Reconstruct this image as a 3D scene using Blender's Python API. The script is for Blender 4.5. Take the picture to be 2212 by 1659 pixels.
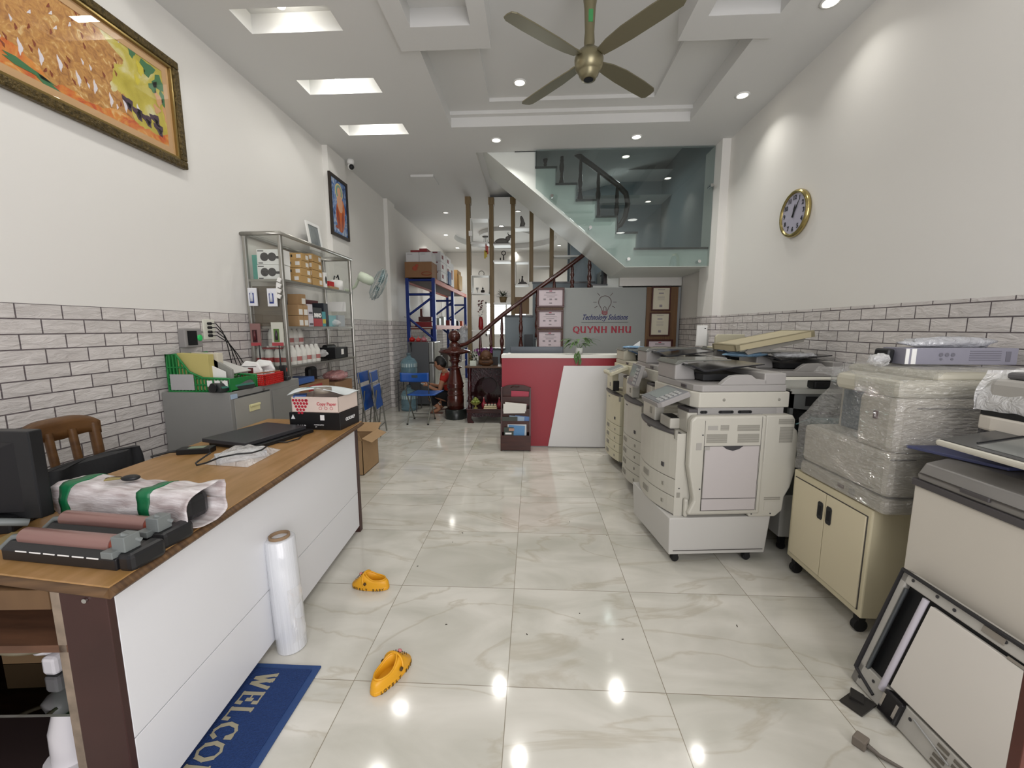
import bpy, math, random
from mathutils import Vector, Matrix, Euler, noise
random.seed(7)
for _o in list(bpy.data.objects): bpy.data.objects.remove(_o)
SC = bpy.context.scene
COL = SC.collection
PI = math.pi

# ---------------------------------------------------------------- camera
CH = 1.365
YAW, PITCH, ROLL, FPX = -0.0496052, -0.1355822, -0.0018937, 886.97
def _basis():
    cy, sy = math.cos(YAW), math.sin(YAW); cp, sp = math.cos(PITCH), math.sin(PITCH)
    cr, sr = math.cos(ROLL), math.sin(ROLL)
    F = Vector((sy*cp, cy*cp, sp)); R0 = Vector((cy, -sy, 0)); U0 = R0.cross(F)
    return cr*R0 + sr*U0, -sr*R0 + cr*U0, F
CR, CU, CF = _basis()
cam_d = bpy.data.cameras.new('camera'); cam = bpy.data.objects.new('camera', cam_d); COL.objects.link(cam)
m = Matrix.Identity(4)
for i in range(3): m[i][0] = CR[i]; m[i][1] = CU[i]; m[i][2] = -CF[i]
m[2][3] = CH
cam.matrix_world = m
cam_d.sensor_fit = 'HORIZONTAL'; cam_d.sensor_width = 36; cam_d.lens = FPX*36/2212; cam_d.clip_start = 0.05; cam_d.clip_end = 60
SC.camera = cam
# ---------------------------------------------------------------- light
SC.view_settings.view_transform = 'Standard'; SC.view_settings.look = 'None'
SC.view_settings.gamma = 1; SC.view_settings.use_curve_mapping = False
SC.view_settings.exposure = 0.1
W = bpy.data.worlds.new('world'); SC.world = W; W.use_nodes = True
W.node_tree.nodes['Background'].inputs[0].default_value = (0.86, 0.92, 1.0, 1)
W.node_tree.nodes['Background'].inputs[1].default_value = 0.35
def area(name, loc, rot, sx, sy, p, col=(1, 1, 1), shape='RECTANGLE', spread=PI):
    d = bpy.data.lights.new(name, 'AREA'); d.shape = shape; d.size = sx; d.size_y = sy; d.energy = p; d.color = col; d.spread = spread
    o = bpy.data.objects.new(name, d); COL.objects.link(o); o.location = loc; o.rotation_euler = rot
    return o
# daylight entering through the open shop front behind the camera
area('daylight_shop_front', (0.9, -1.6, 1.7), (PI/2, 0, 0.38), 2.6, 2.8, 108, (1.0, 0.97, 0.985))
# fill light added to brighten the stairwell behind the glass
area('stairwell_fill', (1.3, 6.7, 3.72), (0, 0, 0), 0.3, 0.3, 6.5, (0.96, 1.0, 0.99))
# daylight through the window of the back room
area('daylight_back_window', (-0.75, 11.7, 1.9), (-PI/2, 0, 0), 1.3, 1.0, 22, (0.95, 1.0, 1.0))
def down(x, y, z=3.455, p=9, spread=2.2, r=0.05):
    area('downlight_beam', (x, y, z), (0, 0, 0), r*2, r*2, p, (1.0, 0.975, 0.92), 'DISK', spread)

# ---------------------------------------------------------------- where a sight line meets a given real plane
def ray(x, y): return CF + CR*((x-1106)/FPX) - CU*((y-829.5)/FPX)
CO = Vector((0, 0, CH))
def at_z(x, y, z=0.0): d = ray(x, y); return CO + d*((z-CH)/d.z)
def at_x(x, y, X): d = ray(x, y); return CO + d*(X/d.x)
def at_y(x, y, Y): d = ray(x, y); return CO + d*(Y/d.y)

# ---------------------------------------------------------------- materials
def lin(c):
    c /= 255.0
    return c/12.92 if c <= 0.04045 else ((c+0.055)/1.055)**2.4
def rgb(h):
    if isinstance(h, str): h = (int(h[0:2], 16), int(h[2:4], 16), int(h[4:6], 16))
    return (lin(h[0]), lin(h[1]), lin(h[2]), 1)
MATS = {}
def mat(name, col='808080', rough=0.5, metal=0.0, emit=None, es=1.0, trans=0.0, alpha=1.0, ior=1.45, var=0.0, vs=8.0, bump=0.0, bs=60.0, spec=0.5, stretch=None, col2=None, coat=0.0):
    if name in MATS: return MATS[name]
    M = bpy.data.materials.new(name); M.use_nodes = True
    nt = M.node_tree; b = nt.nodes['Principled BSDF']
    b.inputs['Base Color'].default_value = rgb(col); b.inputs['Roughness'].default_value = rough
    b.inputs['Metallic'].default_value = metal; b.inputs['IOR'].default_value = ior
    b.inputs['Transmission Weight'].default_value = trans; b.inputs['Alpha'].default_value = alpha
    b.inputs['Specular IOR Level'].default_value = spec; b.inputs['Coat Weight'].default_value = coat
    if emit: b.inputs['Emission Color'].default_value = rgb(emit); b.inputs['Emission Strength'].default_value = es
    if var or bump or col2:
        tc = nt.nodes.new('ShaderNodeTexCoord'); mp = nt.nodes.new('ShaderNodeMapping')
        nt.links.new(tc.outputs['Object'], mp.inputs[0])
        if stretch: mp.inputs['Scale'].default_value = stretch
    if var or col2:
        n = nt.nodes.new('ShaderNodeTexNoise'); n.inputs['Scale'].default_value = vs; n.inputs['Detail'].default_value = 5
        nt.links.new(mp.outputs[0], n.inputs['Vector'])
        r = nt.nodes.new('ShaderNodeValToRGB'); nt.links.new(n.outputs[0], r.inputs[0]); nt.links.new(r.outputs[0], b.inputs['Base Color'])
        c = rgb(col); c2 = rgb(col2) if col2 else tuple(v*(1-var) for v in c[:3])+(1,)
        r.color_ramp.elements[0].position = 0.32; r.color_ramp.elements[1].position = 0.68
        r.color_ramp.elements[0].color = c2; r.color_ramp.elements[1].color = c
    if bump:
        n = nt.nodes.new('ShaderNodeTexNoise'); n.inputs['Scale'].default_value = bs; n.inputs['Detail'].default_value = 4
        nt.links.new(mp.outputs[0], n.inputs['Vector'])
        bp = nt.nodes.new('ShaderNodeBump'); bp.inputs['Strength'].default_value = bump; bp.inputs['Distance'].default_value = 0.01
        nt.links.new(n.outputs[0], bp.inputs['Height']); nt.links.new(bp.outputs[0], b.inputs['Normal'])
    MATS[name] = M
    return M
PAINT = mat('white wall paint', 'e6e4df', 0.6, bump=0.05, bs=14)
CEIL = mat('white ceiling paint', 'd6d6d4', 0.7)
BLUEW = mat('blue grey wall paint', '848f95', 0.5)
GRANITE = mat('dark granite', '3a3d3e', 0.25, var=0.3, vs=60)
def film_mat(name, tint='ffffff', a=0.22, rough=0.12, bs=25, bump=0.5, stretch=None, fres=0.4, gloss=0.10):
    "clear thin plastic film: mostly see-through, with wrinkled glints"
    if name in MATS: return MATS[name]
    M = bpy.data.materials.new(name); M.use_nodes = True; nt = M.node_tree; nt.nodes.clear()
    out = nt.nodes.new('ShaderNodeOutputMaterial'); mx = nt.nodes.new('ShaderNodeMixShader')
    tr = nt.nodes.new('ShaderNodeBsdfTransparent'); pb = nt.nodes.new('ShaderNodeBsdfPrincipled')
    pb.inputs['Base Color'].default_value = rgb(tint); pb.inputs['Roughness'].default_value = rough
    lw = nt.nodes.new('ShaderNodeLayerWeight'); lw.inputs[0].default_value = 0.25
    mr = nt.nodes.new('ShaderNodeMapRange'); mr.inputs[3].default_value = a; mr.inputs[4].default_value = min(1, a+fres)
    tc = nt.nodes.new('ShaderNodeTexCoord'); mp = nt.nodes.new('ShaderNodeMapping')
    if stretch: mp.inputs['Scale'].default_value = stretch
    n = nt.nodes.new('ShaderNodeTexNoise'); n.inputs['Scale'].default_value = bs; n.inputs['Detail'].default_value = 3; n.inputs['Distortion'].default_value = 1.5
    bp = nt.nodes.new('ShaderNodeBump'); bp.inputs['Strength'].default_value = bump; bp.inputs['Distance'].default_value = 0.02
    L = nt.links.new
    L(tc.outputs['Object'], mp.inputs[0]); L(mp.outputs[0], n.inputs['Vector']); L(n.outputs[0], bp.inputs['Height'])
    L(bp.outputs[0], pb.inputs['Normal'])
    L(lw.outputs['Facing'], mr.inputs[0]); L(mr.outputs[0], mx.inputs[0]); L(tr.outputs[0], mx.inputs[1]); L(pb.outputs[0], mx.inputs[2])
    gl = nt.nodes.new('ShaderNodeBsdfGlossy'); gl.inputs['Roughness'].default_value = rough*0.6; L(bp.outputs[0], gl.inputs['Normal'])
    m2 = nt.nodes.new('ShaderNodeMixShader'); m2.inputs[0].default_value = gloss; L(mx.outputs[0], m2.inputs[1]); L(gl.outputs[0], m2.inputs[2]); L(m2.outputs[0], out.inputs[0])
    MATS[name] = M
    return M
def glass_mat(name, tint='e8f0ee', refl=0.08, rough=0.0):
    "flat architectural glass: tinted transparency plus a clear reflection"
    if name in MATS: return MATS[name]
    M = bpy.data.materials.new(name); M.use_nodes = True; nt = M.node_tree; nt.nodes.clear()
    out = nt.nodes.new('ShaderNodeOutputMaterial'); mx = nt.nodes.new('ShaderNodeMixShader')
    tr = nt.nodes.new('ShaderNodeBsdfTransparent'); tr.inputs[0].default_value = rgb(tint)
    gl = nt.nodes.new('ShaderNodeBsdfGlossy'); gl.inputs['Roughness'].default_value = rough
    fr = nt.nodes.new('ShaderNodeLayerWeight'); pw = nt.nodes.new('ShaderNodeMath'); pw.operation = 'POWER'; pw.inputs[1].default_value = 4
    ad = nt.nodes.new('ShaderNodeMath'); ad.operation = 'MULTIPLY_ADD'; ad.inputs[1].default_value = 0.8; ad.inputs[2].default_value = refl
    ad.use_clamp = True
    L = nt.links.new
    L(fr.outputs['Facing'], pw.inputs[0]); L(pw.outputs[0], ad.inputs[0]); L(ad.outputs[0], mx.inputs[0]); L(tr.outputs[0], mx.inputs[1]); L(gl.outputs[0], mx.inputs[2]); L(mx.outputs[0], out.inputs[0])
    MATS[name] = M
    return M
def brick_mat():
    M = bpy.data.materials.new('white split brick cladding'); M.use_nodes = True; nt = M.node_tree; b = nt.nodes['Principled BSDF']
    N = nt.nodes.new; L = nt.links.new
    tc = N('ShaderNodeTexCoord'); sp = N('ShaderNodeSeparateXYZ'); ad = N('ShaderNodeMath'); cb = N('ShaderNodeCombineXYZ')
    L(tc.outputs['Object'], sp.inputs[0]); L(sp.outputs[0], ad.inputs[0]); L(sp.outputs[1], ad.inputs[1])
    L(ad.outputs[0], cb.inputs[0]); L(sp.outputs[2], cb.inputs[1])
    br = N('ShaderNodeTexBrick'); br.inputs['Scale'].default_value = 1; br.inputs['Brick Width'].default_value = 0.198
    br.inputs['Row Height'].default_value = 0.0744; br.inputs['Mortar Size'].default_value = 0.0034; br.inputs['Mortar Smooth'].default_value = 0.3
    br.inputs['Color1'].default_value = rgb('e6e1de'); br.inputs['Color2'].default_value = rgb('d8d3d0'); br.inputs['Mortar'].default_value = rgb('6d6467')
    br.offset = 0.5
    L(cb.outputs[0], br.inputs['Vector'])
    mp = N('ShaderNodeMapping'); mp.inputs['Scale'].default_value = (9, 30, 1); L(cb.outputs[0], mp.inputs[0])
    nz = N('ShaderNodeTexNoise'); nz.inputs['Scale'].default_value = 1.0; nz.inputs['Detail'].default_value = 6; nz.inputs['Roughness'].default_value = 0.65; nz.inputs['Distortion'].default_value = 0.6
    L(mp.outputs[0], nz.inputs['Vector'])
    rp = N('ShaderNodeValToRGB'); L(nz.outputs[0], rp.inputs[0])
    rp.color_ramp.elements[0].position = 0.3; rp.color_ramp.elements[1].position = 0.7
    rp.color_ramp.elements[0].color = (0.80, 0.79, 0.78, 1); rp.color_ramp.elements[1].color = (1, 1, 1, 1)
    mx = N('ShaderNodeMix'); mx.data_type = 'RGBA'; mx.blend_type = 'MULTIPLY'; mx.inputs[0].default_value = 1
    L(br.outputs[0], mx.inputs[6]); L(rp.outputs[0], mx.inputs[7]); L(mx.outputs[2], b.inputs['Base Color'])
    sb = N('ShaderNodeMath'); sb.operation = 'SUBTRACT'; L(nz.outputs[0], sb.inputs[0]); L(br.outputs['Fac'], sb.inputs[1])
    bp = N('ShaderNodeBump'); bp.inputs['Strength'].default_value = 0.85; bp.inputs['Distance'].default_value = 0.014
    L(sb.outputs[0], bp.inputs['Height']); L(bp.outputs[0], b.inputs['Normal'])
    b.inputs['Roughness'].default_value = 0.55
    return M
BRICK = brick_mat()
def floor_mat():
    M = bpy.data.materials.new('polished marble tile'); M.use_nodes = True; nt = M.node_tree; b = nt.nodes['Principled BSDF']
    N = nt.nodes.new; L = nt.links.new
    tc = N('ShaderNodeTexCoord'); mp = N('ShaderNodeMapping'); L(tc.outputs['Object'], mp.inputs[0])
    mp.inputs['Location'].default_value = (0.09+6.0, -0.2025+6.0, 0)
    br = N('ShaderNodeTexBrick'); br.offset = 0.0; br.squash = 1.0
    br.inputs['Scale'].default_value = 1; br.inputs['Brick Width'].default_value = 0.6; br.inputs['Row Height'].default_value = 0.6
    br.inputs['Mortar Size'].default_value = 0.0016; br.inputs['Mortar Smooth'].default_value = 0.1; br.inputs['Bias'].default_value = 0
    br.inputs['Color1'].default_value = (0, 0, 0, 1); br.inputs['Color2'].default_value = (1, 1, 1, 1)
    L(mp.outputs[0], br.inputs['Vector'])
    # shift the veins from tile to tile
    bw = N('ShaderNodeSeparateColor'); L(br.outputs[0], bw.inputs[0])
    ml = N('ShaderNodeMath'); ml.operation = 'MULTIPLY'; ml.inputs[1].default_value = 7; L(bw.outputs[0], ml.inputs[0])
    cb = N('ShaderNodeCombineXYZ'); L(ml.outputs[0], cb.inputs[2])
    va = N('ShaderNodeVectorMath'); va.operation = 'ADD'; L(tc.outputs['Object'], va.inputs[0]); L(cb.outputs[0], va.inputs[1])
    n1 = N('ShaderNodeTexNoise'); n1.inputs['Scale'].default_value = 2.4; n1.inputs['Detail'].default_value = 7; n1.inputs['Distortion'].default_value = 0.7
    n2 = N('ShaderNodeTexNoise'); n2.inputs['Scale'].default_value = 1.3; n2.inputs['Detail'].default_value = 9; n2.inputs['Distortion'].default_value = 0.9
    ms = N('ShaderNodeMapping'); ms.inputs['Rotation'].default_value = (0, 0, 0.5); ms.inputs['Scale'].default_value = (0.75, 1.7, 1); L(va.outputs[0], ms.inputs[0]); L(ms.outputs[0], n1.inputs['Vector']); L(ms.outputs[0], n2.inputs['Vector'])
    r1 = N('ShaderNodeValToRGB'); L(n1.outputs[0], r1.inputs[0])
    e = r1.color_ramp.elements; e[0].position = 0.3; e[0].color = rgb('b9b7ac'); e[1].position = 0.66; e[1].color = rgb('d6d3ca')
    r2 = N('ShaderNodeValToRGB'); L(n2.outputs[0], r2.inputs[0])
    e = r2.color_ramp.elements; e[0].position = 0.48; e[0].color = (0, 0, 0, 1); e[1].position = 0.52; e[1].color = (0, 0, 0, 1)
    q = e.new(0.5); q.color = (0.42, 0.42, 0.42, 1)
    m1 = N('ShaderNodeMix'); m1.data_type = 'RGBA'; L(r2.outputs[0], m1.inputs[0]); L(r1.outputs[0], m1.inputs[6]); m1.inputs[7].default_value = rgb('a89e8a')
    m2 = N('ShaderNodeMix'); m2.data_type = 'RGBA'; L(br.outputs['Fac'], m2.inputs[0]); L(m1.outputs[2], m2.inputs[6]); m2.inputs[7].default_value = rgb('8d8676')
    L(m2.outputs[2], b.inputs['Base Color'])
    b.inputs['Specular IOR Level'].default_value = 0.5
    n3 = N('ShaderNodeTexNoise'); n3.inputs['Scale'].default_value = 3; L(tc.outputs['Object'], n3.inputs['Vector'])
    mr = N('ShaderNodeMapRange'); mr.inputs[3].default_value = 0.04; mr.inputs[4].default_value = 0.13; L(n3.outputs[0], mr.inputs[0]); L(mr.outputs[0], b.inputs['Roughness'])
    return M
def wood_mat(name, c1, c2, rough=0.4, scale=(1, 14, 14), ns=3.0, bump=0.0):
    return mat(name, c1, rough, col2=c2, vs=ns, stretch=scale, bump=bump)

# ---------------------------------------------------------------- mesh collector
class G:
    def __init__(s): s.v = []; s.f = []; s.m = []; s.s = []; s.T = None
    def _a(s, vs, fs, m=0, sm=False):
        b = len(s.v)
        if s.T is not None: vs = [s.T @ Vector(p) for p in vs]
        s.v += [tuple(p) for p in vs]
        for f in fs: s.f.append([i+b for i in f]); s.m.append(m); s.s.append(sm)
        return s
    def box(s, x0, x1, y0, y1, z0, z1, m=0):
        if x0 > x1: x0, x1 = x1, x0
        if y0 > y1: y0, y1 = y1, y0
        if z0 > z1: z0, z1 = z1, z0
        return s._a([(x0,y0,z0),(x1,y0,z0),(x1,y1,z0),(x0,y1,z0),(x0,y0,z1),(x1,y0,z1),(x1,y1,z1),(x0,y1,z1)],
                    [(3,2,1,0),(4,5,6,7),(0,1,5,4),(1,2,6,5),(2,3,7,6),(3,0,4,7)], m)
    def ob(s, c, size, rot=(0,0,0), m=0):
        R = Euler(rot).to_matrix(); c = Vector(c); x, y, z = [q/2 for q in size]
        P = [(-x,-y,-z),(x,-y,-z),(x,y,-z),(-x,y,-z),(-x,-y,z),(x,-y,z),(x,y,z),(-x,y,z)]
        return s._a([c + R @ Vector(p) for p in P], [(3,2,1,0),(4,5,6,7),(0,1,5,4),(1,2,6,5),(2,3,7,6),(3,0,4,7)], m)
    def tube(s, pts, r, n=8, m=0, caps=True, closed=False):
        pts = [Vector(p) for p in pts]; k = len(pts)
        rs = r if isinstance(r, (list, tuple)) else [r]*k
        vs = []; up = None
        for i, p in enumerate(pts):
            if closed: t = pts[(i+1) % k] - pts[i-1]
            else: t = (pts[min(i+1, k-1)] - pts[max(i-1, 0)])
            t = t.normalized() if t.length > 1e-9 else Vector((0,0,1))
            if up is None: up = Vector((0,0,1)) if abs(t.z) < 0.9 else Vector((1,0,0))
            a = t.cross(up)
            if a.length < 1e-6: a = t.cross(Vector((0,1,0)))
            a.normalize(); b = a.cross(t).normalized(); up = b
            for j in range(n):
                w = 2*PI*j/n; vs.append(p + (a*math.cos(w) + b*math.sin(w))*rs[i])
        fs = []
        for i in range(k if closed else k-1):
            for j in range(n):
                a0 = i*n+j; a1 = i*n+(j+1) % n; q = ((i+1) % k)*n
                fs.append((a1, a0, q+j, q+(j+1) % n))
        s._a(vs, fs, m, True)
        if caps and not closed: s._a(vs[:n], [tuple(range(n))], m); s._a(vs[-n:], [tuple(reversed(range(n)))], m)
        return s
    def cyl(s, p0, p1, r0, r1=None, n=20, m=0, caps=True): return s.tube([p0, p1], [r0, r0 if r1 is None else r1], n, m, caps)
    def lathe(s, c, prof, n=24, m=0, rot=None, caps=True):
        R = Euler(rot).to_matrix() if rot else None; c = Vector(c); vs = []; fs = []
        for (r, z) in prof:
            for j in range(n):
                w = 2*PI*j/n; p = Vector((r*math.cos(w), r*math.sin(w), z))
                vs.append(c + (R @ p if R else p))
        for i in range(len(prof)-1):
            for j in range(n): fs.append((i*n+j, i*n+(j+1) % n, (i+1)*n+(j+1) % n, (i+1)*n+j))
        s._a(vs, fs, m, True)
        if prof[0] == prof[-1] or not caps or max(q[1] for q in prof)-min(q[1] for q in prof) < 1e-4: return s
        for i, q in ((0, True), (len(prof)-1, False)):
            if prof[i][0] > 1e-4:
                f = list(range(i*n, i*n+n)); s._a([vs[k] for k in f], [tuple(reversed(range(n))) if q else tuple(range(n))], m)
        return s
    def prism(s, poly, ax, a0, a1, m=0):
        "poly: 2D points in the plane across axis ax ('x': (y,z), 'y': (x,z), 'z': (x,y))"
        def P(u, v, a): return (a, u, v) if ax == 'x' else ((u, a, v) if ax == 'y' else (u, v, a))
        n = len(poly); A = sum(poly[i][0]*poly[(i+1) % n][1]-poly[(i+1) % n][0]*poly[i][1] for i in range(n))
        flip = (A < 0) != (ax == 'y')
        if a1 < a0: a0, a1 = a1, a0
        vs = [P(u, v, a0) for u, v in poly] + [P(u, v, a1) for u, v in poly]
        fs = [tuple(reversed(range(n))), tuple(range(n, 2*n))] + [(i, (i+1) % n, n+(i+1) % n, n+i) for i in range(n)]
        if flip: fs = [tuple(reversed(f)) for f in fs]
        return s._a(vs, fs, m)
    def sph(s, c, r, sc=(1,1,1), n=16, m=0, rot=None):
        c = Vector(c); R = Euler(rot).to_matrix() if rot else None; k = max(6, n//2); vs = []; fs = []
        for i in range(k+1):
            t = PI*i/k
            for j in range(n):
                w = 2*PI*j/n; p = Vector((math.sin(t)*math.cos(w)*sc[0], math.sin(t)*math.sin(w)*sc[1], -math.cos(t)*sc[2]))*r
                vs.append(c + (R @ p if R else p))
        for i in range(k):
            for j in range(n): fs.append((i*n+j, i*n+(j+1) % n, (i+1)*n+(j+1) % n, (i+1)*n+j))
        return s._a(vs, fs, m, True)
    def surf(s, fn, nu, nv, m=0, sm=True, close_u=False):
        vs = [fn(i/nu, j/nv) for j in range(nv+1) for i in range(nu+1)]; w = nu+1
        return s._a(vs, [(j*w+i, j*w+i+1, (j+1)*w+i+1, (j+1)*w+i) for j in range(nv) for i in range(nu)], m, sm)
    def quad(s, a, b, c, d, m=0): return s._a([a, b, c, d], [(0,1,2,3)], m)
    def text(s, txt, size, mtx, m=0, ext=0.0008, shear=0.0, align='CENTER', sx=1.0, bold=0.0):
        cu = bpy.data.curves.new('t', 'FONT'); cu.body = txt; cu.size = size; cu.extrude = ext; cu.shear = shear; cu.align_x = align; cu.offset = bold
        cu.resolution_u = 3
        o = bpy.data.objects.new('t', cu); me = o.to_mesh()
        S = Matrix.Diagonal((sx, 1, 1, 1))
        s._a([mtx @ S @ v.co for v in me.vertices], [tuple(p.vertices) for p in me.polygons], m)
        o.to_mesh_clear(); bpy.data.objects.remove(o); bpy.data.curves.remove(cu)
        return s
    def build(s, name, mats, parent=None, bev=0.0, loc=None, smooth=False, seg=2, sub=0, solid=0.0):
        me = bpy.data.meshes.new(name); me.from_pydata(s.v, [], s.f)
        if not isinstance(mats, (list, tuple)): mats = [mats]
        for q in mats: me.materials.append(q)
        me.polygons.foreach_set('material_index', s.m); me.polygons.foreach_set('use_smooth', [True]*len(s.s) if smooth else s.s); me.update()
        o = bpy.data.objects.new(name, me); COL.objects.link(o)
        if parent is not None: o.parent = parent
        if loc is not None: o.location = loc
        if solid: md = o.modifiers.new('thick', 'SOLIDIFY'); md.thickness = solid; md.offset = 0
        if sub: md = o.modifiers.new('sub', 'SUBSURF'); md.levels = sub; md.render_levels = sub
        if bev:
            md = o.modifiers.new('edge', 'BEVEL'); md.width = bev; md.segments = seg; md.limit_method = 'ANGLE'; md.angle_limit = 0.6
        return o
def tag(o, label, cat, group=None, kind=None):
    if label: o['label'] = label
    if cat: o['category'] = cat
    if group: o['group'] = group
    if kind: o['kind'] = kind
    return o
def thing(name, label, cat, loc=(0,0,0), rz=0.0, group=None, rot=None):
    o = bpy.data.objects.new(name, None); COL.objects.link(o); o.location = loc; o.rotation_euler = rot if rot else (0,0,rz)
    o.empty_display_size = 0.1
    return tag(o, label, cat, group)
def kids(o): return [c for c in COL.objects if c.parent == o]
def dup(o, loc=None, rz=None, label=None, parent=None):
    c = o.copy(); COL.objects.link(c)
    if parent is not None: c.parent = parent
    if loc is not None: c.location = loc
    if rz is not None: c.rotation_euler = (0,0,rz) if not isinstance(rz, (tuple, list)) else rz
    if label: c['label'] = label
    for k in kids(o): dup(k, parent=c)
    return c
def struct(o): o['kind'] = 'structure'; return o
def frame_mtx(o, xd, zd):
    "matrix with origin o, x along xd, z (facing) along zd"
    x = Vector(xd).normalized(); z = Vector(zd).normalized(); y = z.cross(x)
    M = Matrix.Identity(4)
    for i in range(3): M[i][0] = x[i]; M[i][1] = y[i]; M[i][2] = z[i]; M[i][3] = o[i]
    return M
BLACK = mat('black plastic', '17181a', 0.45); DGREY = mat('dark grey plastic', '3c3b3d', 0.5); MGREY = mat('mid grey plastic', '8d8a88', 0.5)
WHITEP = mat('warm white plastic', 'd9d5cb', 0.45, var=0.04, vs=5); WHITE = mat('plain white', 'ebebe8', 0.5)
SILVER = mat('brushed silver', 'b9b9b6', 0.32, 0.85); CHROME = mat('chrome', 'd5d5d5', 0.12, 1.0)
RED = mat('red plastic', 'b81f24', 0.4); BLUE = mat('blue plastic', '1c4f9e', 0.4); INK = mat('black ink', '1a1a1c', 0.6)
PAPER = mat('white paper', 'e6e5e1', 0.7); CARD = mat('brown cardboard', 'a88a66', 0.8, var=0.08, vs=12); RUBBER = mat('black rubber', '1b1a1a', 0.8)
# ================================================================ the room
ZC = 3.47; XL = -2.45; XR = 2.22; YF = -1.5; YB = 11.9
g = G(); g.box(XL-0.2, XR+0.2, YF, YB+0.2, -0.1, 0); o = struct(g.build('floor', floor_mat()))
def brickwall(name, ax, c, a0, a1, z1, zt, side, holes=None):
    g = G(); t = 0.12*side
    if ax == 'x': g.box(c, c+t, a0, a1, z1, zt, 0); g.box(c, c+t, a0, a1, 0, z1, 1)
    else: g.box(a0, a1, c, c+t, z1, zt, 0); g.box(a0, a1, c, c+t, 0, z1, 1)
    return g
g = brickwall('', 'x', XL, YF, YB, 1.488, ZC+0.3, -1); struct(g.build('wall_left', [PAINT, BRICK]))
g = brickwall('', 'x', XR, YF, 6.9, 1.51, ZC+0.3, 1); struct(g.build('wall_right', [PAINT, BRICK]))
g = G(); g.box(XR, XR+0.12, 6.9, YB, 0, ZC+0.3); struct(g.build('wall_right', [PAINT]))
# pilasters
for nm, x0, x1, y0, y1, zb in (('pilaster_left', XL-0.02, -2.385, 4.97, 5.42, 1.488), ('pilaster_left', XL-0.02, -2.385, 6.95, 7.3, 1.488), ('pilaster_right', 2.125, XR+0.02, 5.05, 5.5, 1.51)):
    g = G(); g.box(x0, x1, y0, y1, zb, ZC, 0); g.box(x0, x1, y0, y1, 0, zb, 1); struct(g.build(nm, [PAINT, BRICK]))
# back wall with a window opening
WX0, WX1, WZ0, WZ1 = -1.35, -0.15, 1.15, 2.1
g = G(); g.box(XL, WX0, YB, YB+0.12, 0, ZC+.3); g.box(WX1, XR, YB, YB+0.12, 0, ZC+.3); g.box(WX0, WX1, YB, YB+0.12, 0, WZ0); g.box(WX0, WX1, YB, YB+0.12, WZ1, ZC+.3)
struct(g.build('wall_back', PAINT))
win = struct(G().box(WX0, WX1, YB+0.05, YB+0.06, WZ0, WZ1).build('window_1', mat('daylit frosted pane', 'ffffff', 0.5, emit='eef8f8', es=1.6)))
g = G()
for x in (WX0+0.02, (WX0+WX1)/2, WX1-0.02): g.box(x-0.02, x+0.02, YB-0.01, YB+0.05, WZ0, WZ1)
for z in (WZ0+0.02, WZ1-0.02): g.box(WX0, WX1, YB-0.01, YB+0.05, z-0.02, z+0.02)
for i in range(5): g.box(WX0, WX1, YB+0.0, YB+0.02, WZ0+0.18+i*0.16-0.005, WZ0+0.18+i*0.16+0.005)
g.build('window_frame', WHITE, win)
# ceiling: a height field of flat cells with risers between them
def hfield(rects, base, x0, x1, y0, y1, top):
    xs = sorted({x0, x1} | {q for r in rects for q in (r[0], r[1])}); ys = sorted({y0, y1} | {q for r in rects for q in (r[2], r[3])})
    def h(i, j):
        if not (0 <= i < len(xs)-1 and 0 <= j < len(ys)-1): return top
        cx = (xs[i]+xs[i+1])/2; cy = (ys[j]+ys[j+1])/2; v = base
        for r in rects:
            if r[0] < cx < r[1] and r[2] < cy < r[3]: v = r[4]
        return v
    g = G()
    for i in range(len(xs)-1):
        for j in range(len(ys)-1):
            v = h(i, j)
            if v < top: g._a([(xs[i],ys[j],v),(xs[i+1],ys[j],v),(xs[i+1],ys[j+1],v),(xs[i],ys[j+1],v)], [(3,2,1,0)])
            a = h(i-1, j)
            if abs(a-v) > 1e-6 and i > 0: g._a([(xs[i],ys[j],a),(xs[i],ys[j+1],a),(xs[i],ys[j+1],v),(xs[i],ys[j],v)], [(0,1,2,3) if v > a else (3,2,1,0)])
            a = h(i, j-1)
            if abs(a-v) > 1e-6 and j > 0: g._a([(xs[i],ys[j],a),(xs[i+1],ys[j],a),(xs[i+1],ys[j],v),(xs[i],ys[j],v)], [(3,2,1,0) if v > a else (0,1,2,3)])
    g._a([(x0,y0,top),(x1,y0,top),(x1,y1,top),(x0,y1,top)], [(0,1,2,3)])
    return g
SLOTS = [(-2.03, -1.36, 2.95, 3.18), (-2.03, -1.36, 3.74, 3.96), (-2.03, -1.36, 4.53, 4.76), (-2.03, -1.36, 2.16, 2.38), (-2.03, -1.36, 1.37, 1.6)]
TOPZ = 3.85
rects = [s+(3.60,) for s in SLOTS] + [(-0.87, 1.61, 1.45, 4.64, 3.565), (-0.87, 1.61, 1.45, 4.58, 3.60), (-0.44, 1.18, 1.9, 4.42, 3.635)]
rects += [(-1.0, -0.32, 2.72, 3.375, 3.44), (-0.86, -0.44, 2.80, 3.13, 3.56), (1.05, 1.72, 2.72, 3.37, 3.44), (1.17, 1.64, 2.80, 3.13, 3.56), (-1.7, -1.38, 5.95, 6.3, 3.43)]
RC = (-0.65, 10.15, 1.22)
g = hfield(rects[:-1], ZC, XL, XR, YF, 5.28, TOPZ)
struct(g.build('ceiling', CEIL))
g = hfield([(-1.7, -1.38, 5.95, 6.3, 3.44)], ZC, XL, -0.70, 5.28, 7.0, TOPZ); struct(g.build('ceiling', CEIL))
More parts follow.
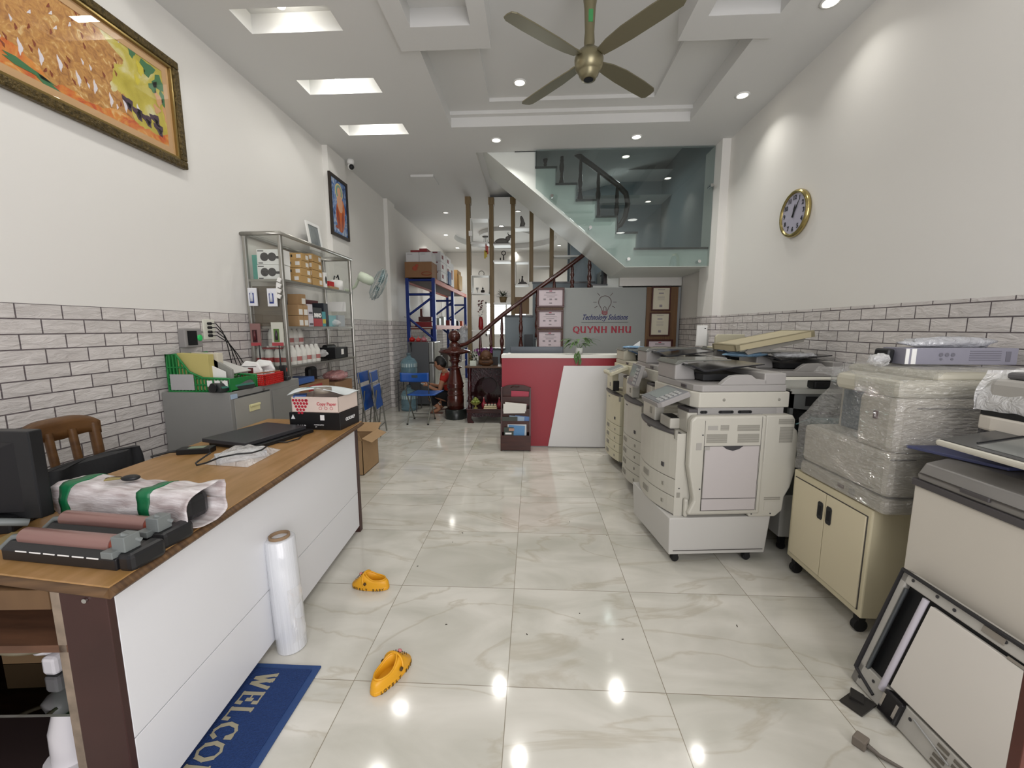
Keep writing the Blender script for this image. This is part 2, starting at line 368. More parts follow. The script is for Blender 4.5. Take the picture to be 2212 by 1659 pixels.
# back room ceiling with a stepped round tray
g = G(); n = 48
sqx0, sqx1, sqy0, sqy1 = RC[0]-1.5, RC[0]+1.5, RC[1]-1.5, RC[1]+1.5
g = hfield([(sqx0, sqx1, sqy0, sqy1, TOPZ+1)], ZC, XL, XR, 7.0, YB, TOPZ+0.0)
def ringpts(r, z): return [(RC[0]+r*math.cos(2*PI*k/n), RC[1]+r*math.sin(2*PI*k/n), z) for k in range(n)]
def sqpts(z):
    out = []
    for k in range(n):
        c, s_ = math.cos(2*PI*k/n), math.sin(2*PI*k/n); q = 1.5/max(abs(c), abs(s_)); out.append((RC[0]+c*q, RC[1]+s_*q, z))
    return out
def band(g, A, B, m=0):
    g._a(A+B, [(k, (k+1) % n, n+(k+1) % n, n+k) for k in range(n)], m)
band(g, ringpts(1.22, ZC), sqpts(ZC)); band(g, ringpts(1.22, 3.60), ringpts(1.22, ZC)); band(g, ringpts(0.0001, 3.60), ringpts(1.22, 3.60))
g._a(ringpts(0.62, 3.52)+ringpts(0.62, 3.60), [tuple(reversed(range(n)))]+[(k, (k+1) % n, n+(k+1) % n, n+k) for k in range(n)])
struct(g.build('ceiling', CEIL))
# stairwell above the ceiling line
g = G(); g.box(-0.82, -0.698, 5.28, 7.0, ZC+0.003, 4.9, 0); g.box(-0.82, XR, 5.16, 5.28, ZC+0.005, 4.9, 0)
g.box(0.62, XR+.1, 7.55, 7.67, 0, 4.9, 1); g.box(-0.82, 0.62, 7.55, 7.67, ZC+.4, 4.9, 1)
struct(g.build('wall_stairwell', [PAINT, BLUEW]))
g = G(); g.box(XR-0.012, XR+0.002, 5.5, 7.55, 2.31, 4.9, 0); struct(g.build('wall_stairwell', [BLUEW]))
g = G(); g.prism([(-0.82, 3.5), (0.87, 3.71), (2.26, 4.02), (2.4, 4.1), (2.4, 4.3), (-0.82, 4.3)], 'y', 5.3, 7.55); struct(g.build('ceiling_stairwell', [CEIL]))
# blue grey side wall behind the lower flight, stepped, with dark caps
g = G()
for x0, x1, zt in ((-0.91, -0.47, 1.0), (-0.47, 0.0, 1.555), (0.0, 1.02, 2.10)):
    g.box(x0, x1, 7.02, 7.12, 0, zt, 0); g.box(x0-0.01, x1+0.01, 7.0, 7.14, zt, zt+0.025, 1)
g.box(0.62, 1.02, 7.02, 7.12, 2.1, 3.4, 0)
struct(g.build('wall_stair_side', [BLUEW, GRANITE]))

# ---------------------------------------------------------------- staircase
WST = mat('white stair paint', 'dfe3de', 0.5)
st = thing('staircase', 'white dog-leg staircase with dark stone treads rising behind the reception counter', 'staircase', (0, 0, 0))
run, rise = 0.2465, 0.1925
xs0 = 1.255
# upper flight side profile: landing at 2.31, stepping up to the left
top = [(2.20, 2.31), (1.255, 2.31)]
x, z = xs0, 2.31
steps_up = []
for k in range(7):
    z2 = z+rise; top += [(x, z2)] ; steps_up.append((x, z, z2)); x2 = x-run; top += [(x2, z2)]; x, z = x2, z2
bot = [(-0.72, 3.6), (1.14, 2.105), (2.20, 2.105)]
poly = top[:]; poly = [p for p in poly if p[1] <= 3.7]
poly = poly + [(-0.72, poly[-1][1])] + bot
g = G(); g.prism(poly, 'y', 5.285, 6.28); g.box(1.14, 2.20, 6.28, 7.54, 2.105, 2.31)
g.build('flight', WST, st)
g = G(); g.box(1.235, 2.20, 5.265, 6.4, 2.31, 2.335); g.build('tread', GRANITE, st)
for (x, z, z2) in steps_up[:6]:
    g = G(); g.box(x-run-0.0, x+0.02, 5.265, 6.29, z2, z2+0.022); g.build('tread', GRANITE, st)
    g = G(); g.box(x, x+0.012, 5.275, 6.28, z, z2); g.build('riser', mat('grey stone riser', '8c9090', 0.3), st)
# lower flight
lpoly = [(1.30, 2.105)]; x, z = -1.02, 0.0; pts = [(-1.02, 0)]
low = []
for k in range(11):
    z2 = z+0.2; pts.append((x, z2)); low.append((x, z2)); x += 0.215; pts.append((x, z2)); z = z2
pts += [(x, 2.3), (1.36, 2.3), (1.36, 0)]
g = G(); g.prism(pts, 'y', 6.44, 7.0); g.build('flight', WST, st)
for (x, z) in low:
    g = G(); g.box(x-0.02, x+0.215, 6.41, 7.0, z, z+0.02); g.build('tread', GRANITE, st)
# railing
RW = mat('dark red brown varnished wood', '4b1f16', 0.22, var=0.35, vs=6, coat=0.5)
RWD = mat('near black varnished wood', '241a18', 0.3, coat=0.3)
BP = [(0.0,0.0),(0.024,0.0),(0.024,0.10),(0.016,0.12),(0.022,0.14),(0.016,0.16),(0.026,0.24),(0.028,0.30),(0.014,0.42),(0.020,0.44),(0.014,0.46),(0.024,0.54),(0.026,0.60),(0.016,0.68),(0.022,0.70),(0.016,0.72),(0.020,0.80),(0.012,1.0)]
def baluster(g, x, y, z0, z1, sc=1.0): g.lathe((x, y, z0), [(r*sc, t*(z1-z0)) for r, t in BP], 12)
rl = thing('stair_handrail', 'dark red wood handrail with turned balusters climbing from the big newel post', 'handrail', (-1.17, 6.4, 0))
ox = Vector((-1.17, 6.4, 0))
P = [at_y(a, b, 6.38) for a, b in ((992, 748), (1010, 743), (1030, 728), (1060, 702), (1085, 681), (1150, 632), (1210, 589), (1268, 545))]
P = [Vector((-1.13, 6.12, 1.10)), Vector((-1.02, 6.25, 1.12))] + P[2:]
g = G(); g.tube([p-ox for p in P], 0.032, 10); g.build('rail', RW, rl)
def rail_z(x):
    for a, b in zip(P, P[1:]):
        if a.x <= x <= b.x: return a.z+(b.z-a.z)*(x-a.x)/(b.x-a.x)
    return P[-1].z
for i, (a, b) in enumerate(((1037, 700), (1060, 700), (1084, 700), (1125, 700), (1160, 650), (1197, 630), (1236, 600), (1273, 600))):
    X = at_y(a, b, 6.42).x; zz = max([0.0]+[z for (x, z) in low if x-0.02 <= X])+0.02
    if i >= 6: zz = max(zz, 1.96)
    g = G(); baluster(g, X-ox.x, 6.42-ox.y, zz, rail_z(X)-0.02 if i < 7 else 2.52, 1.25); g.build('baluster', RW, rl)
ru = thing('stair_handrail', 'near black wooden handrail on the upper flight behind the glass panel', 'handrail', (1.1, 5.9, 2.3))
ou = Vector((1.1, 5.9, 2.3))
PU = [at_y(a, b, 5.95) for a, b in ((1190, 290), (1235, 325), (1285, 362), (1335, 400), (1352, 418), (1356, 440), (1350, 470), (1340, 486), (1334, 488))]
g = G(); g.tube([p-ou for p in PU], 0.036, 10); g.build('rail', RWD, ru)
def rz2(x):
    for a, b in zip(PU, PU[1:]):
        if b.x <= x <= a.x or a.x <= x <= b.x: return a.z+(b.z-a.z)*(x-a.x)/((b.x-a.x) or 1)
    return 3.9
for a, zp in ((1178, 350), (1214, 350), (1254, 400), (1292, 440), (1332, 470)):
    p = at_y(a, zp, 5.9); zz = 2.335
    for (x, z, z2) in steps_up:
        if p.x < x: zz = z2+0.02
    g = G(); baluster(g, p.x-ou.x, 0.02, zz-ou.z, min(rz2(p.x), zz+0.95)-ou.z-0.02, 1.3); g.build('baluster', RWD, ru)
# newel
nw = thing('newel_post', 'massive turned red wood newel post with a ball on a dark stone foot', 'post', (-1.165, 6.12, 0))
g = G(); g.lathe((0,0,0), [(0.168,0),(0.17,0.012),(0.17,0.14),(0.15,0.15),(0.0,0.15)], 8); g.build('stone_foot', mat('dark green granite', '242826', 0.3, var=0.3, vs=40), nw)
prof = [(0.0,.15),(0.128,.15),(0.128,.34),(0.118,.36),(0.124,.375),(0.132,.385),(0.118,.40),(0.112,.44),(0.122,.47),(0.132,.49),(0.118,.51),(0.132,.53),(0.12,.55),(0.115,.57),(0.105,.62),(0.088,.68),(0.078,.73),(0.072,.76),(0.105,.775),(0.105,.785),(0.06,.80),(0.05,.83),(0.065,.86),(0.088,.88),(0.088,.89),(0.07,.90),(0.07,.935),(0.085,.95),(0.10,.97),(0.23,1.005),(0.24,1.02),(0.22,1.035),(0.10,1.06),(0.085,1.09),(0.07,1.10),(0.088,1.12),(0.07,1.14),(0.045,1.16)]
g = G(); g.lathe((0,0,0), prof, 32); g.build('post_body', RW, nw)
g = G(); g.sph((0,0,1.245), 0.092, n=24); g.build('ball', RW, nw)

# glass panel in front of the upper flight, with standoff fixings
pg = struct(G().prism([(0.03, 3.46), (0.03, 3.03), (1.13, 2.105), (2.118, 2.105), (2.118, 3.46)], 'y', 5.215, 5.225).build('window_2', glass_mat('stair glass', 'e2e9e8', 0.08)))
g = G()
for (x, z) in ((0.225, 2.935), (0.692, 2.565), (1.16, 2.19), (2.0, 2.156), (2.095, 3.02)):
    g.cyl((x, 5.19, z), (x, 5.285, z), 0.019, n=16)
g.build('standoff', CHROME, pg)
# logo wall under the landing
g = G(); g.box(0.07, 2.21, 6.38, 6.43, 0, 1.965, 0); struct(g.build('wall_logo', mat('logo wall backing', 'a9adae', 0.5)))
g = G(); g.box(1.30, 2.21, 6.36, 7.0, 1.985, 2.105); struct(g.build('beam', PAINT))
lb = tag(G().box(0.47, 1.70, 6.355, 6.378, 0, 1.962, 0).build('logo_board', mat('pale blue grey board', '9b9f9c', 0.45)), 'pale grey board with light bulb logo and shop name behind the counter', 'sign board')
NAVY = mat('navy lettering', '1d2560', 0.5); CRIM = mat('crimson lettering', 'a3263a', 0.5); BRN = mat('dark brown line', '5a3c3c', 0.5)
YL = 6.350
def strokes(g, lines, r, y=YL, n=5, m=0):
    for ln in lines: g.tube([(x, y, z) for x, z in ln], r, n, m)
bx, bz = 1.087, 1.728
g = G(); arc = [(bx+0.094*math.cos(t), bz+0.02+0.094*math.sin(t)) for t in [math.radians(-48+k*(276/20)) for k in range(21)]]
arc = [(bx+0.042, bz-0.105)] + arc + [(bx-0.042, bz-0.105)]
strokes(g, [arc], 0.0038); strokes(g, [[(bx-.02, bz-0.06), (bx-.02, bz-.11)], [(bx+.02, bz-0.06), (bx+.02, bz-.11)], [(bx-0.02,bz-.06),(bx,bz-0.045),(bx+.02,bz-.06)]], 0.003)
for k in range(8):
    t = math.radians((-28, -0, 28, 50, 130, 152, 180, 208)[k]) if k not in (2, 5) else None
    if t is None: continue
    strokes(g, [[(bx+0.125*math.cos(t), bz+0.02+0.125*math.sin(t)), (bx+0.175*math.cos(t), bz+0.02+0.175*math.sin(t))]], 0.0032)
g.build('bulb_outline', BRN, lb)
g = G(); strokes(g, [[(bx-.042, bz-.113-.018*i), (bx+.042, bz-.119-.018*i)] for i in range(3)]+[[(bx-.035, bz-.105), (bx-.040, bz-.15), (bx-.015, bz-.168), (bx+.015, bz-.168), (bx+.040, bz-.15), (bx+.035, bz-.105)]], 0.004); g.build('bulb_cap', CRIM, lb)
g = G(); g.text('Technology Solutions', 0.112, frame_mtx((1.087, 6.354, 1.487), (1,0,0), (0,-1,0)), shear=0.45, sx=0.70, bold=0.0022); g.build('script_lettering', NAVY, lb)
g = G(); g.box(0.74, 1.44, 6.350, 6.356, 1.446, 1.4495); g.build('rule_line', INK, lb)
GL = {'Q': ([[(.5,0),(.15,.12),(0,.5),(.15,.88),(.5,1),(.85,.88),(1,.5),(.85,.12),(.5,0)],[(.45,.12),(.75,-.15),(1.05,-.12)]],1),
 'U': ([[(.1,1),(.1,.3),(.3,0),(.65,0),(.85,.3)],[(.85,1),(.85,0)],[(-.02,1),(.22,1)],[(.73,1),(.97,1)],[(.85,0),(1,0)]],1),
 'Y': ([[(.05,1),(.5,.45)],[(.95,1),(.5,.45),(.5,0)],[(-.08,1),(.2,1)],[(.8,1),(1.05,1)],[(.35,0),(.65,0)]],.95),
 'N': ([[(.12,0),(.12,1),(.85,0),(.85,1)],[(-.02,0),(.26,0)],[(-.02,1),(.14,1)],[(.7,1),(1,1)]],1),
 'H': ([[(.12,0),(.12,1)],[(.85,0),(.85,1)],[(.12,.5),(.85,.5)],[(0,0),(.25,0)],[(0,1),(.25,1)],[(.72,0),(.98,0)],[(.72,1),(.98,1)]],1),
 'W': ([[(0,1),(.3,0),(.55,.9)],[(.4,1),(.75,0),(1.1,1)],[(-.12,1),(.15,1)],[(.35,1),(.6,1)],[(.97,1),(1.2,1)]],1.15),
 'E': ([[(.12,0),(.12,1)],[(0,1),(.8,1),(.8,.8)],[(0,0),(.82,0),(.85,.22)],[(.12,.52),(.6,.52)],[(.6,.4),(.6,.64)]],.9),
 'L': ([[(.12,0),(.12,1)],[(0,1),(.28,1)],[(0,0),(.8,0),(.82,.22)]],.85),
 'C': ([[(.88,.75),(.7,.97),(.45,1),(.15,.85),(0,.5),(.15,.15),(.45,0),(.72,.04),(.9,.25)],[(.88,.75),(.88,1)]],.95),
 'O': ([[(.5,0),(.15,.12),(0,.5),(.15,.88),(.5,1),(.85,.88),(1,.5),(.85,.12),(.5,0)]],1.05),
 'M': ([[(.08,0),(.14,1),(.55,.1),(.98,1),(1.04,0)],[(-.04,0),(.2,0)],[(.92,0),(1.16,0)],[(0,1),(.16,1)],[(.95,1),(1.1,1)]],1.15)}
def word(g, txt, o, xd, yd, h, w, gap, thick, th=0.0012, m=0):
    "serif lettering of flat strokes"
    o = Vector(o); xd = Vector(xd).normalized(); yd = Vector(yd).normalized(); nz = xd.cross(yd); cx = 0
    for ch in txt:
        if ch == ' ': cx += w*0.55; continue
        ls, adv = GL[ch]
        for ln in ls:
            for (a, b), (c, d) in zip(ln, ln[1:]):
                lift = nz*(0.000012*(len(g.f)//6)); p = o+xd*(cx+a*w)+yd*(b*h)+lift; q = o+xd*(cx+c*w)+yd*(d*h)+lift; t = q-p
                if t.length < 1e-6: continue
                ang = abs(t.normalized().dot(yd)); tk = thick*(0.45+0.65*ang); s_ = t.normalized().cross(nz)*tk/2; e = t.normalized()*tk*0.3
                V = [p-e-s_, q+e-s_, q+e+s_, p-e+s_]
                g._a([v for v in V]+[v+nz*th for v in V], [(4,5,6,7),(0,1,5,4),(1,2,6,5),(2,3,7,6),(3,0,4,7),(3,2,1,0)], m)
        cx += (adv*w+gap)
    return cx
g = G(); word(g, 'QUYNH NHU', (0.625, 6.354, 1.295), (1,0,0), (0,0,1), 0.088, 0.082, 0.024, 0.021); g.build('name_lettering', CRIM, lb)
# brown certificate panels
PW = wood_mat('brown panel wood', '7d5b38', '66492c', 0.45, (40, 40, 1), 2.0)
certs = []
def panel(x0, x1, nm):
    t = tag(G().box(x0, x1, 6.335, 6.379, 0, 1.965).build('wood_panel', PW), nm, 'wall panel')
    return t
pl = panel(0.07, 0.468, 'ribbed brown wood panel left of the logo board'); pr = panel(1.702, 2.16, 'brown wood panel right of the logo board')
g = G()
for x in (0.09, 0.115, 0.445): g.box(x-0.004, x+0.004, 6.325, 6.336, 0.9, 1.965)
g.build('batten', mat('dark batten', '5a4026', 0.5), pl)
FRW = mat('dark reddish frame wood', '4a2018', 0.35); CREAM = mat('cream certificate paper', 'd9d3bd', 0.6); PINKP = mat('pinkish certificate paper', 'dccfd4', 0.6); LINE = mat('grey print', '9a9296', 0.7); REDP = mat('red print', 'b0485a', 0.7)
def cert(a, b, label, paper, fw=0.028, kind=0):
    p = at_y(a[0], a[1], 6.31); q = at_y(b[0], b[1], 6.31); x0, x1, z1, z0 = p.x, q.x, p.z, q.z
    t = thing('framed_certificate', label, 'framed certificate', ((x0+x1)/2, 6.32, z0), group='certificates on the brown panels')
    w, h = (x1-x0)/2, z1-z0
    g = G()
    g.box(-w, w, -0.015, 0.012, 0, fw); g.box(-w, w, -0.015, 0.012, h-fw, h); g.box(-w, -w+fw, -0.015, 0.012, fw, h-fw); g.box(w-fw, w, -0.015, 0.012, fw, h-fw)
    g.build('frame', FRW, t, bev=0.003)
    g = G(); g.box(-w+fw, w-fw, 0.0, 0.01, fw, h-fw, 0)
    if kind == 0:
        g.box(-0.02, 0.02, -0.003, 0, h*0.82, h*0.86, 2); g.box(-0.07, 0.07, -0.003, 0, h*0.73, h*0.79, 1); g.box(-0.10, 0.10, -0.003, 0, h*0.63, h*0.645, 1)
        g.box(-0.06, 0.06, -0.003, 0, h*0.53, h*0.55, 1)
        for sx in (-0.09, 0, 0.08): g.box(sx-0.018, sx+0.018, -0.003, 0, h*0.38, h*0.46, 1)
        g.box(-0.02, 0.02, -0.003, 0, h*0.2, h*0.25, 1)
    else:
        g.box(-0.05, 0.05, -0.003, 0, h*0.86, h*0.88, 1); g.box(-0.035, 0.035, -0.003, 0, h*0.7, h*0.75, 1)
        for k in range(4): g.box(-0.05, 0.05, -0.003, 0, h*(0.6-0.05*k), h*(0.61-0.05*k), 1)
        g.box(-0.02, 0.02, -0.003, 0, h*0.15, h*0.25, 1)
    g.build('certificate', [paper, LINE, REDP], t)
cert((1160, 622), (1219, 664), 'top landscape certificate on the left brown panel', PINKP)
cert((1161, 669), (1216, 710), 'middle landscape certificate on the left brown panel', PINKP)
cert((1160, 713), (1215, 754), 'bottom landscape certificate on the left brown panel', PINKP)
cert((1409, 619), (1448, 671), 'top portrait cream certificate on the right brown panel', CREAM, 0.02, 1)
cert((1405, 675), (1446, 726), 'middle portrait cream certificate on the right brown panel', CREAM, 0.02, 1)
cert((1398, 733), (1452, 775), 'lowest certificate of the right brown panel, half hidden by copiers', PINKP)

# ---------------------------------------------------------------- open partition of wooden posts and white shelves
SLW = wood_mat('olive brown slat wood', '85704d', '6f5c3e', 0.5, (30, 30, 1.5), 2.0)
def xat(px, py, Y=7.0): return at_y(px, py, Y).x
sx = [xat(1014, 600), xat(1062, 600), xat(1108, 600), xat(1148, 500), xat(1192, 520)]
zb = [0.0, 1.03, 1.58, 2.13, 2.13]
names = ['tall olive brown wooden post at the left end of the open partition', 'second olive wooden post of the partition, standing on the lowest wall step', 'third olive wooden post of the partition, on the middle wall step', 'fourth olive wooden post, its top hidden by the stair soffit', 'rightmost olive wooden post of the partition under the stair soffit']
for i in range(5):
    t = tag(G().box(-0.033, 0.033, -0.05, 0.05, 0, ZC-zb[i]-0.0).box(-0.045, 0.045, -0.06, 0.06, ZC-zb[i]-0.11, ZC-zb[i]).build('partition_post', SLW, loc=(sx[i], 6.99 if i == 0 else 7.06, zb[i])), names[i], 'post', 'posts of the open partition')
SHW = mat('white shelf board', 'e4e4e0', 0.4)
def shelf(i, px, pz, label, h=None, extra=None):
    z = at_y(px, pz, 7.06).z; x0, x1 = sx[i]+0.035, (sx[i+1]-0.035 if i < 4 else sx[i]+0.5)
    g = G(); g.box(x0, x1, 6.94, 7.18, z-0.012, z+0.012)
    if h: g.box(x0, x0+0.012, 6.94, 7.18, z, z+h); g.box(x1-0.012, x1, 6.94, 7.18, z, z+h); g.box(x0, x1, 6.94, 7.18, z+h, z+h+0.012)
    tag(g.build('wall_shelf', SHW), label, 'shelf', 'white shelves between the partition posts')
    return z+0.012
def zdelta(y0, y1, px): return at_y(px, y0, 7.06).z-at_y(px, y1, 7.06).z
zA = shelf(0, 1038, 635, 'white box shelf low in the first bay of the partition', zdelta(598, 635, 1038))
zA2 = shelf(0, 1038, 714, 'lowest white shelf in the first partition bay, under the red vase')
zA3 = shelf(0, 1038, 528, 'white frame shelf high in the first bay with a small table figure', zdelta(477, 528, 1038))
zB = shelf(1, 1085, 656, 'white shelf carrying the bushy potted plant in the second bay')
zB2 = shelf(1, 1085, 566, 'white shelf with two tiny figurines in the second bay')
zB3 = shelf(1, 1085, 531, 'white shelf with the lying ox figurine in the second bay')
zC = shelf(2, 1128, 617, 'white box shelf with a dark boat figure in the third bay', zdelta(569, 617, 1128))
zC2 = shelf(2, 1128, 495, 'white shelf with the stone eagle figure in the third bay')
zD = shelf(3, 1170, 578, 'white shelf in the fourth partition bay')
zE = shelf(4, 1205, 556, 'short white shelf right of the last partition post')
PWT = mat('plain partition wood back', '7a5f3e', 0.5, var=0.12, vs=3, stretch=(20, 20, 1))
g = G(); g.box(sx[2]+0.035, sx[3]-0.035, 7.03, 7.1, 1.60, at_y(1128, 642, 7.06).z); tag(g.build('wood_panel', PWT), 'brown wood board filling the foot of the third partition bay', 'wall panel')
# ================================================================ lamps in the ceiling
LENS = mat('lit lamp lens', 'ffffff', 0.4, emit='fff8e8', es=14.0); LENSD = mat('dim lamp lens', 'f0f0ea', 0.4, emit='fff8ee', es=1.2)
def ceiling_light(x, y, label, z=ZC, lit=True, p=9, r=0.048, spread=2.3):
    t = thing('ceiling_light', label, 'ceiling light', (x, y, z), group='round recessed ceiling lights')
    G().lathe((0,0,0), [(r+0.014, -0.001), (r+0.016, -0.006), (r, -0.010), (r-0.004, -0.004), (r-0.004, 0.02)], 24).build('rim', WHITE, t)
    G().lathe((0,0,0), [(0.0001, -0.008), (r*0.6, -0.0078), (r-0.003, -0.004)], 24).build('lens', LENS if lit else LENSD, t)
    if p: down(x, y, z-0.02, p, spread, r)
    return t
ceiling_light(-0.418, 4.95, 'small ceiling light just before the stair opening, left one', p=8)
ceiling_light(1.145, 4.955, 'small ceiling light just before the stair opening, right one', p=8)
ceiling_light(1.906, 4.171, 'bright ceiling light near the right wall, before the pilaster', p=2.4, spread=2.0)
ceiling_light(1.93, 3.083, 'ceiling light near the right wall, cut by the top of the photo', p=1.4, spread=2.0)
ceiling_light(-0.13, 4.17, 'bright ceiling light inside the sunken tray left of the fan', z=3.635, p=5)
for i, (px, py, lb_, lit) in enumerate(((963, 507, 'back room ceiling light near the blue rack', 1), (988, 535, 'farthest left ceiling light of the back room', 1), (1083, 488, 'back room ceiling light between the second and third posts', 1), (1112, 545, 'far back room ceiling light below the ox figurine shelf', 1), (1208, 530, 'bright back room ceiling light right of the last post', 1), (1214, 502, 'back room ceiling light touching the stair soffit', 1), (963, 459, 'unlit ceiling light before the open partition', 0), (1119, 456, 'unlit ceiling light seen beside the eagle figure', 0))):
    q = at_z(px, py, ZC); ceiling_light(q.x, q.y, lb_, lit=bool(lit), p=(7 if lit else 0))
# slot lights: a lamp hidden at the near edge of each sunk slot
for i, (x0, x1, y0, y1) in enumerate(SLOTS):
    if i < 3:
        nm = ('sunken ceiling slot nearest the camera with a bulb at its edge', 'glowing middle ceiling slot over the desk', 'glowing farthest ceiling slot before the picture')[i]
        t = thing('slot_light', nm, 'ceiling light', ((x0+x1)/2, y0+0.035, 3.53), group='rectangular ceiling slots')
        G().lathe((0,0,0), [(0.0001,-0.035),(0.028,-0.03),(0.036,-0.01),(0.03,0.02),(0.015,0.04)], 16).build('bulb', LENS, t)
        G().cyl((0,0,0.03), (0,0,0.07), 0.018).build('socket', WHITE, t)
    area('slot_lamp', ((x0+x1)/2, y0+0.06, 3.57), (PI*0.30, 0, 0), 0.2, 0.03, (0.22, 1.2, 1.1, 0.9, 0.9)[i], (1, 0.99, 0.95), spread=2.8)

for i, (x0, x1, y0, y1) in enumerate(SLOTS): area('slot_lamp_down', ((x0+x1)/2, (y0+y1)/2, 3.53), (0, 0, 0), 0.16, 0.06, (1.5, 3, 3, 3.5, 3)[i], (1, 0.98, 0.94), spread=3.0)
# right row carries on nearer; unseen centre pair added to brighten the near shop
for x, y, p in ((1.93, 2.0, 1.2), (1.93, 0.9, 2), (0.4, 0.5, 4), (0.4, -0.6, 4)): down(x, y, 3.44, p, 2.8, 0.09)
# ================================================================ ceiling fan
GOLD = mat('champagne gold metal', '8b8469', 0.32, 0.7); GOLDB = mat('champagne gold blade', '7d7862', 0.4, 0.5)
FC = Vector((0.352, 2.90, 3.06))
t = thing('ceiling_fan', 'champagne gold ceiling fan with four blades', 'ceiling fan', FC)
G().lathe((0,0,0), [(0.03,-0.115),(0.045,-0.115),(0.05,-0.10),(0.062,-0.09),(0.064,-0.075),(0.07,-0.07),(0.088,-0.045),(0.092,0.0),(0.088,0.02),(0.07,0.045),(0.045,0.05),(0.04,0.07),(0.03,0.075)], 32).build('motor_housing', GOLD, t)
G().lathe((0,0,0), [(0.0001,-0.108),(0.028,-0.112),(0.031,-0.117)], 24).build('lamp_hole', mat('dark lamp hole', '101118', 0.1), t)
G().lathe((0,0,0), [(0.028,0.06),(0.034,0.10),(0.03,0.16),(0.036,0.30),(0.055,0.42),(0.075,0.54),(0.075,0.575)], 24).build('down_rod', GOLD, t)
g = G()
for k in range(6):
    a0 = -PI/2-0.35+k*0.14; g.quad((0.0335*math.cos(a0),0.0335*math.sin(a0),0.20),(0.0335*math.cos(a0+.14),0.0335*math.sin(a0+.14),0.20),(0.036*math.cos(a0+.14),0.036*math.sin(a0+.14),0.27),(0.036*math.cos(a0),0.036*math.sin(a0),0.27))
g.build('sticker', mat('green energy sticker', '3f8a50', 0.5), t)
for k in range(4):
    a = math.radians(39.5+90*k); c, s_ = math.cos(a), math.sin(a)
    g = G(); M = Matrix.Rotation(a, 4, 'Z') @ Matrix.Rotation(math.radians(-11), 4, 'X'); g.T = M
    out = [(0.10,-0.035),(0.18,-0.055),(0.30,-0.066),(0.50,-0.062),(0.62,-0.052),(0.645,-0.035),(0.65,0.0),(0.645,0.04),(0.62,0.056),(0.50,0.056),(0.30,0.05),(0.18,0.04),(0.10,0.03)]
    g.prism(out, 'z', -0.004, 0.004); b = g.build('blade', GOLDB, t, bev=0.002)
    g = G(); g.T = M; g.box(0.06, 0.15, -0.022, 0.022, 0.003, 0.012); g.build('bracket', GOLD, b)

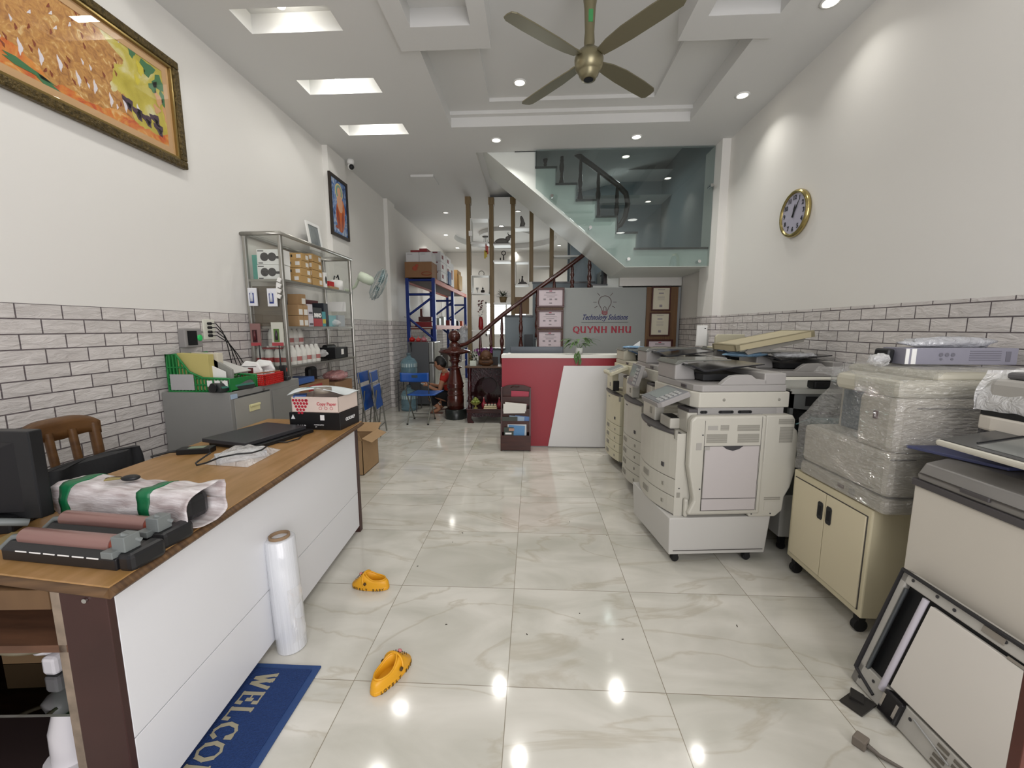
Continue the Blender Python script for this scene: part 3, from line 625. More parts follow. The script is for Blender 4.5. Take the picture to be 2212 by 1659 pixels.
# ================================================================ left wall: pictures, camera, fan
GILT = mat('antique gilt carving', '6b5a35', 0.35, 0.7, var=0.6, vs=55, bump=0.9, bs=70); GILT2 = mat('smooth gilt edge', '9a8350', 0.3, 0.8)
def embroidered():
    M = bpy.data.materials.new('embroidered landscape'); M.use_nodes = True; nt = M.node_tree; b = nt.nodes['Principled BSDF']; N = nt.nodes.new; L = nt.links.new
    tc = N('ShaderNodeTexCoord'); sp = N('ShaderNodeSeparateXYZ'); L(tc.outputs['Object'], sp.inputs[0])
    def noise_(sc, det=4, dist=0.0, st=None):
        n = N('ShaderNodeTexNoise'); n.inputs['Scale'].default_value = sc; n.inputs['Detail'].default_value = det; n.inputs['Distortion'].default_value = dist
        if st: mp = N('ShaderNodeMapping'); mp.inputs['Scale'].default_value = st; L(tc.outputs['Object'], mp.inputs[0]); L(mp.outputs[0], n.inputs['Vector'])
        else: L(tc.outputs['Object'], n.inputs['Vector'])
        return n
    def ramp(src, cols):
        r = N('ShaderNodeValToRGB'); L(src, r.inputs[0]); e = r.color_ramp.elements
        e[0].position = cols[0][0]; e[0].color = rgb(cols[0][1]); e[1].position = cols[-1][0]; e[1].color = rgb(cols[-1][1])
        for p, c in cols[1:-1]: q = e.new(p); q.color = rgb(c)
        return r
    # object y runs along the picture (0 = near end, 1.5 = far end), z = height
    nb = noise_(3.0, 5, 0.5)
    # tree = golden, sky = yellow, ground = orange
    tree = ramp(noise_(26, 6, 1.4).outputs[0], [(0.25, '8f5a24'), (0.45, 'bd8540'), (0.6, 'cf9b50'), (0.72, 'e8cf98')])
    sky = ramp(noise_(6, 4, 1.0).outputs[0], [(0.3, 'b8a828'), (0.52, 'd0c24c'), (0.68, 'e2dcae')])
    ground = ramp(noise_(9, 6, 2.2).outputs[0], [(0.3, 'c4481f'), (0.42, 'd97327'), (0.58, 'e0973a'), (0.72, 'ecc587')])
    def math_(op, a, b_): 
        m_ = N('ShaderNodeMath'); m_.operation = op
        for i, q in enumerate((a, b_)):
            if isinstance(q, (int, float)): m_.inputs[i].default_value = q
            else: L(q, m_.inputs[i])
        return m_.outputs[0]
    # crown edge slopes down to the far end: z < 0.62 - 0.75*(y-0.9) + noise
    y = sp.outputs[1]; z = sp.outputs[2]
    e1 = math_('SUBTRACT', math_('ADD', 1.33, math_('MULTIPLY', math_('SUBTRACT', nb.outputs[0], 0.5), 0.7)), math_('ADD', y, math_('MULTIPLY', z, 0.75)))
    crown = math_('GREATER_THAN', e1, 0.0)
    e2 = math_('SUBTRACT', z, math_('ADD', 0.175, math_('MULTIPLY', math_('SUBTRACT', nb.outputs[0], 0.5), 0.30)))
    above = math_('GREATER_THAN', e2, 0.0)
    def mix(f, a, b_):
        x = N('ShaderNodeMix'); x.data_type = 'RGBA'; L(f, x.inputs[0]); L(a, x.inputs[6]); L(b_, x.inputs[7]); return x.outputs[2]
    c = mix(crown, sky.outputs[0], tree.outputs[0]); c = mix(above, ground.outputs[0], c)
    L(c, b.inputs['Base Color']); b.inputs['Roughness'].default_value = 0.5
    n4 = noise_(120, 3, 1.0); bp = N('ShaderNodeBump'); bp.inputs['Strength'].default_value = 0.6; bp.inputs['Distance'].default_value = 0.004; L(n4.outputs[0], bp.inputs['Height']); L(bp.outputs[0], b.inputs['Normal'])
    return M
py0, py1, pz0, pz1 = 1.42, 2.935, 2.462, 3.147
t = thing('framed_picture', 'huge gilt framed embroidered picture of a golden tree on the left wall', 'picture', (-2.45, py0, pz0))
H_, L_ = pz1-pz0, py1-py0
g = G(); fw = 0.05
for (a0, a1, b0, b1) in ((0, L_, 0, fw), (0, L_, H_-fw, H_), (0, fw, fw, H_-fw), (L_-fw, L_, fw, H_-fw)): g.box(0.005, 0.045, a0, a1, b0, b1)
fr = g.build('frame', GILT, t, bev=0.008)
g = G(); e = fw; q = fw+0.016
for (a0, a1, b0, b1) in ((e, L_-e, e, q), (e, L_-e, H_-q, H_-e), (e, q, q, H_-q), (L_-q, L_-e, q, H_-q)): g.box(0.005, 0.036, a0, a1, b0, b1)
g.build('inner_edge', GILT2, fr, bev=0.003)
g = G(); e = q; q2 = q+0.045
for (a0, a1, b0, b1) in ((e, L_-e, e, q2), (e, L_-e, H_-q2, H_-e), (e, q2, q2, H_-q2), (L_-q2, L_-e, q2, H_-q2)): g.box(0.005, 0.016, a0, a1, b0, b1)
g.build('mount', mat('peach fabric mount', 'cda779', 0.8), t)
g = G(); g.box(0.003, 0.012, q, L_-q, q, H_-q); pic = g.build('canvas', embroidered(), t)
# stitched vine leaves, gourds and two small figures at the far end
g = G(); GRN, YEL, PNK, PUR = mat('green stitch', '3f7a4c', 0.7), mat('yellow stitch', 'd8c93c', 0.7), mat('peach stitch', 'd9a77a', 0.7), mat('dark plum stitch', '4a3346', 0.7)
rr = random.Random(5)
def leaf2(g, cy, cz, w, h, a, m):
    pts = []
    for k in range(10):
        th = 2*PI*k/10; r = 1+0.35*math.cos(3*th); u, v = w*math.cos(th)*r*0.8, h*math.sin(th)*r*0.8
        pts.append((cy+u*math.cos(a)-v*math.sin(a), cz+u*math.sin(a)+v*math.cos(a)))
    g.prism(pts, 'x', 0.012, 0.0145, m)
for cy, cz, w, h, a in ((1.30,0.53,0.06,0.05,0.4),(1.37,0.48,0.05,0.06,-.5),(1.20,0.57,0.03,0.04,.3),(1.40,0.40,0.035,0.05,0.2),(1.33,0.44,0.05,0.03,1.0)): leaf2(g, cy, cz, w, h, a, 0)
for cy, cz, w, h in ((1.25,0.50,0.03,0.045),(1.36,0.38,0.03,0.05),(1.41,0.30,0.03,0.06),(1.22,0.42,0.018,0.03),(1.34,0.31,0.03,0.03)): leaf2(g, cy, cz, w, h, 0.2, 2 if cy > 1.3 else 1)
leaf2(g, 0.62, 0.15, 0.12, 0.02, -0.15, 0); leaf2(g, 0.72, 0.12, 0.08, 0.018, -0.35, 0)
for cy, cz in ((1.14,0.25),(1.20,0.22),(1.26,0.21),(1.32,0.24),(1.34,0.19)):
    leaf2(g, cy, cz, 0.035, 0.045, rr.random(), 3); leaf2(g, cy+0.005, cz-0.01, 0.015, 0.02, 0.5, 4)
for k in range(70): leaf2(g, rr.uniform(0.1, 1.15), rr.uniform(0.18, 0.6), 0.006, 0.016, rr.uniform(-.6, .6), 5 if k % 3 else 4)
for k in range(14): leaf2(g, 0.1+k*0.085, 0.27-k*0.004+rr.uniform(-.02,.02), 0.012, 0.04, rr.uniform(-.2,.2), 4)
g.build('stitching', [GRN, YEL, PNK, PUR, mat('white stitch', 'e9e4ea', 0.7), mat('rust stitch', '8a3d1c', 0.7)], t)
g = G(); g.box(0.018, 0.020, q, L_-q, q, H_-q); g.build('glazing', glass_mat('picture glass', 'ffffff', 0.05), t)
# picture on the pilaster
def small_art(cols):
    M = bpy.data.materials.new('swirled blue painting'); M.use_nodes = True; nt = M.node_tree; b = nt.nodes['Principled BSDF']
    tc = nt.nodes.new('ShaderNodeTexCoord'); n = nt.nodes.new('ShaderNodeTexNoise'); n.inputs['Scale'].default_value = 7; n.inputs['Detail'].default_value = 5; n.inputs['Distortion'].default_value = 2.5
    r = nt.nodes.new('ShaderNodeValToRGB'); nt.links.new(tc.outputs['Object'], n.inputs['Vector']); nt.links.new(n.outputs[0], r.inputs[0]); nt.links.new(r.outputs[0], b.inputs['Base Color'])
    e = r.color_ramp.elements; e[0].position = 0.3; e[1].position = 0.72; e[0].color = rgb(cols[0]); e[1].color = rgb(cols[2]); k = e.new(0.5); k.color = rgb(cols[1])
    b.inputs['Roughness'].default_value = 0.12
    return M
t = thing('framed_picture', 'dark framed picture of a figure in orange robes on the pilaster', 'picture', (-2.383, 4.935, 2.47))
w, h = 0.465, 0.705
g = G(); f = 0.035
for (a0, a1, b0, b1) in ((0, w, 0, f), (0, w, h-f, h), (0, f, f, h-f), (w-f, w, f, h-f)): g.box(0, 0.025, a0, a1, b0, b1)
g.build('frame', mat('dark brown picture frame', '29211c', 0.35), t)
g = G(); g.box(0.0, 0.012, f, w-f, f, h-f); cv = g.build('canvas', small_art(('27406e', '5f7fb4', 'b9c4cc')), t)
g = G()
def disc(g, cy, cz, ry, rz, x, m, a=0.0, n=20):
    pts = [(cy+ry*math.cos(2*PI*k/n)*math.cos(a)-rz*math.sin(2*PI*k/n)*math.sin(a), cz+ry*math.cos(2*PI*k/n)*math.sin(a)+rz*math.sin(2*PI*k/n)*math.cos(a)) for k in range(n)]
    g.prism(pts, 'x', 0.011, x, m)
disc(g, .24, .54, .10, .10, 0.0130, 0); disc(g, .24, .54, .082, .082, 0.0133, 4)
disc(g, .25, .26, .11, .19, 0.0135, 1); disc(g, .30, .38, .07, .11, 0.0138, 1, 0.4); disc(g, .25, .42, .075, .09, 0.014, 2); disc(g, .26, .36, .055, .055, 0.0142, 2); disc(g, .24, .54, .045, .055, 0.0144, 2)
disc(g, .19, .22, .035, .14, 0.0143, 3, 0.2); disc(g, .30, .20, .03, .13, 0.0143, 3, -0.2); disc(g, .17, .12, .06, .02, .0145, 3, 0.1)
g.build('painted_figure', [mat('pale halo', 'd9c98a', 0.2), mat('orange robe paint', 'cf6a2a', 0.15), mat('skin paint', 'd9a583', 0.15), mat('rust robe fold', '9a3f1e', 0.15), mat('teal halo centre', '7fa08f', 0.2)], t)
# small white framed photo on the cabinet top
t = thing('photo_frame', 'small white framed grey photo leaning on top of the glass display shelf', 'photo frame', (-2.33, 4.34, 2.182), rot=(0, -0.14, 0))
w, h = 0.27, 0.30
g = G()
for (a0, a1, b0, b1) in ((0, w, 0, .03), (0, w, h-.03, h), (0, .03, .03, h-.03), (w-.03, w, .03, h-.03)): g.box(0, 0.015, a0, a1, b0, b1)
g.build('frame', WHITE, t); g = G(); g.box(-0.002, 0.008, .03, w-.03, .03, h-.03); g.build('photo', mat('grey photo print', '6c7274', 0.4, col2='8e9494', vs=9), t)
# security camera
t = thing('security_camera', 'white dome security camera on the ceiling beside the pilaster', 'security camera', (-2.30, 5.40, ZC))
G().lathe((0,0,0), [(0.001,0.0),(0.042,0.0),(0.045,-0.03),(0.036,-0.055)][::-1], 20).build('base', WHITE, t)
G().sph((0,0,-0.085), 0.04, n=20).build('ball', WHITE, t)
G().sph((0.014,-0.014,-0.092), 0.033, n=16).build('lens_face', BLACK, t)
# wall fan
FANG = mat('pale green fan plastic', 'c9d3bf', 0.35); GRL = mat('grey wire guard', 'a3adad', 0.35, 0.4)
t = thing('wall_fan', 'pale green wall fan mounted behind the display shelf', 'fan', (-2.45, 5.25, 1.86))
g = G(); g.box(0, 0.03, -0.06, 0.06, -0.10, 0.08); g.build('wall_bracket', FANG, t, bev=0.008)
g = G(); g.tube([(0.02,0,0),(0.12,-0.02,-0.02),(0.22,-0.06,0.03),(0.28,-0.09,0.12)], 0.018); g.build('arm', FANG, t)
hub = Vector((0.53, -0.18, 0.05)); ax = Vector((0.80, 0.42, -0.40)).normalized()
zrot = ax.to_track_quat('Z', 'Y').to_euler()
g = G(); g.lathe(hub-ax*0.20, [(0.02,-0.02),(0.055,-0.01),(0.062,0.06),(0.055,0.14),(0.03,0.17)], 24, rot=zrot); g.build('motor', FANG, t)
g = G()
Rm = zrot.to_matrix()
def fp(r, a, d): return hub+Rm@Vector((r*math.cos(a), r*math.sin(a), d))
R_ = 0.205
for rr_, dd in ((R_, 0.03), (R_*0.97, 0.055), (R_*0.97, 0.0), (R_*0.75, 0.085), (R_*0.5, 0.10), (R_*0.25, 0.105), (R_*0.7, -0.03)):
    g.tube([fp(rr_, 2*PI*k/40, dd) for k in range(40)], 0.0045 if rr_ == R_ else 0.0022, 5, closed=True)
for k in range(48):
    a = 2*PI*k/48; g.tube([fp(0.03, a, 0.107), fp(R_*0.5, a+0.06, 0.10), fp(R_*0.8, a+.1, 0.078), fp(R_, a+.12, 0.03)], 0.0014, 4, caps=False)
    g.tube([fp(R_, a, 0.03), fp(R_*0.75, a, -0.02), fp(R_*0.3, a, -0.04)], 0.0014, 4, caps=False)
g.build('wire_guard', GRL, t)
g = G(); g.lathe(hub, [(0.001,0.11),(0.04,0.108),(0.045,0.10)], 20, rot=zrot); g.build('badge', FANG, t)
bl = mat('smoky blue fan blade', '6d8f96', 0.2, trans=0.3, alpha=0.8)
for k in range(3):
    def fb(u, v, k=k):
        a = 2*PI*k/3+(u-0.5)*1.5*(0.55+0.45*v); r = 0.03+v*0.155; return fp(r, a, 0.035+(u-0.5)*0.05)
    G().surf(fb, 10, 6).build('blade', bl, t, solid=0.003)

# ================================================================ right wall clock
t = thing('wall_clock', 'round wall clock with gold rim and purple grey face on the right wall', 'clock', (XR, 3.735, 2.315))
RY, RZ = 0.192, 0.192
Rx = (0, -PI/2, 0)
G().lathe((0,0,0), [(0.0001,0.004),(0.17,0.004),(0.190,0.004),(0.193,0.02),(0.187,0.036),(0.175,0.042),(0.162,0.035),(0.16,0.027)], 48, rot=Rx, caps=False).build('rim', mat('polished gold rim', 'b3a26a', 0.2, 0.85), t)
G().lathe((0,0,0), [(0.0001,0.026),(0.161,0.026)], 48, rot=Rx).build('face', mat('pale lilac clock face', 'c6c4d6', 0.4), t)
NUM = mat('dark clock numerals', '2f2f3a', 0.5)
g = G()
for k in range(1, 13):
    a = 2*PI*k/12; r = 0.128
    g.text(str(k), 0.050, frame_mtx((-0.028, -r*math.sin(a)*1.0, r*math.cos(a)-0.015), (0, -1, 0), (-1, 0, 0)), bold=0.0015)
g.build('numerals', NUM, t)
def hand(L, w, a, nm):
    g = G(); g.T = Matrix.Translation((-0.031, 0, 0)) @ Matrix.Rotation(a, 4, 'X')
    g.prism([(-w, -0.03), (w, -0.03), (w*1.3, L*0.5), (0, L), (-w*1.3, L*0.5)], 'x', -0.002, 0.002); g.build(nm, INK, t)
hand(0.075, 0.006, math.radians(12), 'hour_hand'); hand(0.115, 0.0045, math.radians(34), 'minute_hand')
G().lathe((0,0,0), [(0.0001,0.030),(0.012,0.030)], 16, rot=Rx).build('hub', INK, t)
G().lathe((0,0,0), [(0.0001,0.037),(0.161,0.034)], 48, rot=Rx, caps=False).build('glass', glass_mat('clock glass', 'ffffff', 0.05), t)

# ================================================================ filing cabinet
CABG = mat('grey green painted steel', '868683', 0.45, var=0.03); KEY = mat('pale yellow plastic', 'd9d3a2', 0.4)
t = thing('filing_cabinet', 'grey steel filing cabinet against the brick wall behind the desk', 'cabinet', (-2.435, 2.55, 0))
CW, CD, CHh = 0.465, 0.80, 0.95
g = G(); g.box(0, CW, 0, CD, 0.0, CHh); g.build('body', CABG, t, bev=0.004)
g = G(); g.box(CW, CW+0.006, 0.03, 0.40, 0.68, 0.90); d = g.build('drawer', mat('steel drawer front', '96958f', 0.45), t, bev=0.002)
g = G(); g.box(CW+.006, CW+0.012, 0.16, 0.27, 0.79, 0.84); g.box(CW+.012, CW+0.022, 0.165, 0.265, 0.825, 0.84); g.build('handle', KEY, d, bev=0.003)
g = G(); g.box(CW, CW+0.006, 0.03, 0.40, 0.42, 0.66); d = g.build('drawer', mat('steel drawer front'), t, bev=0.002)
g = G(); g.box(CW+.006, CW+0.02, 0.16, 0.27, 0.60, 0.64); g.build('handle', mat('yellow handle', 'd39a45', 0.4), d, bev=0.003)
g = G(); g.box(CW, CW+0.006, 0.43, 0.77, 0.06, 0.90); g.build('door', CABG, t, bev=0.002)
g = G(); g.box(CW+.001, CW+0.004, 0.03, 0.40, 0.905, 0.912); g.build('dark_gap', INK, t)
g = G(); g.box(CW, CW+0.0065, 0.005, 0.06, 0.905, 0.935); g.build('blue_sticker', mat('pale blue sticker', '9fb4c9', 0.5), t)
g = G(); g.cyl((CW, 0.33, 0.925), (CW+0.01, 0.33, 0.925), 0.008); g.build('lock', CHROME, t)

# ================================================================ wall socket and grey wall timer box
t = thing('wall_socket', 'white wall socket with four black cables plugged in', 'socket', (XL, at_x(455, 712, -2.43).y, at_x(455, 712, -2.43).z))
G().box(0, 0.012, -0.055, 0.055, -0.075, 0.075).build('plate', mat('cream socket plate', 'dcdccf', 0.4), t, bev=0.004)
for k, dz in enumerate((0.045, 0.015, -0.018, -0.045)):
    g = G(); y0 = -0.01; g.cyl((0.01, y0, dz), (0.035, y0, dz), 0.011, n=10)
    e = 0.10+0.06*k
    g.tube([(0.03, y0, dz), (0.05, y0+0.03, dz-0.0), (0.05, y0+0.06+e*0.3, dz-0.06), (0.04, y0+0.08+e*0.6, dz-0.16), (0.03, y0+0.1+e, -0.36)], 0.0035, 6)
    g.build('cable', BLACK, t)
q = at_x(412, 730, -2.42)
t = thing('wall_device', 'small grey wall box with a glowing green button beside the socket', 'device', (XL, q.y, q.z), rz=0)
g = G(); g.box(0, 0.055, -0.075, 0.075, -0.066, 0.066); g.build('housing', MGREY, t, bev=0.008)
g = G(); g.box(0.055, 0.058, -0.055, 0.025, -0.05, 0.05)
for k in range(8): g.box(0.058, 0.060, -0.052, 0.022, -0.045+k*0.012, -0.039+k*0.012)
g.build('black_panel', BLACK, t)
g = G(); g.lathe((0.055, 0.048, 0.0), [(0.022,0),(0.022,0.006),(0.014,0.010),(0.0001,0.010)], 20, rot=(0,PI/2,0)); g.build('green_button', mat('glowing green button', '2fae5a', 0.3, emit='1fae58', es=0.15), t)
# ================================================================ desk
DW = wood_mat('worn brown desk laminate', 'a98256', '94703f', 0.32, (14, 2.2, 14), 2.2); DEDGE = wood_mat('worn dark desk edge', '6d5236', '4a3524', 0.6, (1, 30, 1), 3.0)
MAR = mat('dark maroon painted wood', '3f2622', 0.45, var=0.25, vs=5); PANELW = mat('white laminate panel', 'dcdde0', 0.35); RAW = mat('raw board edge', '8d7d6c', 0.7, var=0.4, vs=20)
DZ = 0.755
desk = thing('desk', 'long desk with worn brown top and white panelled front on the left', 'desk', (-1.45, 1.75, 0))
dox = Vector((-1.45, 1.75, 0))
def dl(x, y): return (x-dox.x, y-dox.y)
tp = [dl(-1.005, 0.855), dl(-1.128, 2.615), dl(-1.80, 2.66), dl(-1.80, 0.945)]
g = G(); g.prism(tp, 'z', DZ-0.028, DZ); b = g.build('desktop', DW, desk, bev=0.003)
g = G(); e = [(tp[0], tp[1]), (tp[0], tp[3]), (tp[1], tp[2])]
for (a, c) in e:
    a = Vector((a[0], a[1], 0)); c = Vector((c[0], c[1], 0)); g.tube([a+Vector((0,0,DZ-0.017)), c+Vector((0,0,DZ-0.017))], 0.0145, 4)
g.build('worn_edge', DEDGE, b)
# near end frame: dark post, shelves, far end panel
def P4(x0, x1, y0, y1, z0, z1): return (x0-dox.x, x1-dox.x, y0-dox.y, y1-dox.y, z0, z1)
q0, q1 = Vector((-1.052, 0.905, 0)), Vector((-1.158, 2.56, 0))
fd = (q1-q0).normalized(); fn = Vector((fd.y, -fd.x, 0))
def fbox(g, s0, s1, n0, n1, z0, z1, m=0):
    "box along the desk front: s metres from the near corner, n metres outwards"
    a = [q0+fd*s_+fn*n_ - dox for s_ in (s0, s1) for n_ in (n0, n1)]
    vs = [(a[0].x,a[0].y,z0),(a[1].x,a[1].y,z0),(a[3].x,a[3].y,z0),(a[2].x,a[2].y,z0),(a[0].x,a[0].y,z1),(a[1].x,a[1].y,z1),(a[3].x,a[3].y,z1),(a[2].x,a[2].y,z1)]
    g._a(vs, [(3,2,1,0),(4,5,6,7),(0,1,5,4),(1,2,6,5),(2,3,7,6),(3,0,4,7)], m)
FL = (q1-q0).length
g = G(); fbox(g, 0.0, FL, -0.016, 0, 0.285, 0.725); g.build('front_panel', PANELW, desk, bev=0.0015)
g = G(); fbox(g, 0.0, FL, -0.016, 0, 0.045, 0.281); g.build('front_panel', PANELW, desk, bev=0.0015)
g = G(); fbox(g, 0.0, FL, -0.024, -0.017, 0.045, 0.725); g.build('backing_board', INK, desk)
g = G(); fbox(g, FL, FL+0.045, -0.60, 0.004, 0.0, 0.727); g.build('end_panel', MAR, desk, bev=0.002)
g = G(); fbox(g, -0.02, 0.0, -0.115, 0.0, 0.0, 0.727); g.build('end_post', MAR, desk, bev=0.002)
g = G(); fbox(g, -0.018, 0.0, -0.14, -0.117, 0.0, 0.727); g.build('post_trim', RAW, desk, bev=0.002)
g = G(); fbox(g, -0.02, 0.0, -0.75, -0.70, 0.0, 0.727); g.build('end_post', MAR, desk)
g = G(); fbox(g, -0.02, 0.0, -0.70, -0.14, 0.675, 0.727); g.build('apron', DEDGE, desk)
g = G(); fbox(g, -0.018, 0.55, -0.73, -0.03, 0.555, 0.575); g.build('shelf', wood_mat('dull brown shelf', '6d4b36', '553a2a', 0.6, (2, 12, 12)), desk)
g = G(); fbox(g, -0.012, 0.55, -0.73, -0.03, 0.365, 0.373); g.build('glass_shelf', glass_mat('dark green shelf glass', '486a58', 0.2), desk)
g = G(); fbox(g, 0.0, 0.5, -0.73, -0.715, 0.0, 0.727); g.build('side_board', MAR, desk)
g = G(); fbox(g, 0.52, 0.54, -0.73, -0.03, 0.0, 0.727); g.build('inner_board', mat('dark inner board', '2a1d1b', 0.7), desk)
g = G(); g.cyl(q0+fn*-0.05+fd*-0.021-dox+Vector((0,0,0.70)), q0+fn*-0.05+fd*-0.026-dox+Vector((0,0,0.70)), 0.006, n=12); g.build('screw', CHROME, desk)
def on_desk(px, py, z=DZ): return at_z(px, py, z)
# white fan stored on the glass shelf
p = Vector((-1.385, 1.02, 0.374))
t = thing('stored_fan', 'white fan head stored on the dark shelf inside the desk end', 'fan', p)
FW = mat('glossy white fan shell', 'd6d2d4', 0.2)
g = G(); g.box(-0.022,0.022,-0.03,0.03,0.0,0.055); g.build('neck', FW, t, bev=0.01)
g = G(); g.lathe((0.0,0.01,0.095), [(0.001,-0.055),(0.026,-0.053),(0.036,-0.04),(0.038,0.03),(0.03,0.05),(0.001,0.055)], 20, rot=(PI/2-0.25,0.0,-0.25)); g.build('motor_shell', FW, t)
g = G()
def gp(r, a, d): return (0.045+r*math.cos(a), 0.085+d+r*math.sin(a)*0.3, 0.098+r*math.sin(a)*0.95)
for r, d in ((0.092, 0.0), (0.092, 0.015), (0.06, 0.03), (0.03, 0.038)): g.tube([gp(r, 2*PI*j/32, d) for j in range(32)], 0.005 if r > 0.09 else 0.0025, 6, closed=True)
for j in range(22): a = 2*PI*j/22; g.tube([(0.045, 0.125, 0.098), gp(0.092, a, 0.005)], 0.0013, 4)
g.build('wire_guard', mat('ivory guard', 'cfcbb4', 0.3), t)
t = thing('stored_appliance', 'white plastic appliance body under the dark glass shelf in the desk', 'appliance', (-1.38, 1.02, 0.068))
g = G(); g.tube([(0,0,0.02),(0.0,0,0.12),(0.012,0,0.20),(0.015,0,0.285)], [0.052,0.05,0.038,0.032], 20); g.build('body', FW, t)
g = G(); g.cyl((0,0,0),(0,0,0.022),0.07); g.build('base', FW, t)
tag(G().ob((0,0,0.05),(0.16,0.16,0.10),(0,0,0.2)).build('dark_box', BLACK, loc=(-1.36,1.12,0.576), bev=0.004), 'black box on the brown top shelf inside the desk end', 'box')
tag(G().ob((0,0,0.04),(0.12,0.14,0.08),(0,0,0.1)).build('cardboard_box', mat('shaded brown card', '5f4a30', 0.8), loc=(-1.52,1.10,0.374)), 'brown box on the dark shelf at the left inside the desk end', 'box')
g = G(); fbox(g, -0.01, 0.55, -0.73, -0.03, 0.045, 0.067); g.build('shade_board', mat('dark inner board', '2a1d1b', 0.7), desk)  # dark board added to stand in for the shade inside the desk end
g = G(); g.tube([(0.07*math.cos(a)*(1+.1*math.sin(3*a)), 0.05*math.sin(a), 0.012+0.05*abs(math.sin(a*0.5))) for a in [2*PI*k/40 for k in range(60)]], 0.006, 6)
tag(g.build('cable_coil', mat('olive cable', '6d6450', 0.5), loc=(-1.44, 0.98, 0.455)), 'coil of olive cable on the cardboard box inside the desk end', 'cable')

# ---- things lying on the desk
TONER = mat('toner cartridge black', '1c1c1e', 0.35); DRUM = mat('pinkish brown drum', '8f6e68', 0.22, 0.25); TGREY = mat('grey cartridge plastic', '6f7473', 0.45)
def cartridge(loc, rz, label, L=0.36):
    t = thing('drum_cartridge', label, 'printer drum', loc, rz, group='drum cartridges on the desk')
    g = G(); g.prism([(-0.05,0),(0.05,0),(0.05,0.028),(0.03,0.04),(-0.03,0.045),(-0.05,0.03)], 'x', -L/2, L/2); b = g.build('body', TONER, t, bev=0.003)
    g = G(); g.cyl((-L/2+0.03,-0.012,0.052),(L/2-0.04,-0.012,0.052),0.022,n=24); g.build('drum', DRUM, t)
    g = G(); g.cyl((L/2-0.04,-0.012,0.052),(L/2-0.02,-0.012,0.052),0.0195,n=24); g.build('drum_end', mat('rust drum end', '7a3828', 0.4), t)
    g = G(); g.box(L/2-0.035,L/2+0.0,-0.056,-0.01,0.034,0.052); g.box(L/2-0.02,L/2+0.02,-0.04,0.0,0.045,0.085); g.tube([(L/2-0.02,-0.02,0.05),(L/2+0.005,-0.03,0.09),(L/2+0.02,0.0,0.06)],0.007,6); g.build('lock_lever', TGREY, t, bev=0.003)
    g = G(); g.ob((L/2+0.02,0,0.02),(0.045,0.095,0.05)); g.build('end_cap', TONER, t, bev=0.012)
    g = G(); g.tube([(-L/2+0.03,-0.012,0.05),(-L/2,-0.02,0.05),(-L/2-0.03,-0.03,0.02)],0.008,6); g.build('hook', TGREY, t)
    g = G()
    for k in range(6): g.box(-L/2+0.05+k*0.045,-L/2+0.085+k*0.045,-0.0515,-0.05,0.028,0.031)
    g.build('white_marks', WHITE, b)
    return t
c1 = cartridge((-1.225, 0.985, DZ), -0.10, 'front black toner unit with pinkish drum on the desk corner', 0.36)
c2 = cartridge((-1.235, 1.09, DZ), -0.10, 'rear black toner unit with pinkish drum, beside the wrapped parcel', 0.36)
# newspaper wrapped parcel with green tape
NEWS = mat('printed newspaper wrap', 'dcd8d8', 0.6, col2='a49796', vs=6, stretch=(1.2, 9, 9), bump=0.3, bs=30)
t = thing('wrapped_parcel', 'long cartridge wrapped in newspaper with two green tape bands', 'parcel', (-1.285, 1.205, DZ+0.003), -0.13)
L_ = 0.54
def pc(u, v):
    x = -L_/2+u*(L_+0.01); a = 2*PI*v; w, h = 0.058, 0.055
    c, s_ = math.cos(a), math.sin(a); k = 1/max(abs(c)**1.0*0.8+0.2*1, abs(s_)*0.85+0.15); f = 1+0.05*math.sin(u*31+v*17)+0.04*math.sin(v*40+u*9)
    if u > 0.88: f *= 1+0.4*(u-0.88)*4*(0.6+0.4*math.sin(v*14))
    if u < 0.06: f *= 0.80+u*3
    return (x, w*c*min(k,1.25)*f, 0.060+h*s_*min(k,1.2)*f if s_ > 0 else 0.060+0.057*s_*min(k,1.1))
g = G(); g.surf(pc, 48, 32); pb = g.build('newspaper', NEWS, t, solid=0.002)
g = G(); g.ob((-0.005,0,0.055),(0.50,0.085,0.08)); g.build('black_cartridge', mat('dark cartridge', '242426', 0.25), t, bev=0.02)
for u0 in (0.10, 0.655):
    def tb(u, v, u0=u0):
        x, y, z = pc(u0+u*0.075, v); return (x, y*1.035, 0.060+(z-0.060)*1.03)
    g = G(); g.surf(tb, 3, 32); g.build('green_tape', mat('green tape', '12643d', 0.35), t, solid=0.002)
g = G()
for k in range(16):
    v = 0.60+0.012*(k % 6)*1.0; u = 0.2+0.03*k
for row in range(9):
    for k in range(7):
        u0 = 0.19+0.06*k+0.012*((row*7+k*3) % 4)
        if 0.62 < u0 < 0.72: continue
        v = 0.655+row*0.027; a = Vector(pc(u0, v)); b_ = Vector(pc(u0+0.04, v)); a.y = a.y*1.0-0.0015; b_.y = b_.y-0.0015
        g._a([a+Vector((0,0,-.0012)), b_+Vector((0,0,-.0012)), b_+Vector((0,0,.0012)), a+Vector((0,0,.0012))], [(0,1,2,3)])
g.build('print_lines', mat('faded newsprint', '6e6668', 0.8), pb)
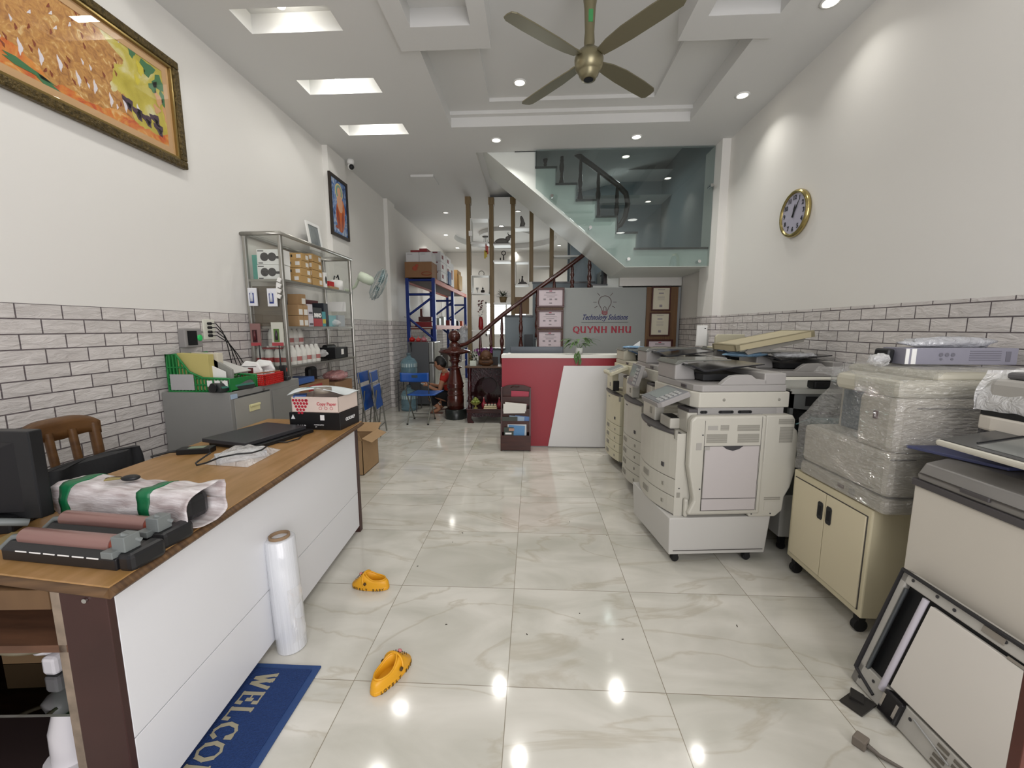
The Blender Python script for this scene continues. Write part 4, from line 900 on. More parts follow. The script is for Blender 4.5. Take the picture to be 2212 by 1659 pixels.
# keys on the parcel
t = thing('car_keys', 'bunch of keys with a black fob lying on the wrapped parcel', 'keys', tuple(at_z(268, 1038, DZ+0.128)), 0.2)
g = G(); g.sph((0.02,0.0,0.008), 0.022, (1.2,0.8,0.45), 16); g.build('fob', BLACK, t)
for k in range(4):
    g = G(); a = 2.9+0.14*k; d = Vector((math.cos(a), math.sin(a), 0)); g.tube([Vector((0,0,0.008))+d*0.008, Vector((0,0,0.006))+d*0.05], 0.003, 5); g.build('key', mat('brass key', 'b8a870', 0.3, 0.8), t)
g = G(); g.tube([(-0.035+0.022*math.cos(a), 0.01+0.012*math.sin(a), 0.006) for a in [2*PI*k/20 for k in range(20)]], 0.0022, 5, closed=True); g.build('ring', mat('dull key ring', '5d4a38', 0.4, 0.5), t)
# monitor (its back half seen at the left edge)
t = thing('monitor', 'black monitor seen from behind at the left edge of the desk', 'monitor', (-1.70, 1.14, DZ), 0.0)
g = G(); g.box(-0.22, 0.205, -0.025, 0.012, 0.035, 0.308); bz_ = g.build('screen_frame', BLACK, t, bev=0.004)
g = G(); n0 = [(-0.19,0.055),(0.155,0.055),(0.155,0.275),(-0.19,0.275)]; n1 = [(-0.16,0.06),(0.07,0.06),(0.07,0.235),(-0.16,0.235)]
g._a([(x, -0.025, z) for x, z in n0]+[(x, -0.05, z) for x, z in n1], [(0,1,5,4),(1,2,6,5),(2,3,7,6),(3,0,4,7),(4,5,6,7),(3,2,1,0)]); hs = g.build('rear_housing', mat('black rear housing', '151416', 0.5), t, bev=0.002)
g = G()
for k in range(20): g.box(-0.15, 0.06, -0.0525, -0.0495, 0.070+k*0.0078, 0.0735+k*0.0078)
g.build('vent_slats', mat('matt black slat', '232226', 0.6), hs)
g = G(); g.box(-0.12,0.10,-0.06,0.10,0.0,0.010); g.box(-0.04,0.04,-0.01,0.01,0.0,0.06); g.build('stand', BLACK, t)
# parts and card under the monitor
tag(G().ob((0,0,0.004),(0.16,0.09,0.008),(0,0,0.25)).build('card_sheet', mat('yellowish card', '8d7a50', 0.7), loc=tuple(on_desk(65, 1165)), bev=0.001), 'yellow brown card piece on the desk under the monitor', 'card')
t = thing('loose_parts', 'dark loose cartridge part at the left edge of the desk', 'machine part', tuple(on_desk(5, 1140)))
g = G(); g.ob((0,0,0.03),(0.12,0.12,0.05),(0.1,0.1,0.4)); g.build('block', BLACK, t, bev=0.008); g = G(); g.tube([(-0.02,-0.08,0.015),(0.05,-0.06,0.05),(0.09,0.0,0.02)],0.012,8); g.build('arm', TGREY, t)
# wooden chair with a black bag on its back, behind the desk
CWD = wood_mat('brown chair wood', '6e4d2c', '573b21', 0.4, (3, 3, 12))
t = thing('wooden_chair', 'brown wooden slat back chair behind the desk by the brick wall', 'chair', (-2.08, 1.60, 0), 0.0)
yb = 1.60
A = [at_x(a_, b_, -2.14) for a_, b_ in ((35, 905), (190, 893), (190, 893), (205, 975))]
y0_, y1_ = at_x(20, 915, -2.14).y-1.60, at_x(200, 900, -2.14).y-1.60
zt_ = at_x(150, 897, -2.14).z
ym = (y0_+y1_)/2; hw = (y1_-y0_)/2
def crest(u, v):
    y = ym+(u*2-1)*hw; return (-0.06+0.03*(2*u-1)**2, y, zt_-0.045*(2*u-1)**4-v*(0.10-0.04*abs(2*u-1)**2))
g = G(); g.surf(crest, 20, 3); g.build('crest_rail', CWD, t, solid=0.026)
for s_ in (-1, 1):
    g = G(); g.tube([(-0.0, ym+s_*(hw-0.03), 0.0), (-0.0, ym+s_*(hw-0.025), 0.45), (-0.04, ym+s_*(hw-0.02), zt_-0.05)], 0.021, 8); g.build('back_leg', CWD, t)
    g = G(); g.tube([(0.38, ym+s_*(hw-0.03), 0.0), (0.38, ym+s_*(hw-0.03), 0.44)], 0.02, 8); g.build('front_leg', CWD, t)
for k in range(4):
    y = ym+(k-1.5)*0.095; g = G(); g.tube([(0.0, y, 0.47), (-0.045, y, zt_-0.06)], 0.016, 8); g.build('back_slat', CWD, t)
g = G(); g.box(-0.02, 0.42, ym-hw+0.01, ym+hw-0.01, 0.44, 0.475); g.build('seat', CWD, t, bev=0.01)
bagc = at_x(205, 1010, -2.0)
t = thing('black_bag', 'soft black bag hanging over the chair behind the desk', 'bag', (-2.0, bagc.y, 0.46))
def bag(u, v):
    a = 2*PI*u; h = v; w = 0.235*(0.97-0.10*h**4); d = 0.055*(1-0.6*h)+0.01
    c = math.cos(a); s_ = math.sin(a); c = math.copysign(abs(c)**0.5, c); s_ = math.copysign(abs(s_)**0.7, s_)
    return (d*s_+0.012*math.sin(7*a+5*h), w*c, h*0.32-0.02*(1-h)*math.cos(a*2))
g = G(); g.surf(bag, 40, 14); g.surf(lambda u, v: (bag(u, 1)[0]*(1-v), bag(u, 1)[1]*(1-v), bag(u, 1)[2]+0.012*math.sin(v*PI/2)), 40, 3); g.build('bag_body', mat('black nylon', '222326', 0.6, bump=0.4, bs=12), t)
g = G(); g.tube([(0.07,-0.14,0.20),(0.085,-0.07,0.13),(0.09,0.02,0.11),(0.085,0.11,0.14),(0.07,0.17,0.22)],0.010,8); g.build('strap', mat('black strap', '141416', 0.5), t)

# stack of laptops, power supply, bag with parts
def quadslab(name, pts, z0, z1, m, label=None, cat=None, bev=0.003, parent=None, group=None):
    c = sum((Vector(p) for p in pts), Vector((0,0)))/len(pts)
    g = G(); g.prism([(p[0]-c.x, p[1]-c.y) for p in pts], 'z', 0, z1-z0); o = g.build(name, m, parent, bev=bev, loc=(c.x, c.y, z0))
    if label: tag(o, label, cat, group)
    return o
def zpt(z, *pp): return [(at_z(a_, b_, z).x, at_z(a_, b_, z).y) for a_, b_ in pp]
LAP = mat('charcoal laptop lid', '333438', 0.38)
quadslab('laptop', [(-1.70,2.02),(-1.40,1.93),(-1.29,2.31),(-1.59,2.40)], DZ, DZ+0.020, BLACK, 'black laptop at the bottom of the stack on the desk', 'laptop', group='stacked laptops')
quadslab('laptop', [(-1.72,2.00),(-1.43,1.92),(-1.33,2.30),(-1.62,2.38)], DZ+0.022, DZ+0.043, LAP, 'charcoal laptop lying on top of the black one on the desk', 'laptop', group='stacked laptops')
t = thing('power_adapter', 'black laptop power adapter with pale label left of the laptops', 'power adapter', tuple(on_desk(425, 978)), 0.25)
G().box(-0.075, 0.075, -0.03, 0.03, 0, 0.028).build('brick', BLACK, t, bev=0.004); G().box(-0.03, 0.04, -0.02, 0.02, 0.028, 0.0285).build('rating_label', mat('grey green label', '7d8a76', 0.5), t)
g = G(); g.tube([(-0.075,0,0.014),(-0.11,-0.01,0.014),(-0.17,-0.05,0.006)],[0.008,0.006,0.005],6); g.build('plug_cord', BLACK, t)
def deskpath(z, *pp): return [tuple(at_z(a_, b_, z)) for a_, b_ in pp]
g = G(); g.tube(deskpath(DZ+0.006, (640,932),(655,938),(645,948),(620,955),(595,955),(570,948),(560,940)), 0.0035, 6); tag(g.build('cord', BLACK), 'black cord winding from the laptops past the carton on the desk', 'cord')
g = G(); g.tube(deskpath(DZ+0.042, (575,965),(565,972),(545,978),(510,981),(475,988),(445,1000),(425,1005),(423,1000),(440,988),(455,978)), 0.0038, 6); tag(g.build('cord', BLACK), 'black cord looping over the clear plastic bag on the desk', 'cord')
FILM = film_mat('crinkled clear bag', 'ffffff', 0.30, 0.08, 14, 1.0)
t = thing('plastic_bag', 'clear plastic bag of parts lying on the desk before the laptops', 'bag', (0, 0, 0))
c0 = on_desk(520, 985)
t.location = c0
cs = [Vector(at_z(a_, b_, DZ+0.005))-Vector(c0) for a_, b_ in ((442,1002),(535,1008),(607,970),(500,968))]
def pb_(u, v):
    p = cs[0].lerp(cs[1], u).lerp(cs[3].lerp(cs[2], u), v); e = (math.sin(PI*u)*math.sin(PI*v))**0.5 if 0 < u < 1 and 0 < v < 1 else 0
    return (p.x, p.y, 0.002+0.045*e+0.012*noise.noise(Vector((u*6, v*6, 1)))*e)
g = G(); g.surf(pb_, 28, 20); g.build('film', FILM, t)
g = G(); g.ob(tuple(cs[0].lerp(cs[2], 0.45)+Vector((0,0,0.010))), (0.20,0.11,0.024), (0,0,0.75)); g.build('white_card', mat('pale grey card', 'b9bcc0', 0.4), t, bev=0.002)
# cartons at the far end
def pbox(name, loc, w, d, h, rz, mt, label, group=None, open_=False, cat='box'):
    t = thing(name, label, cat, loc, rz, group)
    g = G()
    if open_:
        e = 0.006
        g.box(0,w,0,d,0,e); g.box(0,w,0,e,0,h); g.box(0,w,d-e,d,0,h); g.box(0,e,0,d,0,h); g.box(w-e,w,0,d,0,h)
    else: g.box(0, w, 0, d, 0, h)
    g.build('carton', mt, t, bev=0.002)
    return t
WT = mat('white print', 'e2e2e2', 0.6)
p = on_desk(627, 927)
t = pbox('carton', (p.x, p.y, DZ), 0.325, 0.235, 0.105, -0.06, mat('black carton', '151517', 0.4), 'black carton with white lettering at the far end of the desk')
g = G(); Mx = lambda x, z: frame_mtx((x, -0.0015, z), (1,0,0), (0,-1,0))
g.text('GOOALP', 0.024, Mx(0.055, 0.012), bold=0.0008); g.prism([(0.012,0.065),(0.038,0.065),(0.025,0.093)], 'y', -0.0015, 0.0); g.box(0.20,0.226,-0.0015,0,0.06,0.092)
g.text('POWER SUPPLY', 0.009, Mx(0.19, 0.028)); g.text('12V', 0.008, Mx(0.17, 0.016))
g.text('GOOALP', 0.028, frame_mtx((0.3265, 0.12, 0.045), (0,1,0), (1,0,0)), bold=0.0008); g.build('lettering', WT, t)
t = pbox('carton', (p.x+0.02, p.y-0.002, DZ+0.107), 0.30, 0.235, 0.095, -0.06, mat('pinkish white carton', 'd9c9bf', 0.6), 'white and pink paper carton with red dots on top of the black carton', open_=True)
g = G()
for r_ in range(5):
    for c_ in range(6-r_):
        x = 0.014+c_*0.020+0.008*r_; z = 0.010+r_*0.019
        if x+0.0 < 0.13-r_*0.0: g.lathe((x if x < 0.1 else 0.1, -0.0012, 0.083-z+0.0), [(0.0001,0),(0.0085,0)], 12, rot=(PI/2,0,0))
g.build('red_dots', mat('crimson dots', 'b02338', 0.5), t)
g = G(); g.text('Copy Paper', 0.026, Mx(0.225, 0.045), bold=0.0003)
for x in (0.185, 0.22, 0.255): g.tube([(x+0.009*math.cos(a), -0.001, 0.027+0.009*math.sin(a)) for a in [2*PI*k/12 for k in range(12)]], 0.0012, 4, closed=True)
g.build('red_lettering', mat('red lettering', 'c04a55', 0.5), t)
g = G(); pth = [(0.0,0.0),(0.10,0.012),(0.22,0.006),(0.31,0.02)]
def ppr(u, v): return (-0.01+0.32*u, -0.02+0.26*v, 0.0+0.03*math.sin(u*2.5+v*1.3)+0.012*math.sin(v*5+u*3))
zt = DZ+0.107+0.095
g = G(); g.surf(ppr, 16, 12); pp_ = tag(g.build('paper_sheets', mat('pale printed sheet', 'd8dfe0', 0.6), loc=(p.x+0.025, p.y-0.01, zt+0.012), solid=0.004), 'loose printed papers piled on the paper carton', 'papers')
pp_.rotation_euler = (0, 0, -0.06)
g = G()
for k in range(7): g.tube([Vector(ppr(0.2+0.08*math.sin(k)+0.05*j, 0.15+k*0.1))+Vector((0,0,0.0035)) for j in range(6)], 0.0012, 4)
g.build('print', mat('teal print', '8aa9a8', 0.7), pp_)
t = tag(G().lathe((0,0,0), [(0.038,0),(0.05,0),(0.05,0.03),(0.038,0.03),(0.038,0)], 32).build('tape_roll', mat('clear brown tape roll', '8b8378', 0.3), loc=(p.x+0.22, p.y+0.0, zt+0.025)), 'roll of packing tape lying on the papers', 'tape')
G().lathe((0,0,0), [(0.0001,0.012),(0.0375,0.012)], 32).build('core', mat('tape core disc', '9a9a9a', 0.5), t)
tag(G().ob((0,0,0.006),(0.07,0.05,0.012),(0.1,0,0.4)).build('blue_packet', mat('blue packet', '3d63a8', 0.4), loc=(p.x+0.06, p.y+0.03, zt-0.004)), 'small blue packet under the papers in the carton', 'packet')

# ================================================================ things on the filing cabinet
CZ = 0.952
def lattice_basket(name, loc, rz, w, d, h, m, label, cut=None, nx=12, nz=5, cat='basket'):
    t = thing(name, label, cat, loc, rz); g = G(); e = 0.004
    g.box(0,w,0,d,0,0.006)
    def side(a, b, hl, hr):
        a = Vector(a); b = Vector(b); n_ = nx
        for i in range(n_+1):
            f = i/n_; p = a.lerp(b, f); hh = hl+(hr-hl)*f; g.ob((p.x,p.y,hh/2),(0.0055,0.0055,hh))
        for j in range(nz+1):
            f = j/nz; g.tube([a+Vector((0,0,max(0.004,hl*f))), b+Vector((0,0,max(0.004,hr*f)))], 0.0035 if j < nz else 0.006, 4)
    hn = h if cut is None else cut
    side((0,0,0),(w,0,0),h,hn); side((w,0,0),(w,d,0),hn,hn); side((0,d,0),(w,d,0),h,hn); side((0,0,0),(0,d,0),h,h)
    g.build('lattice', m, t)
    return t
q = at_z(365, 850, CZ)
GRNP = mat('green plastic', '1f7a3c', 0.4)
bx_, by_ = -2.40, 2.575
t = thing('file_holder', 'green plastic magazine file basket full of papers on the cabinet', 'file basket', (bx_, by_, CZ))
fw_, fd_, fh_ = 0.42, 0.26, 0.245
prof = [(0,0),(fw_,0),(fw_,0.085),(0.24,0.09),(0.15,0.13),(0.10,0.20),(0.07,fh_),(0,fh_)]
g = G()
for y in (0.0, fd_):
    n_ = 18
    for i in range(n_+1):
        x = fw_*i/n_; hh = 0.085
        for (a_, b_), (c_, d_) in zip(prof[2:], prof[3:]):
            if c_ <= x <= a_ and a_ != c_: hh = b_+(d_-b_)*(a_-x)/(a_-c_); break
        if x <= 0.07: hh = fh_
        g.ob((x, y, hh/2), (0.009, 0.006, hh))
    g.tube([(a_, y, b_) for a_, b_ in prof], 0.008, 4, closed=True)
    for z in (0.045, 0.09, 0.16): g.tube([(0, y, z), (fw_ if z < 0.09 else (0.24 if z < 0.1 else 0.13), y, z)], 0.006, 4)
g.box(0, fw_, 0, fd_, 0, 0.006); g.box(0, 0.008, 0, fd_, 0, fh_); g.box(fw_-0.008, fw_, 0, fd_, 0, 0.085)
g.build('basket', GRNP, t)
g = G(); g.box(0.02, 0.18, -0.008, -0.005, 0.012, 0.115); g.build('pasted_note', mat('grey printed note', 'a9a8a8', 0.7), t)
for k in range(3):
    g = G(); g.box(0.27+k*0.052, 0.305+k*0.052, -0.008, -0.005, 0.035, 0.075); g.build('small_label', PAPER, t)
def leaning(name, mt, label, x0, x1, yy, h0, h1, cut=0.0, cat='papers', th=0.03):
    g = G(); g.prism([(x0,0),(x1,0.0),(x1,h1),(x0+cut,h0),(x0,h0)], 'y', -th/2, th/2)
    return tag(g.build(name, mt, loc=(bx_, by_+yy, CZ+0.008), bev=0.002), label, cat)
leaning('yellow_folder', mat('yellow green paper stack', 'b9ad6c', 0.7, bump=0.2, bs=3, stretch=(1,80,1)), 'yellow paper stack standing in the green file basket', 0.06, 0.27, 0.045, 0.245, 0.235, th=0.05)
leaning('paper_stack', mat('cream paper stack', 'cfc8b4', 0.7), 'cream papers behind the yellow stack in the green file basket', 0.10, 0.28, 0.115, 0.245, 0.24, th=0.05)
leaning('grey_folder', mat('grey folder', '8e8e88', 0.6), 'grey folder leaning in the green file basket', 0.25, 0.37, 0.10, 0.20, 0.13, th=0.02)
leaning('white_sheet', PAPER, 'white sheet curling in the green file basket before the grey folder', 0.27, 0.36, 0.05, 0.16, 0.12, th=0.004)
# white plastic tray with handle, red box, red basket, toner, walkie-talkies
t = thing('white_case', 'white plastic part with a square opening standing on the cabinet', 'plastic part', (-2.20, 2.98, CZ))
g = G(); o_ = [(0,0),(0.16,0),(0.16,0.10),(0.13,0.16),(0.04,0.17),(0,0.13)]
g.prism(o_, 'y', 0.0, 0.025); g.prism(o_, 'y', 0.15, 0.175); g.box(0,0.16,0,0.17,0,0.01); g.box(0.0,0.13,0.0,0.17,0.12,0.135); g.build('shell', WHITE, t, bev=0.01)
g = G(); g.box(0.06,0.10,-0.002,0.0,0.08,0.12); g.build('opening', mat('dark red opening', '5c2426', 0.5), t)
tag(G().ob((0,0,0.012),(0.30,0.20,0.01),(0.0,0.35,0.1)).build('white_tray', mat('off white tray', 'c9c9c4', 0.5), loc=(-2.24, 2.86, CZ+0.14), bev=0.003), 'off white plastic tray leaning behind the green basket', 'tray')
t = thing('red_box', 'small red plastic box at the back of the cabinet top', 'box', (-2.28, 3.14, CZ)); G().box(0,0.09,0,0.08,0,0.13).build('body', mat('dark red plastic', '8c1c26', 0.4), t, bev=0.006); G().box(-0.01,0.10,-0.01,0.02,0.10,0.115).build('lip', mat('dark red plastic'), t)
lattice_basket('red_basket', (-2.10, 2.86, CZ), 0.05, 0.16, 0.24, 0.075, mat('red basket plastic', 'bd2420', 0.4), 'red plastic lattice basket on the cabinet beside the toner', nx=14, nz=5)
g = G(); g.tube([(0.0,0,0),(0.13,0.2,0.01)], 0.005, 6); tag(g.build('pencil', mat('brown pencil', '8b5a3c', 0.5), loc=(-2.08, 2.87, CZ+0.08)), 'brown pencil lying across the red basket', 'pencil')
def crumple(c, r, m, nm, label, cat, seed=0, sc=(1,1,0.6)):
    g = G(); g.sph((0,0,0), r, sc, 24); g.v = [tuple(Vector(v)*(1+0.35*noise.noise(Vector(v)*(3.5/r)+Vector((seed,0,0))))) for v in g.v]
    return tag(g.build(nm, m, loc=c), label, cat)
crumple((-2.15, 2.80, CZ+0.085), 0.05, film_mat('green film', '5fae5a', 0.6, 0.3, 30, 0.8), 'green_bag', 'crumpled green plastic bag beside the red basket', 'bag', 2)
crumple((-2.03, 3.05, CZ+0.075), 0.04, film_mat('white film bag', 'e8e8e8', 0.6, 0.3, 30, 0.8), 'small_plastic_bag', 'crumpled clear bag inside the red basket', 'bag', 5)
t = thing('toner_cartridge', 'dark toner cartridge with a teal stripe on the front of the cabinet', 'toner cartridge', (-2.03, 2.66, CZ), 1.35)
g = G(); g.prism([(-0.05,0),(0.05,0),(0.055,0.03),(0.03,0.06),(-0.03,0.06),(-0.055,0.03)], 'x', -0.13, 0.13); g.build('body', mat('toner shell', '2b2f2f', 0.4), t, bev=0.006); g = G(); g.box(-0.12,0.12,-0.057,-0.045,0.028,0.040); g.build('stripe', mat('teal stripe', '3f7a6c', 0.4), t); g = G(); g.cyl((-0.14,0,0.03),(-0.13,0,0.03),0.03); g.build('gear', BLACK, t)
def radio(loc, rz, label):
    t = thing('walkie_talkie', label, 'walkie-talkie', loc, rz, 'walkie-talkies in chargers')
    g = G(); g.box(-0.045,0.045,-0.035,0.035,0,0.035); g.build('charger', BLACK, t, bev=0.008)
    g = G(); g.box(-0.027,0.027,-0.017,0.017,0.02,0.12); g.build('handset', BLACK, t, bev=0.006)
    g = G(); g.tube([(-0.015,0,0.115),(-0.015,0,0.16),(-0.016,0,0.28)],[0.008,0.006,0.004],8); g.build('antenna', BLACK, t)
    g = G(); g.box(0.027,0.029,-0.008,0.008,0.07,0.10); g.build('orange_key', mat('orange key', 'a5402a', 0.5), t)
radio((-2.0, 3.19, CZ), 0.2, 'walkie-talkie in its charger at the front corner of the cabinet'); radio((-2.2, 3.24, CZ), 0.0, 'rear walkie-talkie in its charger near the red box')
# ================================================================ glass display shelf
SX0, SX1, SY0, SY1, SZ = -2.435, -2.10, 3.45, 4.80, 2.17
ALU = mat('brushed aluminium profile', 'a9a7a0', 0.3, 0.8)
SG = glass_mat('shelf glass', 'fbfcfb', 0.06)
t = thing('display_shelf', 'tall aluminium and glass display shelf against the left wall', 'display shelf', (SX0, SY0, 0))
W_, L_ = SX1-SX0, SY1-SY0
for x, y in ((0.015,0.015),(W_-0.015,0.015),(0.015,L_-0.015),(W_-0.015,L_-0.015)):
    g = G(); g.box(x-0.016,x+0.016,y-0.016,y+0.016,0.0,SZ-0.03); g.build('post', ALU, t, bev=0.008)
g = G(); g.tube([(0.0,0,SZ-0.02),(W_,0,SZ-0.02),(W_,L_,SZ-0.02),(0,L_,SZ-0.02)], 0.017, 8, closed=True); g.build('top_frame', ALU, t)
g = G(); g.box(0,W_,0,L_,SZ-0.012,SZ-0.006); g.build('glass_top', SG, t)
SH = [1.78, 1.383, 1.035, 0.42]
for z in SH:
    g = G(); g.box(0.02,W_-0.02,0.02,L_-0.02,z-0.006,z); s_ = g.build('glass_shelf', SG, t)
    g = G(); g.box(W_-0.022,W_-0.004,0.02,L_-0.02,z-0.02,z); g.box(0.02,W_-0.02,0.004,0.018,z-0.02,z); g.build('shelf_edge', ALU, s_)
g = G(); g.box(0.03,W_-0.03,0.0,0.004,0.1,SZ-0.03); g.build('side_glass', SG, t)
g = G(); g.box(0.03,W_-0.03,L_-0.004,L_,0.1,SZ-0.03); g.build('side_glass', SG, t)
g = G(); g.box(0.30-.12,W_+0.0-.03,0.02,0.07,1.42,1.76);
def sp(x, y): return (SX0+x, SY0+y)
def item(nm, mt, label, cat, x, y, z, w, d, h, rz=0.0, group=None, bev=0.002, pic=None):
    "box item on a shelf: x across the shelf from the wall, y along it"
    o = G().ob((0,0,h/2),(w,d,h)).build(nm, mt, loc=(SX0+x, SY0+y, z+0.001), bev=bev); o.rotation_euler = (0,0,rz)
    tag(o, label, cat, group)
    if pic: pic(o, w, d, h)
    return o
z1, z2, z3, z4 = SH
def camface(o, w, d, h):
    g = G()
    for x in (-0.045, 0.02): g.lathe((x, -d/2-0.001, h/2), [(0.0001,0),(0.036,0)], 20, rot=(PI/2,0,0))
    g.box(0.055, w/2-0.006, -d/2-0.001, -d/2, h*0.38, h*0.55); g.box(-w/2+.008, -0.05, -d/2-0.001, -d/2, h*0.86, h*0.92); g.box(-w/2+.01, -0.06, -d/2-0.001, -d/2, h*0.06, h*0.12)
    g.build('front_print', mat('dark camera print', '2b282a', 0.5), o)
item('camera_box', WHITE, 'lower white camera box on the top shelf of the display', 'box', 0.185, 0.12, z1, 0.22, 0.12, 0.125, 0, 'white camera boxes', pic=camface)
item('camera_box', WHITE, 'upper white camera box, stacked on top of the other one in the display', 'box', 0.19, 0.12, z1+0.127, 0.22, 0.12, 0.125, 0.05, 'white camera boxes', pic=camface)
item('blister_pack', mat('teal plastic pack', '55a596', 0.3), 'teal blister pack standing at the wall end of the top glass shelf', 'package', 0.05, 0.10, z1, 0.05, 0.05, 0.21)
KR = mat('kraft box', 'b5935f', 0.7, var=0.06, vs=12); LBL = mat('white box label', 'dcdad4', 0.6)
def kraft(o, w, d, h):
    G().box(w/2, w/2+0.001, d/2-0.07, d/2-0.02, h*0.25, h*0.8).build('side_label', LBL, o); G().box(w/2-0.05, w/2-0.01, -d/2-0.001, -d/2, h*0.3, h*0.8).build('end_label', LBL, o)
    g = G()
    for k in range(3): g.box(w/2-0.11+k*0.02-0.03, w/2-0.097+k*0.02-0.03, -d/2-0.001, -d/2, h*0.4, h*0.75)
    g.build('handling_marks', INK, o)
kn = ['bottom kraft box of the front stack on the top display shelf', 'second kraft box from the bottom of the front stack on the top shelf', 'third kraft box of the front stack on the top shelf', 'top kraft box of the front stack on the top shelf']
for k in range(4): item('kraft_box', KR, kn[k], 'box', 0.20, 0.38+0.012*(k % 2), z1+k*0.068, 0.24, 0.20-0.02*k, 0.066, 0.02*k, 'kraft boxes on the top shelf', pic=kraft)
kn = ['bottom kraft box of the rear stack on the top display shelf', 'second kraft box of the rear stack on the top shelf', 'third kraft box of the rear stack on the top shelf', 'topmost kraft box of the rear stack, nearest the glass top']
for k in range(4): item('kraft_box', KR, kn[k], 'box', 0.20, 0.62, z1+k*0.075, 0.22, 0.20, 0.072, 0.03*k, 'kraft boxes on the top shelf', pic=kraft)
item('white_gadget_box', WHITE, 'slim white box with a black oval at the end of the kraft boxes', 'box', 0.26, 0.78, z1, 0.10, 0.05, 0.15, pic=lambda o, w, d, h: G().sph((0.052,0,h*0.5),0.01,(0.3,1.6,4.0),12).build('black_oval', BLACK, o))
item('red_box', RED, 'small red box on a brown one on the top display shelf', 'box', 0.24, 0.95, z1+0.03, 0.09, 0.12, 0.05)
item('brown_box', CARD, 'flat brown box under the red one on the top display shelf', 'box', 0.23, 0.98, z1, 0.14, 0.2, 0.028)
t = thing('jar', 'white plastic jar with black cables at the far end of the top shelf', 'jar', (SX0+0.22, SY0+1.2, z1+.001)); G().lathe((0,0,0),[(0.0001,0),(0.07,0),(0.07,0.11),(0.06,0.12),(0.0001,0.12)],20).build('body', WHITE, t); g = G(); g.tube([(-0.03,0,0.12),(-0.02,0,0.17),(0.0,0.01,0.15),(0.02,0,0.18),(0.03,0,0.12)],0.007,6); g.build('cable', BLACK, t)
# second shelf
WBR = mat('dark olive brown panel', '6e6250', 0.7, stretch=(1,1,30), col2='5c5244', vs=2)
item('corrugated_board', WBR, 'large dull brown corrugated board standing inside the near end of the display', 'board', 0.15, 0.05, z2-0.0, 0.24, 0.02, 0.34)
BB = mat('small brown box', 'a5855f', 0.7)
def lab2(o, w, d, h): G().box(w/2, w/2+0.001, -d*0.38, d*0.38, h*0.08, h*0.6).build('label', LBL, o)
names2 = iter(['first brown box of the bottom row on the middle shelf', 'second brown box of the bottom row on the middle shelf', 'first brown box of the second row on the middle shelf', 'second brown box of the second row on the middle shelf', 'brown box alone on top of the small boxes on the middle shelf'])
for (y, k) in ((0.30,0),(0.385,0),(0.30,1),(0.385,1),(0.36,2)): item('small_box', BB, next(names2), 'box', 0.23, y, z2+k*0.10, 0.13, 0.078, 0.097, 0, 'small brown boxes', pic=lab2)
GW = mat('grey white box', 'c9c5cc', 0.6)
def lab3(o, w, d, h): G().box(w/2, w/2+0.001, -d*0.4, d*0.4, h*0.1, h*0.3).build('label', mat('dark grey band', '5e5a60', 0.6), o)
item('white_small_box', GW, 'lower white box beside the brown ones on the middle shelf', 'box', 0.235, 0.475, z2, 0.12, 0.08, 0.105, 0, 'white boxes on the middle shelf', pic=lab3); item('white_small_box', GW, 'upper white box beside the brown ones on the middle shelf', 'box', 0.235, 0.47, z2+0.107, 0.12, 0.08, 0.105, 0.0, 'white boxes on the middle shelf', pic=lab3)
def inno(o, w, d, h):
    g = G(); g.text('INNO', 0.052, frame_mtx((w/2+0.001, 0.0, h*0.5), (0,1,0), (1,0,0)), bold=0.004); g.build('lettering', WHITE, o); G().box(w/2, w/2+0.001, -d/2+.001, d/2-.001, 0.002, h*0.42).build('red_band', mat('box red', 'a2262a', 0.4), o)
item('black_red_box', BLACK, 'black and red box with white lettering on the middle shelf', 'box', 0.23, 0.61, z2, 0.12, 0.17, 0.185, pic=inno)
item('teal_box', mat('teal card', '3f8f96', 0.5), 'narrow teal and yellow box on the middle shelf', 'box', 0.25, 0.735, z2, 0.08, 0.07, 0.15, pic=lambda o, w, d, h: G().box(w/2, w/2+0.001, -0.03, 0.03, 0.03, 0.075).build('yellow_band', mat('yellow card', 'c2b13c', 0.5), o))
item('dark_box', mat('dark blue grey card', '2c3138', 0.5), 'dark blue grey box behind the teal one on the middle shelf', 'box', 0.20, 0.82, z2, 0.14, 0.09, 0.24)
item('teal_bag_box', mat('pale teal pack', '7fb0b4', 0.4), 'pale teal packs in film on the middle shelf', 'package', 0.2, 0.98, z2, 0.12, 0.16, 0.12)
crumple((SX0+0.26, SY0+1.02, z2+0.04), 0.06, film_mat('clear film', 'ffffff', 0.35, 0.1, 30, 0.8), 'film_bag', 'crumpled clear film bag at the end of the middle shelf', 'bag', 9)
item('wire_rack', mat('black outlined pack', 'aab0b4', 0.5), 'pale pack with dark outline at the far end of the middle shelf', 'package', 0.24, 1.2, z2, 0.03, 0.16, 0.13)
item('paper_sheet', PAPER, 'white notice taped inside the display above the middle shelf', 'notice', 0.20, 1.2, z2+0.17, 0.22, 0.004, 0.11, bev=0)
item('red_lid_box', mat('dim red lid', '6b3a3c', 0.4), 'clear box with a dark red band standing behind the black and red box', 'box', 0.1, 0.72, z2, 0.10, 0.36, 0.27)
